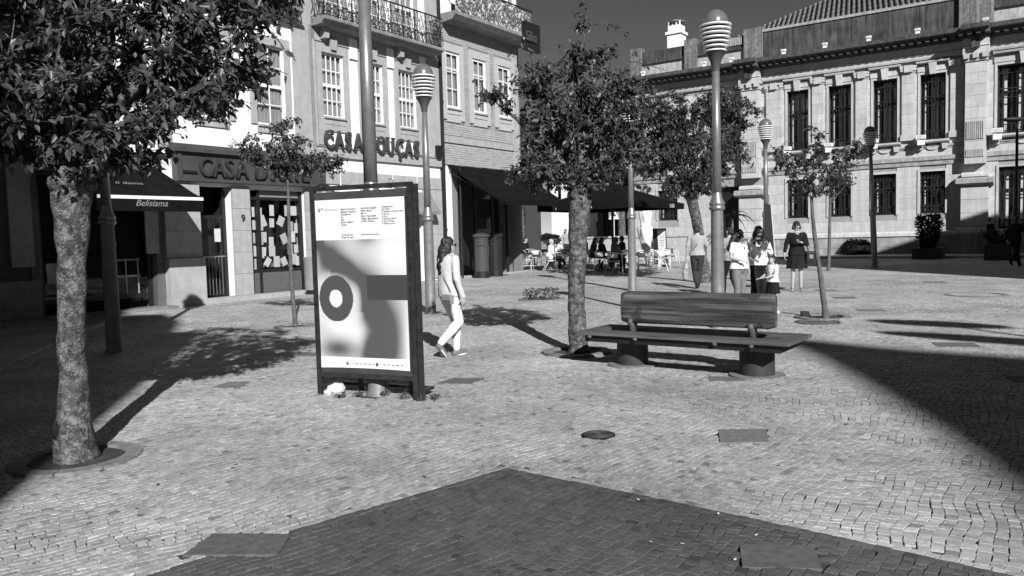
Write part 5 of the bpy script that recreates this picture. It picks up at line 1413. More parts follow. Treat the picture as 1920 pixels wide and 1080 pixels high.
for k in range(n_): a = 6.2832*k/n_; vs += [(X0+PWd*.052+.014*math.cos(a), -.0245, Z1-PHt*.058+.018*math.sin(a)), (X0+PWd*.052+.007*math.cos(a), -.0245, Z1-PHt*.058+.010*math.sin(a))]
o_.add(vs, [(2*k, (2*k+2) % (2*n_), (2*k+3) % (2*n_), 2*k+1) for k in range(n_)]); o_.build('logo', M_ink, ps)
for k, (u, r) in enumerate(((.31, .014), (.345, .006), (.375, .007), (.42, .018), (.465, .009), (.51, .016), (.56, .015), (.605, .009), (.645, .016), (.685, .007), (.725, .016), (.77, .016), (.82, .016), (.87, .016), (.92, .013))):
    q = MB(); xx = X0+PWd*u; zz = Z0+PHt*.032-.0*k
    if k in (0, 8): q.add([(xx+r*math.cos(6.2832*i/14), -.025, zz+r*1.2*math.sin(6.2832*i/14)) for i in range(14)], [tuple(range(14))])
    else: q.bo(xx-r, xx+r, .0225, .025, zz-.004, zz+.004)
    q.build('sponsor_logo', mat('grey_ink', .18) if k not in (0, 8, 13) else M_ink, ps)
# white lump of stone and weeds at its foot
rk = MB(); bmq = bmesh.new(); bmesh.ops.create_icosphere(bmq, subdivisions=3, radius=1)
for v in bmq.verts: v.co *= 1+.35*noise.noise(v.co*1.7)+.12*noise.noise(v.co*5)
me = bpy.data.meshes.new('stone'); bmq.to_mesh(me); bmq.free(); me.materials.append(mat('pale_rubble', .6, var=.25, scale=9, bump=.5, bscale=20)); me.shade_smooth()
pp = G(632, 737); o = link('stone', me, None, (pp.x, pp.y, pp.z+.04)); o.scale = (.10, .07, .07); tag(o, 'white lump of stone at the left foot of the poster stand', 'stone')
pp = G(612, 740); o2 = o.copy(); COL.objects.link(o2); o2.location = (pp.x+.02, pp.y, pp.z+.02); o2.scale = (.045, .04, .04); o2['label'] = 'smaller white stone against the left leg of the poster stand'
for k, (px, py, rd) in enumerate(((640, 746, .06), (672, 744, .05), (760, 748, .07), (792, 752, .05), (722, 742, .05), (815, 750, .05))):
    q = G(px, py); tuft('weed', ['small weed growing beside the white lump of stone', 'small weed growing between the white stone and the lamp base', 'small weed growing left of the right leg of the poster stand', 'small weed hugging the right leg of the poster stand', 'small weed growing right beside the lamp base under the poster', 'small weed standing just clear of the right leg of the poster stand'][k], 'weed', (q.x, q.y), rd, .05, 46, 200+k, .028, 'weeds at the foot of the poster stand', 1.1)

# ------------------------------------------------------------------ bench
BL = Vector((1.44, 9.45)); BR = Vector((2.67, 8.56)); br = math.atan2(BR.y-BL.y, BR.x-BL.x)
bn = thing('park_bench', 'heavy wooden bench with a log-like backrest on two dark round pedestals', 'bench', (BL.x, BL.y, gz(0, BL.y)), br)
M_plank = mat('weathered_bench_wood', .085, rough=.6, var=.45, scale=4, grain=True, bump=.4, bscale=45, streak=0, objrand=.12, spec=.4)
M_log = mat('varnished_dark_wood', .07, rough=.5, var=.6, scale=2.4, grain=True, patch=(.042, 5.0, .86), bump=.3, bscale=30, spec=.4)
PD = (BR-BL).length; dzb = gz(0, BR.y)-gz(0, BL.y)
for x, dz in ((0, 0), (PD, dzb)):
    mb = MB(); mb.lathe([(.19, 0), (.187, .34)], 32, (x, 0, dz)); o = mb.build('pedestal', mat('dark_concrete', .035, rough=.6, var=.3, scale=8), bn, smooth=True, sharp=40)
    mb = MB(); mb.lathe([(.30, -.02), (.30, .018), (.19, .02)], 36, (x, 0, dz)); mb.build('base_disc', mat('kerb_stone', .26), bn)
    mb = MB(); mb.box(x-.05, x+.05, -.36, .36, .34+dz*.5, .385); mb.build('cross_beam', M_black, bn)
SX0, SX1 = -.54, 1.99; zt = .43
for k, (y0, y1) in enumerate(((-.42, -.285), (-.275, -.15), (.15, .275), (.285, .42))):
    mb = MB(); ins = .0
    mb.slab([(SX0+abs(y0)*.0, y0), (SX1, y0), (SX1, y1), (SX0, y1)], zt-.04, zt) ; o = mb.build('seat_plank', M_plank, bn)
    bv = o.modifiers.new('soft_edge', 'BEVEL'); bv.width = .006; bv.segments = 2
for (x0, x1) in ((SX0, SX0+.16), (SX1-.16, SX1)):
    mb = MB(); mb.box(x0, x1, -.145, .145, zt-.04, zt-.001); mb.build('seat_plank', M_plank, bn)
mb = MB(); mb.box(SX0+.1, SX1-.1, -.37, -.33, zt-.12, zt-.04); mb.box(SX0+.1, SX1-.1, .33, .37, zt-.12, zt-.04); mb.box(SX0+.1, SX0+.14, -.33, .33, zt-.12, zt-.04); mb.box(SX1-.14, SX1-.1, -.33, .33, zt-.12, zt-.04); mb.build('seat_frame', M_black, bn)
# log backrest: a thick board with bulging faces and rounded ends
prof = [(-.030, .595), (-.052, .615), (-.066, .67), (-.071, .765), (-.066, .86), (-.052, .915), (-.03, .935), (.03, .935), (.045, .91), (.052, .77), (.045, .62), (.03, .595)]
LX0, LX1 = -.12, 1.73; vs = []; ns = 26
for i in range(ns+1):
    f = i/ns; x = LX0+(LX1-LX0)*f
    ed = min(f, 1-f)*(LX1-LX0); k = 1-.10*(1-min(1, ed/.05))**2
    for (y, z) in prof:
        wob = .006*noise.noise(Vector((x*2, z*7, 1)))
        vs.append((x, y*k+wob, .705+(z-.765)*k*1.12))
np_ = len(prof); fs = [(i*np_+j, (i+1)*np_+j, (i+1)*np_+(j+1) % np_, i*np_+(j+1) % np_) for i in range(ns) for j in range(np_)]
fs += [tuple(range(np_)), tuple(reversed(range(ns*np_, (ns+1)*np_)))]
mb = MB(); mb.add(vs, fs); o = mb.build('backrest', M_log, bn, smooth=True, sharp=50)
for x in (.02, 1.48):
    mb = MB(); mb.tube([(x, -.03, zt-.1), (x, -.06, .5), (x, -.09, .52), (x, -.09, .575)], [.04, .04, .033, .028], 10); mb.build('backrest_bracket', M_plank, bn, smooth=True)
    mb = MB(); mb.tube([(x, .03, zt-.1), (x, .04, .56)], .03, 8); mb.build('backrest_post', M_black, bn)
for x in (-.35, .25, 1.2, 1.6):
    mb = MB(); mb.ell((x, -.425, zt-.055), (.03, .02, .02), 8, 6); mb.build('bolt', M_plank, bn, smooth=True)

# ------------------------------------------------------------------ post boxes, bin, signs
def pbox(label, p, base_m, dome):
    t = thing('post_box', label, 'post box', (p.x, p.y, p.z), 0, 'pillar post boxes')
    mb = MB(); mb.lathe([(.29, -.05), (.29, .22), (.27, .24)], 32); mb.build('base', M_black, t, smooth=True, sharp=40)
    mb = MB(); mb.lathe([(.265, .24), (.26, 1.28), (.275, 1.29), (.275, 1.31), (.26, 1.32), (.26, 1.38), (.275, 1.39), (.275, 1.41), (.262, 1.42), (.262, 1.46)], 32); mb.build('drum', base_m, t, smooth=True, sharp=40)
    if dome: mb = MB(); mb.lathe([(.27, 1.46), (.31, 1.48), (.32, 1.54), (.30, 1.57), (.2, 1.61), (0, 1.64)], 32)
    else: mb = MB(); mb.lathe([(.27, 1.46), (.29, 1.48), (.29, 1.6), (.27, 1.62), (0, 1.625)], 32)
    mb.build('cap', base_m, t, smooth=True, sharp=40)
    mb = MB(); mb.box(-.12, .12, -.275, -.25, 1.16, 1.2); mb.build('slot', M_black, t)
    mb = MB(); mb.box(.255, .275, -.12, .12, .75, 1.15); mb.build('door', base_m, t)
pbox('lighter grey pillar post box with a domed cap', G(904, 521), mat('mid_grey_enamel', .06, rough=.35, var=.06), True)
pbox('darker flat-topped pillar post box, the right one of the pair', G(929, 518), mat('dark_enamel', .02, rough=.35, var=.06), False)
q = G(586, 551)
bi = thing('litter_bin', 'grey drum litter bin beside the shop window', 'litter bin', (q.x, q.y, q.z))
mb = MB(); mb.lathe([(.20, .12), (.21, .2), (.22, 1.0), (.23, 1.02), (.23, 1.06), (.2, 1.07), (.19, 1.0), (0, .95)], 28); mb.build('drum', mat('grey_bin', .22, rough=.5), bi, smooth=True, sharp=40)
mb = MB(); mb.lathe([(.21, -.02), (.24, .04), (.17, .1), (.14, .13)], 20); mb.build('foot', M_black, bi, smooth=True, sharp=40)
mb = MB(); mb.tube([(.2, .15, 0), (.2, .15, 3.1)], .03); mb.build('post', M_black, bi)
q2 = at(606, 372, q.y-.2)
rs = thing('round_sign', 'round shop sign with overlapping discs hanging above the litter bin', 'sign', (q2.x, q2.y, 0), -.2)
mb = MB(); mb.lathe([(0, 0), (.40, 0), (.40, .06), (0, .06)], 36)
for i, v in enumerate(mb.v): mb.v[i] = (v[0], v[2], q2.z-.12+v[1]*1.35)
mb.build('sign_disc', M_black, rs)
mb = MB(); mb.lathe([(0, 0), (.34, 0), (.34, .05), (0, .05)], 36)
for i, v in enumerate(mb.v): mb.v[i] = (v[0], v[2]-.06, q2.z+v[1])
mb.build('sign_disc', mat('mid_grey_sign', .14, rough=.4), rs)
mb = MB(); 
for (cx, cz, r) in ((-.1, .05, .09), (.06, .1, .1), (.0, -.12, .06)):
    k0 = len(mb.v); mb.add([(cx+r*math.cos(6.2832*i/16), -.066, q2.z+cz+r*math.sin(6.2832*i/16)) for i in range(16)], [tuple(range(16))])
mb.build('emblem', mat('light_grey_print', .35), rs)
mb = MB(); mb.tube([(.3, .04, q2.z+.1), (.55, .4, q2.z+.1)], .02); mb.build('bracket', M_iron, rs)
# triangular road sign
q = at(1151, 402, 40); 
ts = thing('road_sign', 'small square road sign with a triangle, on a thin post behind the cafe tables', 'road sign', (q.x, q.y, 0))
mb = MB(); mb.tube([(0, .03, 0), (0, .03, q.z+.3)], .03); mb.build('post', mat('pale_metal', .5), ts)
mb = MB(); mb.box(-.27, .27, -.02, .0, q.z-.26, q.z+.3); mb.build('plate', mat('sign_grey_plate', .2), ts)
mb = MB(); mb.prism([(-.22, q.z-.16), (.22, q.z-.16), (0, q.z+.24)], -.03, -.021); mb.build('triangle', mat('white_plastic', .8), ts)
mb = MB(); mb.prism([(-.13, q.z-.11), (.13, q.z-.11), (0, q.z+.14)], -.036, -.031); mb.build('triangle_centre', M_black, ts)
mb = MB(); mb.box(-.24, .24, -.035, -.021, q.z-.24, q.z-.19); mb.build('sign_bar', mat('white_plastic', .8), ts)
# folded white parasol
q = at(1211, 455, 35)
fp = thing('folded_parasol', 'folded white parasol tied round its pole behind the cafe tables', 'parasol', (q.x, q.y, gz(0, 35)))
mb = MB(); mb.lathe([(.03, 0), (.03, 2.9)], 8); mb.build('pole', M_iron, fp)
def wrapcloth(prof, name, seed):
    mb = MB(); mb.lathe(prof, 26)
    for i, v in enumerate(mb.v):
        a = math.atan2(v[1], v[0]); k = 1+.12*math.sin(a*5+v[2]*3+seed)+.10*noise.noise(Vector((math.cos(a)*2, math.sin(a)*2, v[2]*3+seed)))
        mb.v[i] = (v[0]*k, v[1]*k, v[2])
    return mb.build(name, mat('white_canvas', .72, var=.06, bump=.2, bscale=14), fp, smooth=True)
wrapcloth([(.0, .45), (.14, .46), (.20, .8), (.24, 1.1), (.33, 1.4), (.34, 1.6), (.26, 1.75)], 'lower_canvas', 1)
wrapcloth([(.25, 1.72), (.20, 1.82), (.22, 1.95), (.27, 2.15), (.27, 2.36), (.17, 2.44)], 'upper_canvas', 4)
wrapcloth([(.19, 2.40), (.22, 2.48), (.215, 2.80), (.02, 2.86)], 'top_canvas', 7)
# menu board
q = at(1240, 450, 33)
mn = thing('menu_board', 'pale upright menu board at the right end of the cafe tables', 'menu board', (q.x, q.y, gz(0, 33)), -.3)
mb = MB(); mb.prism([(-.30, 0.05), (.26, .05), (.20, 1.62), (-.36, 1.62)], -.03, 0); mb.build('frame', M_black, mn)
mb = MB(); mb.prism([(-.10, 0.12), (.22, .12), (.165, 1.56), (-.16, 1.56)], -.036, -.031); mb.build('menu_sheet', mat('notice_paper', .5), mn)
mb = MB()
for z in (.9, 1.0, 1.1, 1.25): mb.box(-.06, .1, -.042, -.037, z, z+.02)
mb.build('menu_lines', mat('grey_ink', .18), mn)
# tapered black board
q = at(1441, 500, 22.5)
tb = thing('sign_board', 'tall black tapered board with a pale edge behind the women in white tops', 'sign board', (q.x, q.y, gz(0, 22.5)), -.25)
mb = MB(); mb.prism([(-.13, 0.02), (.22, .02), (.06, 2.22), (-.10, 2.27)], -.05, .05); mb.build('board', M_black, tb)
mb = MB(); mb.prism([(.222, 0.02), (.25, .02), (.09, 2.2), (.062, 2.22)], -.05, .05); mb.build('pale_edge', mat('pale_metal', .5), tb)

# ------------------------------------------------------------------ cafe canopy, tables, chairs
q = at(1148, 400, 31.2)
cpp = thing('cafe_parasol', 'huge black square parasol with lettered edge over the cafe tables', 'parasol', (q.x, q.y, gz(0, 31)), math.radians(-33))
S_ = 2.15; ze = 2.85-.25; zp = 3.75-.25
vs = []; n = 12
mb = MB()
for si in range(4):
    c, s = math.cos(si*math.pi/2), math.sin(si*math.pi/2)
    pts = []; fs = []
    for i in range(n+1):
        f = i/n
        for j in range(n+1):
            g_ = (j/n*2-1); x = g_*S_*f; y = -S_*f; z = zp+(ze-zp)*f+.06*math.sin(math.pi*f)*(-1)-.05*(1-g_*g_)*f*(-1)*.5
            pts.append((x*c-y*s, x*s+y*c, z))
    for i in range(n):
        for j in range(n): a_ = i*(n+1)+j; fs.append((a_, a_+n+1, a_+n+2, a_+1))
    mb.add(pts, fs)
mb.build('canopy', M_fabric, cpp, smooth=True)
for si in range(4):
    mb = MB(); mb.M = Matrix.Rotation(si*math.pi/2, 4, 'Z'); mb.box(-S_, S_, -S_-.012, -S_, ze-.22, ze+.015); mb.build('valance', M_fabric, cpp)
    mb = MB(); mb.M = Matrix.Rotation(si*math.pi/2+math.pi/4, 4, 'Z'); mb.tube([(0, 0, zp-.08), (0, -S_*1.41, ze-.02)], .018, 6); mb.build('rib', M_iron, cpp)
mb = MB(); mb.tube([(0, 0, 0), (0, 0, zp)], .05, 10); mb.build('pole', M_iron, cpp)
mb = MB(); mb.box(-.5, .5, -.5, .5, -.05, .08); mb.build('base_plate', M_granite_d, cpp)
wm = mat('sign_lettering_pale', .6)
letters('TI', .24, -1.5, S_+.016, ze-.18, wm, cpp, depth=.003); letters('ATA', .24, -.25, S_+.016, ze-.18, wm, cpp, depth=.003)
mb = MB(); mb.M = Matrix.Rotation(math.pi/2, 4, 'Z')
me = text_mesh('LUSO', .2, depth=.003); me.materials.append(wm); o = link('lettering', me, cpp, (S_+.016, .6, ze-.18)); o.rotation_euler = (0, 0, math.pi/2)

M_ch = mat('white_chair_metal', .74, rough=.35, var=.04, spec=.5)
def make_chair():
    t = thing('cafe_chair', 'x', 'chair', (0, 0, 0))
    mb = MB()
    nb = 12; vs = []
    for i in range(nb+1):
        a = math.pi*(0.08+.84*i/nb)
        for z, rr in ((.56, .235), (.66, .25), (.74, .255)): vs.append((rr*math.cos(a), -.02+rr*math.sin(a)*.95, z))
    k = 3; mb.add(vs, [(i*k+j, (i+1)*k+j, (i+1)*k+j+1, i*k+j+1) for i in range(nb) for j in range(k-1)])
    b_ = mb.build('backrest', M_ch, t, smooth=True); sm = b_.modifiers.new('sheet', 'SOLIDIFY'); sm.thickness = .008
    mb = MB(); mb.lathe([(0, .44), (.2, .445), (.215, .455), (.2, .465), (0, .462)], 20); mb.build('seat', M_ch, t, smooth=True)
    for s in (-1, 1):
        mb = MB(); mb.tube([(s*.24, -.24, 0), (s*.235, -.18, .45), (s*.25, -.16, .66), (s*.26, -.08, .72), (s*.25, .05, .75), (s*.18, .19, .77)], .0125, 8)
        mb.build('leg', M_ch, t, smooth=True)
        mb = MB(); mb.tube([(s*.22, .30, 0), (s*.2, .08, .42), (s*.2, -.14, .445)], .0125, 8); mb.build('leg', M_ch, t, smooth=True)
    mb = MB(); mb.tube([(.18, .19, .77), (.09, .235, .775), (0, .245, .778), (-.09, .235, .775), (-.18, .19, .77)], .0125, 8); mb.build('top_rail', M_ch, t, smooth=True)
    mb = MB(); mb.tube([(-.235, -.19, .2), (.235, -.19, .2)], .009, 6); mb.build('stretcher', M_ch, t)
    return t
CH = [((963, 508), 200, 'white metal cafe chair nearest the post boxes, facing the tables'), ((988, 507), 170, 'white cafe chair second from the post boxes, its back to us'),
      ((1003, 501), 150, 'white cafe chair behind the empty pair near the post boxes'), ((886, 513), 100, 'white cafe chair under the man seated against the wall'),
      ((1032, 509), 95, 'white cafe chair of the person in the white T-shirt with crossed legs'), ((1076, 507), -80, 'white cafe chair half hidden by the lichened trunk'),
      ((1128, 507), 110, 'cafe chair of the dark haired guest in the shade'), ((1152, 512), 120, 'cafe chair of the guest seated just left of the lamp post'),
      ((1208, 511), 160, 'cafe chair just right of the lamp post'), ((1226, 507), 185, 'cafe chair in the middle of the right hand tables'),
      ((1246, 505), 170, 'bright white cafe chair at the right end of the tables'), ((1262, 500), 90, 'cafe chair behind the bright one at the right end of the tables'), ((935, 503), 120, 'white cafe chair just behind the darker post box'),
      ((1220, 497), 20, 'cafe chair on the far side of the right hand table'), ((1102, 500), 30, 'cafe chair on the far side of the shaded table'),
      ((1196, 506), 215, 'cafe chair tucked between the lamp post and the right hand table'), ((1236, 509), 200, 'cafe chair left of the bright white one at the right end'), ((985, 497), 60, 'cafe chair of the dark guest beyond the empty white chairs'), ((1056, 499), 20, 'cafe chair behind the table set with bottles'), ((1110, 503), 75, 'cafe chair of the guest leaning forward next to the lichened trunk'), ((1168, 503), 240, 'cafe chair of the shaded guest on the right of the lamp post')]
ch0 = make_chair()
for i, ((px, py), rz, lab) in enumerate(CH):
    c = ch0 if i == 0 else copy_tree(ch0)
    p = G(px, py); c.location = p; c.rotation_euler = (0, 0, math.radians(rz)); c['label'] = lab; c['group'] = 'metal cafe chairs'
def make_table():
    t = thing('cafe_table', 'x', 'table', (0, 0, 0))
    mb = MB(); mb.box(-.35, .35, -.35, .35, .73, .755); o = mb.build('table_top', M_ch, t); bv = o.modifiers.new('soft_edge', 'BEVEL'); bv.width = .008; bv.segments = 2
    for sx in (-1, 1):
        for sy in (-1, 1): mb = MB(); mb.tube([(sx*.31, sy*.31, 0), (sx*.31, sy*.31, .73)], .016, 8); mb.build('leg', M_ch, t, smooth=True)
    return t
TB = [((1060, 505), 5, 'white cafe table before the person with crossed legs, set with bottles'), ((948, 500), 20, 'white cafe table behind the post boxes'), ((1178, 511), 8, 'cafe table crossed by the lamp post before the seated guests'),
      ((1236, 498), 15, 'cafe table at the right end, holding a tray and a cup'), ((1120, 498), 0, 'cafe table in deep shade between the seated guests'), ((978, 496), 12, 'cafe table behind the two empty white chairs')]
tb0 = make_table(); TP = []
for i, ((px, py), rz, lab) in enumerate(TB):
    c = tb0 if i == 0 else copy_tree(tb0)
    p = G(px, py); c.location = p; c.rotation_euler = (0, 0, math.radians(rz)); c['label'] = lab; c['group'] = 'square cafe tables'; TP.append(p)
def small(name, label, cat, p, prof, m, n=14):
    mb = MB(); mb.lathe(prof, n); o = mb.build(name, m, None, smooth=True, sharp=50); o.location = p; tag(o, label, cat); return o
t0 = TP[0]+Vector((0, 0, .756))
mb = MB(); mb.prism([(-.1, 0), (.1, 0), (.085, .32), (-.085, .32)], -.04, .04); o = mb.build('napkin_holder', mat('white_plastic', .8)); o.location = t0+Vector((.12, 0, 0)); tag(o, 'tall white menu holder on the table by the tree trunk', 'menu holder')
small('glass_bottle', 'small glass bottle on the table beside the white menu holder', 'bottle', t0+Vector((.24, -.08, 0)), [(.03, 0), (.035, .02), (.035, .13), (.012, .2), (.012, .25), (0, .25)], mat('pale_glass', .45, rough=.1))
small('cup', 'small cup on the table before the person with crossed legs', 'cup', t0+Vector((-.1, -.05, 0)), [(.02, 0), (.035, .06), (.03, .06), (0, .02)], M_ring)
small('pepper_pot', 'small dark pot on the table by the person with crossed legs', 'pot', t0+Vector((.02, -.1, 0)), [(.02, 0), (.02, .08), (.012, .1), (0, .1)], M_black)
t3 = TP[3]+Vector((0, 0, .756))
mb = MB(); mb.box(-.2, .2, -.14, .14, 0, .02); mb.box(-.12, .1, -.1, .1, .02, .04); o = mb.build('tray', M_black); o.location = t3+Vector((-.02, 0, 0)); tag(o, 'black tray on the cafe table at the right end', 'tray')
small('cup', 'white cup on the black tray at the right end of the cafe', 'cup', t3+Vector((.24, 0, 0.0)), [(.03, 0), (.045, .1), (.04, .1), (0, .02)], M_ring)
small('glass_bottle', 'pale bottle standing left of the black tray', 'bottle', t3+Vector((-.28, .05, 0)), [(.04, 0), (.05, .02), (.05, .22), (.02, .3), (.02, .36), (0, .36)], mat('pale_glass', .45))
small('cup', 'white cup on the table behind the post boxes', 'cup', TP[1]+Vector((-.15, 0, .756)), [(.03, 0), (.045, .1), (.04, .1), (0, .02)], M_ring)
q = at(1032, 450, 33.5)
tuft('feathery_plant', 'pale feathery plant in a pot just behind the person with crossed legs', 'plant', (q.x, q.y), .38, .40, 300, 90, .16, None, 6.0)
for o in COL.objects:
    if o.name.startswith('feathery_plant'): o.location.z = .26+1.05; FPL = o
mb = MB(); mb.lathe([(.12, -1.05), (.2, -.7), (.16, 0), (0, 0)], 16); mb.build('pot', M_granite_d, FPL)

# ------------------------------------------------------------------ planters by the bank
def planter(label, p, w_, h_, kind, seed, hgt):
    t = thing('planter', label, 'planter', (p.x, p.y, p.z), BROT)
    mb = MB(); mb.box(-w_/2, w_/2, -w_/2, w_/2, 0, h_); mb.box(-w_/2-.03, w_/2+.03, -w_/2-.03, w_/2+.03, h_, h_+.05); mb.build('box', mat('dark_planter', .05, rough=.8), t)
    return t
q = G(1741, 485); planter('square dark planter holding the upright shrub before the bank', q, 1.15, .42, 0, 0, 0)
rg = random.Random(3)
def shrub(label, q, zb, shape, n, ls, seed, tone=.25, name='shrub'):
    rg = random.Random(seed); lv = []; lf = []; tn = []; st = MB()
    t = thing(name, label, 'shrub', (q.x, q.y, q.z+zb))
    for k in range(n):
        f = rg.random(); r, z = shape(f); a = rg.uniform(0, 6.28); rr = r*math.sqrt(rg.uniform(.2, 1)); 
        M = Matrix.Translation((rr*math.cos(a), rr*math.sin(a), z)) @ Euler((rg.gauss(0, .6), rg.uniform(-1.5, .3), a+rg.gauss(0, .5))).to_matrix().to_4x4() @ Matrix.Diagonal((ls*rg.uniform(.6, 1.5),)*3+(1,))
        v, ff = LEAFV[rg.randrange(4)]; o = len(lv); lv += [tuple(M @ Vector(c)) for c in v]; lf += [tuple(i+o for i in c) for c in ff]; tn += [rg.uniform(.5, 1.4)*tone]*len(ff)
        if k % 20 == 0: st.tube([(rr*.25*math.cos(a), rr*.25*math.sin(a), 0), (rr*math.cos(a), rr*math.sin(a), z)], .012, 4, cap=False)
    me = bpy.data.meshes.new('foliage'); me.from_pydata(lv, [], lf); at_ = me.attributes.new('tone', 'FLOAT', 'FACE'); at_.data.foreach_set('value', tn); me.materials.append(M_leaf)
    o = link('foliage', me, t); o['kind'] = 'stuff'; st.build('stems', M_bark2, t); return t
shrub('dark upright shrub widening upwards in the square planter before the bank', q, .4, lambda f: (.18+.32*math.sin(min(f, .75)/.75*1.57)-.15*max(0, f-.75)*4*.6, 1.45*f), 1500, .13, 5)
q = G(1872, 487); planter('square dark planter near the right edge with a loose leafy plant', q, .95, .62, 0, 0, 0)
shrub('loose leafy plant in the planter near the right edge', q, .6, lambda f: (.2+.4*f, .55*f), 260, .16, 6)
q = G(1608, 480); shrub('low clipped dark hedge bush before the bank wall', q, 0, lambda f: (.78*math.cos(f*1.45)**.35, .78*f), 4200, .09, 8, name='hedge_bush')
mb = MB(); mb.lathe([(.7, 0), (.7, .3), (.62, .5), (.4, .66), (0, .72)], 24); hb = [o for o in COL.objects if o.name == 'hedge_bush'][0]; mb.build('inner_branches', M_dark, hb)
q = at(1372, 470, 36.5); q.z = gz(0, 36.5)
pt = thing('palm_plant', 'thin dark palm-like plant beside the bank side door', 'plant', q)
mb = MB(); mb.tube([(0, 0, 0), (.05, 0, 1.0), (.02, 0, 2.0)], [.09, .07, .06], 8); mb.build('stem', M_bark2, pt)
for k in range(16):
    a = k*2.4; L_ = rg.uniform(.7, 1.1); mb = MB(); d = Vector((math.cos(a), math.sin(a), 0)); up = rg.uniform(.4, 1.3)
    pts = [Vector((.02, 0, 2.0))+d*L_*f+Vector((0, 0, up*f-1.1*f*f)) for f in (0, .25, .5, .75, 1)]
    mb.tube(pts, [.02, .035, .03, .02, .004], 4); mb.build('frond', M_leaf, pt)
    a_ = pt.children[-1].data.attributes.new('tone', 'FLOAT', 'FACE'); a_.data.foreach_set('value', [.6]*len(pt.children[-1].data.polygons))

# fallen leaves on the paving
lfm = mat('dry_leaf', .09, rough=.8, var=.3)
lme = bpy.data.meshes.new('fallen_leaf'); v, f = LEAFV[0]; lme.from_pydata(v, [], f); lme.materials.append(lfm)
k = 0
for (px, py) in [(298, 908), (252, 955), (256, 970), (474, 862), (432, 879), (440, 874), (340, 890), (540, 968), (245, 820), (190, 885), (664, 870), (790, 895), (575, 846), (520, 935), (1236, 778), (1050, 709), (60, 1060), (174, 981), (900, 800), (1209, 764), (1240, 710), (1460, 876), (1590, 798)]:
    p = G(px, py); o = link('fallen_leaf', lme, None, (p.x, p.y, p.z+.008)); s_ = RT.uniform(.03, .055); o.scale = (s_, s_, s_*1.2); o.rotation_euler = (RT.uniform(-.3, .3), RT.uniform(-.2, .1), RT.uniform(0, 6.28))
    tag(o, 'small dry fallen leaf lying on the pale cobbles', 'leaf', 'dry leaves scattered on the paving')
gr = random.Random(9)
for k in range(14):
    p = G(gr.uniform(1000, 1750), gr.uniform(905, 1070))
    if not inpoly(np.array([p.x]), np.array([p.y]), DARK)[0]: continue
    mb = MB(); mb.add([(0, 0, 0), (.02, .003, .002), (.022, .016, .003), (.004, .012, .001)], [(0, 1, 2, 3)]); o = mb.build('paper_scrap', mat('white_plastic', .8)); o.location = (p.x, p.y, p.z+.007); o.rotation_euler = (0, 0, gr.uniform(0, 6)); tag(o, 'tiny white scrap of paper on the dark paving', 'paper scrap', 'white scraps on the dark paving')

# ------------------------------------------------------------------ people
DG = bpy.context.evaluated_depsgraph_get
def fuse(mb, name, m, parent, vox=.011, smooth=3, wrinkle=0.0, wscale=9.0, seed=0.0, adapt=0):
    me0 = bpy.data.meshes.new('tmp'); me0.from_pydata(mb.v, [], mb.f)
    o = bpy.data.objects.new('tmp', me0)
    r = o.modifiers.new('r', 'REMESH'); r.mode = 'VOXEL'; r.voxel_size = vox; r.use_smooth_shade = True
    s = o.modifiers.new('s', 'SMOOTH'); s.factor = .5; s.iterations = smooth
    me = evaluated(o); me.name = name
    bpy.data.objects.remove(o); bpy.data.meshes.remove(me0)
    if wrinkle:
        n = len(me.vertices); co = np.empty(n*3, np.float32); no = np.empty(n*3, np.float32)
        me.vertices.foreach_get('co', co); me.vertex_normals.foreach_get('vector', no); co = co.reshape(-1, 3); no = no.reshape(-1, 3)
        d = np.array([noise.noise(Vector((a*wscale+seed, b*wscale, c*wscale*.6)))+.5*noise.noise(Vector((a*wscale*2.3, b*wscale*2.3+seed, c*wscale*2))) for a, b, c in co.tolist()], np.float32)
        co += no*(d*wrinkle)[:, None]; me.vertices.foreach_set('co', co.reshape(-1)); me.update()
    me.materials.clear(); me.materials.append(m); me.shade_smooth()
    return link(name, me, parent)
def limb(mb, pts, rad, n=12):
    pts = [Vector(p) for p in pts]; P = []; Q = []
    for i in range(len(pts)-1):
        k = max(2, int((pts[i+1]-pts[i]).length/.05))
        for j in range(k): f = j/k; P.append(pts[i].lerp(pts[i+1], f)); Q.append(rad[i]+(rad[i+1]-rad[i])*f)
    P.append(pts[-1]); Q.append(rad[-1])
    mb.tube(P, Q, n)
    for p, r in zip(pts, rad): mb.ell(p, r*.99, 10, 8)
def loft(mb, secs, n=20, M=None):
    vs = []; fs = []
    for (x, y, z, rx, ry) in secs:
        for k in range(n):
            t = 2*math.pi*k/n; v = Vector((x+rx*math.cos(t), y+ry*math.sin(t), z)); vs.append(M @ v if M is not None else v)
    for i in range(len(secs)-1):
        for k in range(n): fs.append((i*n+k, i*n+(k+1) % n, (i+1)*n+(k+1) % n, (i+1)*n+k))
    fs.append(tuple(range(n-1, -1, -1))); o = (len(secs)-1)*n; fs.append(tuple(range(o, o+n)))
    mb.add(vs, fs)
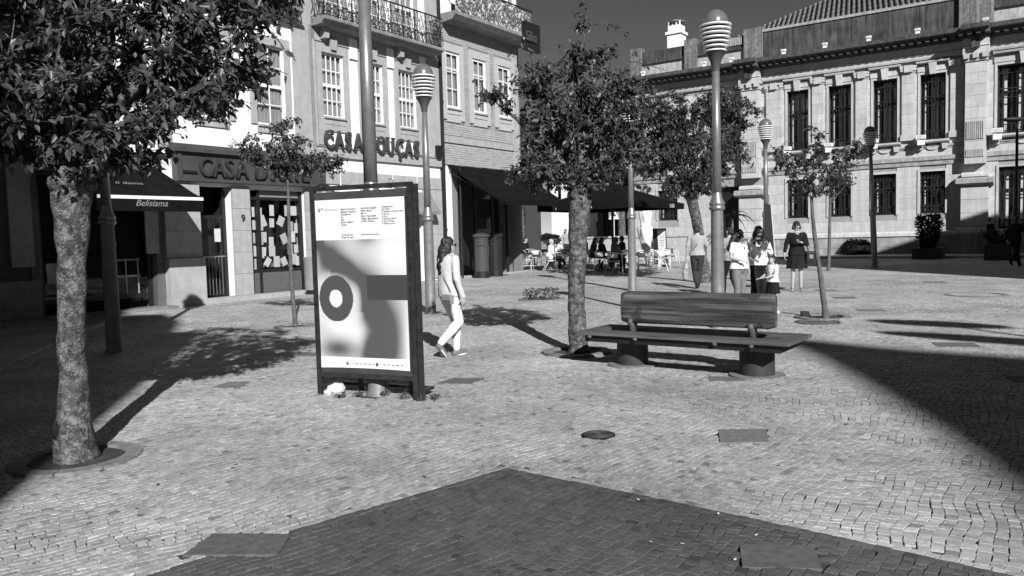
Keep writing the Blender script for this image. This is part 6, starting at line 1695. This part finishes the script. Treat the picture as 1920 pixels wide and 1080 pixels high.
def hand(mb, w, d, nrm, curl=.35, side=1):
    """palm and five separate fingers; w wrist, d direction of the palm, nrm the way the palm faces"""
    w = Vector(w); d = Vector(d).normalized(); nrm = (Vector(nrm)-d*Vector(nrm).dot(d)).normalized(); sd = d.cross(nrm)*side
    B = Matrix((sd, d, nrm)).transposed()
    mb.ell(w+d*.045, (.038, .048, .016), 12, 8, B)
    for k, (ox, L) in enumerate(((-.030, .058), (-.011, .074), (.009, .080), (.028, .068))):
        p = w+d*.078+sd*ox; pts = [p-d*.02, p]; dd = d.copy(); ang = 0
        for q in range(3):
            ang += curl*(.7+.3*q); dd = (d*math.cos(ang)+nrm*math.sin(ang)); p = p+dd*L/3; pts.append(p)
        limb(mb, pts, [.0095, .0095, .009, .0085, .0075], 8)
    p = w+d*.02+sd*.026; pts = [p, p+(sd*.75+d*.6+nrm*.2).normalized()*.035, p+(sd*.75+d*.6+nrm*.2).normalized()*.035+(d*.9+sd*.3+nrm*.35).normalized()*.032]
    limb(mb, pts, [.013, .011, .009], 8)
SK = mat('skin', .36, rough=.5, var=.05, spec=.35)
TR = [(.80, .12, .085), (.86, .16, .108), (.93, .172, .115), (1.0, .158, .108), (1.08, .132, .096), (1.16, .134, .098), (1.25, .15, .105), (1.34, .162, .104), (1.39, .150, .092), (1.43, .105, .075), (1.46, .065, .062)]
def person(label, pos, H, yaw, arms, legs, lean=0.0, drop=0.0, head=(0, 0, 0), hair=None, hairm=None, top=None, bottom=None, shoes=None, sex='f', vox=.0125, skin=None, face=True, group=None, twist=0.0, bulk=1.0):
    """local units: a 1.70 m figure facing +y.  arms/legs: {'l':[...],'r':[...]} joint points.  top/bottom: garment specs"""
    S = H/1.70; skin = skin or SK
    t = thing('person', label, 'person', pos, yaw); t.scale = (S, S, S)
    if group: t['group'] = group
    piv = Vector((0, 0, .92-drop))
    T = Matrix.Translation(piv) @ Euler((-lean, 0, twist)).to_matrix().to_4x4() @ Matrix.Translation(-piv)
    T2 = T @ Matrix.Translation((0, 0, -drop))
    b = MB()
    loft(b, [(0, 0, z, rx*bulk, ry*bulk) for z, rx, ry in TR], M=T2)
    shx = .165 if sex == 'f' else .185
    shx *= (1+bulk)/2
    sh = {'l': T2 @ Vector((-shx, 0, 1.385)), 'r': T2 @ Vector((shx, 0, 1.385))}
    hp = {'l': Vector((-.085*bulk, 0, .87-drop)), 'r': Vector((.085*bulk, 0, .87-drop))}
    for s in 'lr':
        el, wr, hd, nr, cu = arms[s]
        limb(b, [sh[s], el, wr], [.047, .036, .024]); hand(b, wr, hd, nr, cu, 1 if s == 'l' else -1)
        kn, an, toe = legs[s]
        limb(b, [hp[s], Vector(hp[s]).lerp(Vector(kn), .35), kn, Vector(kn).lerp(Vector(an), .3), an], [.085*bulk, .078*bulk, .05, .052, .034])
        an_ = Vector(an); te = Vector(toe); b.ell(an_+Vector((0, 0, -.02)), (.032, .04, .045)); limb(b, [an_+Vector((0, 0, -.035)), te], [.034, .026])
    nk = T2 @ Vector((0, 0, 1.42)); hc = T2 @ Vector((0, .015, 1.585))+Vector((head[2], 0, 0))*0
    limb(b, [nk, T2 @ Vector((0, .005, 1.52))], [.055, .048])
    HM = Matrix.Translation(hc) @ Euler((head[1], 0, head[0])).to_matrix().to_4x4()
    HR = HM.to_3x3()
    def he(c, r, bb=b): bb.ell(HM @ Vector(c), r, 14, 10, HR)
    he((0, -.012, .025), (.074, .090, .088)); he((0, .02, -.045), (.056, .066, .066)); he((0, .098, -.012), (.011, .017, .02)); he((0, .092, .008), (.009, .01, .02))
    he((0, .068, -.095), (.022, .02, .018)); he((0, .083, -.055), (.024, .009, .006)); he((0, .08, -.066), (.02, .009, .006)); he((.076, -.005, -.005), (.009, .018, .028)); he((-.076, -.005, -.005), (.009, .018, .028))
    he((.032, .072, .03), (.022, .014, .008)); he((-.032, .072, .03), (.022, .014, .008))
    fuse(b, 'body', skin, t, vox=vox*.85, smooth=2)
    if face:
        for sx in (-1, 1):
            e = MB(); e.ell(HM @ Vector((sx*.03, .083, .010)), (.011, .006, .006), 10, 6, HR); e.build('eye', mat('eye_dark', .02, rough=.2), t, smooth=True)
        e = MB(); e.ell(HM @ Vector((0, .092, -.0605)), (.02, .003, .0025), 10, 6, HR); e.build('mouth', mat('lip', .15), t, smooth=True)
    hairm = hairm or mat('dark_hair', .018, rough=.42, var=.4, scale=40, bump=.8, bscale=50, spec=.5)
    hb_ = MB()
    he((0, -.022, .04), (.084, .098, .086), hb_)
    he((0, -.05, -.01), (.078, .07, .075), hb_)
    for (c, r) in (hair or []): he(c, r, hb_)
    fuse(hb_, 'hair', hairm, t, vox=.010, smooth=1, wrinkle=.010, wscale=26, seed=yaw*3)
    # clothes
    if top:
        m, hem, sleeve, loose = top[:4]; g_ = MB()
        secs = [(0, 0, z, rx*bulk+.014+loose, ry*bulk+.016+loose) for z, rx, ry in TR if z >= hem and z <= 1.44]
        if secs[0][2] > hem+.01: z, rx, ry = TR[0]; f = secs[0]; secs.insert(0, (0, 0, hem, f[3]+loose*.5, f[4]+loose*.5))
        if len(top) > 4: secs = [(0, 0, z, r1, r2) for z, r1, r2 in top[4]]+[q for q in secs if q[2] > top[4][-1][0]+.03]
        loft(g_, secs, M=T2)
        for s in 'lr':
            el, wr = Vector(arms[s][0]), Vector(arms[s][1])
            if sleeve > .5:
                e2 = el.lerp(wr, min(1, (sleeve-.5)*2)); limb(g_, [sh[s], el, e2], [.064, .052, .040])
            elif sleeve > 0: limb(g_, [sh[s], Vector(sh[s]).lerp(el, sleeve*2)], [.064, .060])
            else: limb(g_, [sh[s]-Vector((0, 0, .01)), sh[s]+Vector((0, 0, -.02))], [.054, .056])
        fuse(g_, top[5] if len(top) > 5 else 'shirt', m, t, vox=vox, smooth=3, wrinkle=.008, seed=H*9)
    if bottom:
        kind, m = bottom[:2]; g_ = MB()
        if kind == 'trousers':
            loft(g_, [(0, 0, z, rx*bulk+.010, ry*bulk+.012) for z, rx, ry in TR if z < 1.03], M=T2)
            for s in 'lr':
                kn, an, toe = [Vector(q) for q in legs[s]]; fl = bottom[2] if len(bottom) > 2 else .05
                e = kn.lerp(an, .93)
                limb(g_, [hp[s], Vector(hp[s]).lerp(kn, .35), kn, kn.lerp(e, .35), e], [.096*bulk, .090*bulk, .064+fl*.2, .060+fl*.3, .040+fl*.35])
            fuse(g_, 'trousers', m, t, vox=vox, smooth=2, wrinkle=.007, seed=H*5)
        else:
            z0, r0 = bottom[2], bottom[3]
            loft(g_, [(0, 0, z0, r0, r0*.78), (0, 0, (z0+.93)/2, (r0+.19)/2, (r0*.78+.13)/2), (0, 0, .93, .190*bulk, .132*bulk), (0, 0, 1.04, .15*bulk+.01, .115*bulk)], n=28)
            for i, v in enumerate(g_.v):
                a = math.atan2(v[1], v[0]); k = 1+.05*math.sin(a*9)*max(0, (1.0-v[2])*3); g_.v[i] = (v[0]*k, v[1]*k, v[2]-drop)
            fuse(g_, 'skirt', m, t, vox=vox, smooth=2, wrinkle=.005, seed=2)
    if shoes:
        for s in 'lr':
            kn, an, toe = [Vector(q) for q in legs[s]]; g_ = MB()
            d = (toe-an); d.z = 0 if abs(toe.z-an.z) < .12 else d.z
            heel = an+Vector((0, 0, -.05))-d.normalized()*.03
            if shoes[0] == 'heel':
                limb(g_, [an+Vector((0, -.02, -.02)), toe+Vector((0, 0, -.005))], [.036, .026]); g_.tube([an+Vector((0, -.04, -.03)), Vector((an.x, an.y-.05, toe.z-.03))], [.014, .007], 8)
            else: limb(g_, [heel, heel.lerp(toe, .5), toe], [.046, .046, .036])
            fuse(g_, 'shoe', shoes[1], t, vox=.011, smooth=2)
            if shoes[0] == 'sneaker':
                g2 = MB(); q0 = heel+Vector((0, 0, -.03)); q1 = toe+Vector((0, 0, -.025)); n2 = (q1-q0).normalized()
                Mx = Matrix((n2.cross(Vector((0, 0, 1))).normalized(), n2, n2.cross(Vector((0, 0, 1))).normalized().cross(n2))).transposed()
                g2.ell((q0+q1)/2, (.048, (q1-q0).length/2+.035, .016), 16, 8, Mx); g2.build('sole', mat('white_rubber', .75), t, smooth=True)
    t['_T'] = 1
    return t, HM, T2
DN = (0, 0, -1)
M_hair_g = mat('grey_hair', .42, rough=.5, var=.25, scale=30, bump=.8, bscale=50)
M_wht = mat('white_cotton', .78, var=.05, rough=.9, spec=.1)
M_jacket = mat('pale_jacket', .50, var=.08, scale=5, rough=.9, spec=.1, bump=.2, bscale=60)
M_blk = mat('black_cloth', .012, var=.3, rough=.85, spec=.15)
M_jean = mat('grey_denim', .16, var=.2, scale=8, rough=.9, bump=.15, bscale=80)
M_tee = mat('pale_grey_tee', .33, var=.05, rough=.9, spec=.1)
M_trs = mat('dark_trousers', .03, var=.2, rough=.9)
M_shoe = mat('grey_shoe', .14, rough=.6); M_bshoe = mat('black_shoe', .012, rough=.35)
R_ = math.radians
longhair = [((0, -.085, -.10), (.095, .07, .12)), ((.05, -.09, -.20), (.055, .055, .12)), ((-.05, -.095, -.20), (.055, .055, .12)), ((0, -.11, -.30), (.085, .05, .09)), ((.075, -.03, -.04), (.03, .06, .09)), ((-.075, -.03, -.04), (.03, .06, .09)), ((.02, -.10, -.36), (.055, .035, .07))]
# woman in white trousers walking away to the right
wpos = G(846, 668)
p1, HM, T2 = person('woman with long dark hair, pale jacket and white trousers walking past the poster stand', (wpos.x, wpos.y, wpos.z), 1.60, R_(-52),
    arms={'l': ((-.24, .06, 1.12), (-.20, .20, .92), (0, .3, -1), (1, 0, 0), .4), 'r': ((.26, -.04, 1.11), (.27, .05, .86), (.02, .15, -1), (-1, 0, 0), .45)},
    legs={'l': ((-.08, .16, .48), (-.06, .13, .075), (-.06, .28, .035)), 'r': ((.075, .10, .49), (.05, -.22, .20), (.05, -.13, .045))},
    head=(R_(-18), R_(-4), 0), hair=longhair, top=(M_jacket, .86, 1.0, .024, [(.86, .195, .14), (.96, .195, .142), (1.06, .188, .138), (1.2, .185, .135)], 'jacket'),
    bottom=('trousers', M_wht, .03), shoes=('sneaker', M_shoe), vox=.0095)
g_ = MB(); 
for sx in (-1, 1): g_.ell(HM @ Vector((sx*.034, .094, .010)), (.03, .007, .022), 12, 8, HM.to_3x3()); g_.tube([HM @ Vector((sx*.062, .09, .014)), HM @ Vector((sx*.078, 0, .014))], .004, 6)
g_.build('sunglasses', M_black, p1, smooth=True)
g_ = MB(); g_.tube([Vector((-.14, .05, 1.43)), Vector((-.05, -.105, 1.36)), Vector((.09, -.135, 1.12)), Vector((.20, -.10, .94))], .006, 6); 
bagt = thing('handbag', 'small grey shoulder bag at the hip of the woman in white trousers', 'handbag', p1.location, R_(-52)); bagt.scale = p1.scale
mb = MB(); mb.box(.10, .31, -.185, -.125, .77, .90); o = mb.build('bag_body', mat('grey_leather', .2, rough=.45), bagt); bv = o.modifiers.new('soft_edge', 'BEVEL'); bv.width = .014; bv.segments = 3
mb = MB(); mb.box(.105, .305, -.195, -.187, .82, .905); mb.build('flap', mat('pale_leather', .3, rough=.45), bagt)
g_.build('strap', mat('grey_leather', .2), bagt)
# man in pale T-shirt walking away
mp_ = G(1308, 541)
p2, HM, T2 = person('man in a pale T-shirt and dark trousers walking away with a cross strap', mp_, 1.68, R_(-8),
    arms={'l': ((-.27, -.03, 1.10), (-.29, .05, .86), (0, .1, -1), (1, 0, 0), .9), 'r': ((.27, .02, 1.11), (.27, .10, .88), (0, .2, -1), (-1, 0, 0), .4)},
    legs={'l': ((-.06, .10, .48), (-.03, -.12, .14), (-.03, -.02, .04)), 'r': ((.06, .05, .48), (.0, .02, .075), (.0, .16, .035))},
    head=(0, R_(-5), 0), hair=[((0, -.02, .05), (.088, .095, .085))], top=(M_tee, .90, .42, .018), bottom=('trousers', M_trs, .08), shoes=('shoe', M_bshoe), sex='m', bulk=1.08)
g_ = MB(); g_.tube([(.10, .05, 1.46), (.09, -.10, 1.40), (.0, -.145, 1.22), (-.14, -.13, 1.02)], .009, 6); g_.build('cross_strap', M_black, p2)
cb = thing('carrier_bag', 'crumpled pale carrier bag in the left hand of the man in the pale T-shirt', 'bag', mp_, R_(-8)); cb.scale = p2.scale
mb = MB(); loft(mb, [(-.30, .05, .76, .012, .02), (-.30, .05, .68, .05, .03), (-.31, .05, .55, .085, .05), (-.31, .05, .38, .095, .06), (-.31, .05, .25, .075, .05), (-.31, .05, .235, .04, .03)])
fuse(mb, 'bag_body', mat('crumpled_plastic', .24, rough=.4, var=.3), cb, vox=.012, smooth=1, wrinkle=.02, wscale=16)
# the two women and the child
pa_ = G(1386, 582)
p3, HM, T2 = person('woman with glasses in a plain white top and grey jeans beside the tall lamp post', pa_, 1.57, R_(215),
    arms={'r': ((-.0+.26, .0, 1.12), (.17, .20, 1.06), (-.6, .5, -.2), (0, 0, -1), .4), 'l': ((-.26, -.0, 1.11), (-.27, .04, .86), (.1, .1, -1), (1, 0, 0), .35)},
    legs={'l': ((-.09, .02, .47), (-.1, -.02, .075), (-.12, .12, .03)), 'r': ((.09, .03, .47), (.1, 0, .075), (.12, .14, .03))},
    head=(R_(38), R_(-20), 0), hair=longhair[:4]+[((.075, .02, -.08), (.03, .04, .11)), ((-.075, .0, -.08), (.03, .04, .11))], top=(M_wht, .88, .25, .022), bottom=('trousers', M_jean, .02), shoes=('shoe', M_shoe), bulk=1.1)
g_ = MB()
for sx in (-1, 1): g_.tube([HM @ Vector((sx*.032+.024*math.cos(a), .098, .008+.018*math.sin(a))) for a in [i*math.pi/5 for i in range(11)]], .003, 5)
g_.build('glasses', M_black, p3)
pb_ = G(1423, 578)
M_floral = mat('floral_cotton', .78, var=.04, rough=.9, patch=(.12, 9.0, .84))
p4, HM, T2 = person('woman in a white floral blouse with big sunglasses and wavy dark hair', pb_, 1.63, R_(186),
    arms={'r': ((.26, .03, 1.12), (.22, .22, 1.0), (-.5, .6, 0), (0, 0, -1), .4), 'l': ((-.27, .0, 1.12), (-.20, .18, 1.02), (.3, .7, -.3), (0, 0, -1), .5)},
    legs={'l': ((-.09, .02, .47), (-.1, -.02, .075), (-.12, .12, .03)), 'r': ((.09, .03, .47), (.1, 0, .075), (.12, .14, .03))},
    head=(R_(0), R_(-6), 0), hair=[((0, -.06, -.08), (.11, .06, .12)), ((.09, -.01, -.10), (.035, .05, .13)), ((-.09, -.01, -.10), (.035, .05, .13)), ((.1, -.02, -.2), (.04, .045, .07)), ((-.1, -.02, -.2), (.04, .045, .07))],
    top=(M_floral, .90, .45, .024), bottom=('trousers', M_blk, .1), shoes=('shoe', M_bshoe), skin=mat('tanned_skin', .20, rough=.5, var=.05), bulk=1.05)
g_ = MB()
for sx in (-1, 1): g_.ell(HM @ Vector((sx*.034, .094, .010)), (.031, .007, .026), 12, 8, HM.to_3x3())
g_.build('sunglasses', M_black, p4, smooth=True)
pc_ = G(1449, 588)
p5, HM, T2 = person('small girl in a white top and short black skirt looking up at the women', pc_, 1.08, R_(112),
    arms={'l': ((-.2, .12, 1.13), (-.14, .34, 1.08), (0, 1, .05), (0, 0, -1), .3), 'r': ((.2, .10, 1.14), (.14, .33, 1.04), (0, 1, 0), (0, 0, -1), .35)},
    legs={'l': ((-.08, .04, .47), (-.08, -.10, .09), (-.08, .02, .035)), 'r': ((.08, .02, .47), (.08, .02, .075), (.08, .14, .03))},
    head=(R_(8), R_(14), 0), hair=[((0, -.09, -.05), (.09, .06, .11)), ((0, -.11, -.15), (.08, .05, .1)), ((0, -.10, .05), (.07, .05, .07))], top=(M_wht, .92, .15, .02), bottom=('skirt', M_blk, .60, .24), shoes=('shoe', M_wht), bulk=1.05)
for o in list(p5.children):
    pass
# woman in black
pd_ = G(1494, 546)
p6, HM, T2 = person('woman in a short black wrap dress and black heels looking down at her hands', pd_, 1.71, R_(168),
    arms={'r': ((.25, .0, 1.14), (.29, .04, .90), (0, .1, -1), (-1, 0, 0), .4), 'l': ((-.24, .04, 1.14), (-.06, .25, 1.20), (.8, .4, .2), (0, -.3, 1), .7)},
    legs={'l': ((-.09, .01, .48), (-.10, -.02, .10), (-.11, .09, .03)), 'r': ((.09, .02, .48), (.10, -.01, .10), (.12, .10, .03))},
    head=(R_(18), R_(-24), 0), hair=[((.0, -.03, -.02), (.1, .08, .075)), ((.085, .0, -.03), (.03, .05, .06)), ((-.085, .0, -.03), (.03, .05, .06))], top=(M_blk, .88, .85, .02), bottom=('skirt', M_blk, .56, .25), shoes=('heel', M_bshoe), vox=.012)
g_ = MB(); g_.prism([(-.04, 1.42), (.04, 1.42), (.0, 1.26)], .104, .124); g_.build('neckline', SK, p6)
hb2 = thing('shoulder_bag', 'large black shoulder bag under the arm of the woman in black', 'handbag', pd_, R_(168)); hb2.scale = p6.scale
mb = MB(); mb.box(-.42, -.20, -.08, .14, .70, .98); o = mb.build('bag_body', mat('black_leather', .02, rough=.35), hb2); bv = o.modifiers.new('soft_edge', 'BEVEL'); bv.width = .03; bv.segments = 3
mb = MB(); mb.tube([(-.26, .02, .98), (-.22, .02, 1.2), (-.17, .02, 1.41), (-.19, -.08, 1.2), (-.3, -.05, .98)], .01, 6); mb.build('strap', M_black, hb2)
mb = MB(); mb.box(-.36, -.27, .142, .15, .80, .9); mb.build('buckle', mat('grey_leather', .2), hb2)
# woman half hidden by the lamp
pe_ = G(1369, 556)
p7, HM, T2 = person('person in a grey patterned top mostly hidden behind the tall lamp post', pe_, 1.62, R_(30),
    arms={'l': ((-.24, .06, 1.12), (-.15, .22, 1.18), (.3, .6, .6), (1, 0, 0), .4), 'r': ((.24, .04, 1.12), (.2, .2, 1.1), (-.2, .8, .3), (-1, 0, 0), .4)},
    legs={'l': ((-.09, .12, .48), (-.09, .12, .075), (-.09, .26, .03)), 'r': ((.09, .0, .48), (.09, -.16, .11), (.09, -.04, .04))},
    head=(0, 0, 0), hair=[], top=(mat('patterned_cloth', .25, var=.6, scale=22), .88, .3, .02), bottom=('trousers', M_blk, .03), shoes=('shoe', M_bshoe), face=False)
# seated people
def seated(label, pos, H, yaw, top, bottom, hair, hairm=None, cross=False, lean=.05, armpose='table', head=(0, 0, 0), sex='f', skin=None, shoes=('shoe', M_bshoe), seat=.45):
    dr = .87-seat-.07
    if armpose == 'table': arms = {'l': ((-.22, .10, 1.12-dr-.02), (-.12, .33, 1.12-dr), (.2, 1, 0), (0, 0, -1), .3), 'r': ((.22, .10, 1.12-dr-.02), (.12, .33, 1.12-dr), (-.2, 1, 0), (0, 0, -1), .3)}
    else: arms = {'l': ((-.25, .06, 1.10-dr), (.06, .20, 1.16-dr), (1, .1, 0), (0, -1, 0), .4), 'r': ((.25, .06, 1.10-dr), (-.06, .22, 1.20-dr), (-1, .1, 0), (0, -1, 0), .4)}
    legs = {'l': ((-.10, .40, seat+.06), (-.10, .42, .075), (-.10, .56, .03)), 'r': ((.10, .40, seat+.06), (.10, .34, .075), (.10, .48, .03))}
    if cross: legs['r'] = ((.02, .42, seat+.14), (-.10, .66, .27), (-.12, .78, .22))
    return person(label, pos, H, yaw, arms, legs, lean=lean, drop=dr, head=head, hair=hair, hairm=hairm, top=top, bottom=bottom, shoes=shoes, sex=sex, skin=skin)
def on_chair(i, dy=0.0):
    (px, py), rz, _ = CH[i]; p = G(px, py); a = math.radians(rz); return p, a
# chairs face local -y, so a sitter on one faces yaw = rz + 180
p, a = on_chair(3); seated('man sitting with folded arms on a white chair against the sunlit wall', p, 1.70, a+math.pi, (mat('mid_grey_shirt', .28, var=.2), 0.86, .35, .02), ('trousers', M_blk, .05), [], armpose='fold', head=(R_(-10), 0, 0), sex='m', seat=.47)
p, a = on_chair(4); seated('seated person in a white T-shirt with crossed legs, by the lichened trunk', p, 1.66, a+math.pi, (M_wht, .86, .4, .02), ('trousers', M_blk, .05), [((0, -.03, .02), (.09, .09, .09))], hairm=M_hair_g, cross=True, head=(0, R_(-15), 0), shoes=('shoe', M_wht), lean=.1)
p, a = on_chair(6); seated('dark haired guest sitting in the deep shade left of the lamp post', p, 1.66, a+math.pi, (M_blk, .86, .6, .02), ('trousers', M_trs, .05), longhair[:3], head=(R_(20), 0, 0))
p, a = on_chair(7); seated('guest with long dark hair sitting in the shade beside the lamp post', p, 1.70, a+math.pi, (mat('dark_grey_top', .06, var=.3), .86, .6, .02), ('trousers', M_blk, .05), longhair, head=(R_(-10), R_(-8), 0), lean=.15)
q = G(1095, 499); seated('guest in dark clothes at the back of the shaded cafe tables', q, 1.68, R_(150), (M_blk, .86, .6, .02), ('trousers', M_blk, .05), [((0, -.05, -.02), (.09, .08, .09))])
p, a = on_chair(17); seated('dark clothed guest at the far tables beyond the empty white chairs', p, 1.7, a+math.pi, (M_blk, .86, .6, .02), ('trousers', M_blk, .05), [((0, -.05, -.02), (.09, .08, .09))], sex='m')
p, a = on_chair(19); seated('guest in dark clothes leaning forward next to the lichened trunk', p, 1.66, a+math.pi, (mat('dark_grey_top', .06), .86, .6, .02), ('trousers', M_blk, .05), longhair[:3], lean=.25)
p, a = on_chair(20); seated('shaded guest in dark clothes facing left just behind the lamp post', p, 1.7, a+math.pi, (M_blk, .86, .6, .02), ('trousers', M_trs, .05), [((0, -.05, -.02), (.09, .08, .09))], sex='m')
# a standing man behind the post boxes
q = G(926, 507); person('person in a white shirt seen from behind above the two post boxes', q, 1.72, R_(-20),
    arms={'l': ((-.27, .03, 1.12), (-.18, .22, 1.0), (.2, .8, -.2), (1, 0, 0), .4), 'r': ((.27, .03, 1.12), (.2, .22, 1.0), (-.2, .8, -.2), (-1, 0, 0), .4)},
    legs={'l': ((-.09, .02, .47), (-.1, -.02, .075), (-.12, .12, .03)), 'r': ((.09, .03, .47), (.1, 0, .075), (.12, .14, .03))}, head=(R_(-15), R_(-12), 0), hair=[], top=(M_wht, .88, .4, .02), bottom=('trousers', M_trs, .05), shoes=('shoe', M_bshoe), sex='m', bulk=1.05)
q = at(1061, 446, 44); q.z = gz(0, 44)
person('distant woman in pale clothes against the white house, seen under the cafe canopy', q, 1.7, R_(200),
    arms={'l': ((-.24, .0, 1.12), (-.25, .06, .88), (0, .1, -1), (1, 0, 0), .3), 'r': ((.24, .0, 1.12), (.25, .06, .88), (0, .1, -1), (-1, 0, 0), .3)},
    legs={'l': ((-.09, .02, .47), (-.1, -.02, .075), (-.12, .12, .03)), 'r': ((.09, .03, .47), (.1, 0, .075), (.12, .14, .03))}, hair=longhair[:2], top=(mat('mid_grey_shirt', .28), .88, .3, .02), bottom=('trousers', M_trs, .05), shoes=('shoe', M_bshoe), vox=.016, face=False)
q = at(1856, 470, 34.6); q.z = gz(0, 34.6)
person('man in dark clothes standing behind the leafy planter near the right edge', q, 1.72, R_(-100),
    arms={'l': ((-.26, .05, 1.12), (-.12, .26, 1.1), (.3, .8, 0), (0, 0, -1), .4), 'r': ((.26, .05, 1.12), (.14, .26, 1.1), (-.3, .8, 0), (0, 0, -1), .4)},
    legs={'l': ((-.09, .02, .47), (-.1, -.02, .075), (-.12, .12, .03)), 'r': ((.09, .03, .47), (.1, 0, .075), (.12, .14, .03))}, hair=[], top=(M_blk, .88, .8, .02), bottom=('trousers', M_blk, .05), shoes=('shoe', M_bshoe), sex='m', vox=.014)
q = G(1903, 500)
person('dark silhouette of a person striding in the shade at the right edge', q, 1.74, R_(-70),
    arms={'l': ((-.27, -.08, 1.12), (-.28, -.02, .88), (0, .3, -1), (1, 0, 0), .4), 'r': ((.27, .10, 1.12), (.25, .24, .92), (0, .5, -1), (-1, 0, 0), .4)},
    legs={'l': ((-.09, .2, .50), (-.09, .32, .09), (-.09, .46, .06)), 'r': ((.09, -.02, .48), (.09, -.32, .22), (.09, -.26, .07))}, hair=longhair[:3], top=(M_blk, .88, .9, .03), bottom=('trousers', M_blk, .05), shoes=('shoe', M_bshoe), vox=.014, lean=.1)
for o in COL.objects:
    if '_T' in o: del o['_T']
bpy.data.scenes.remove(WORK)
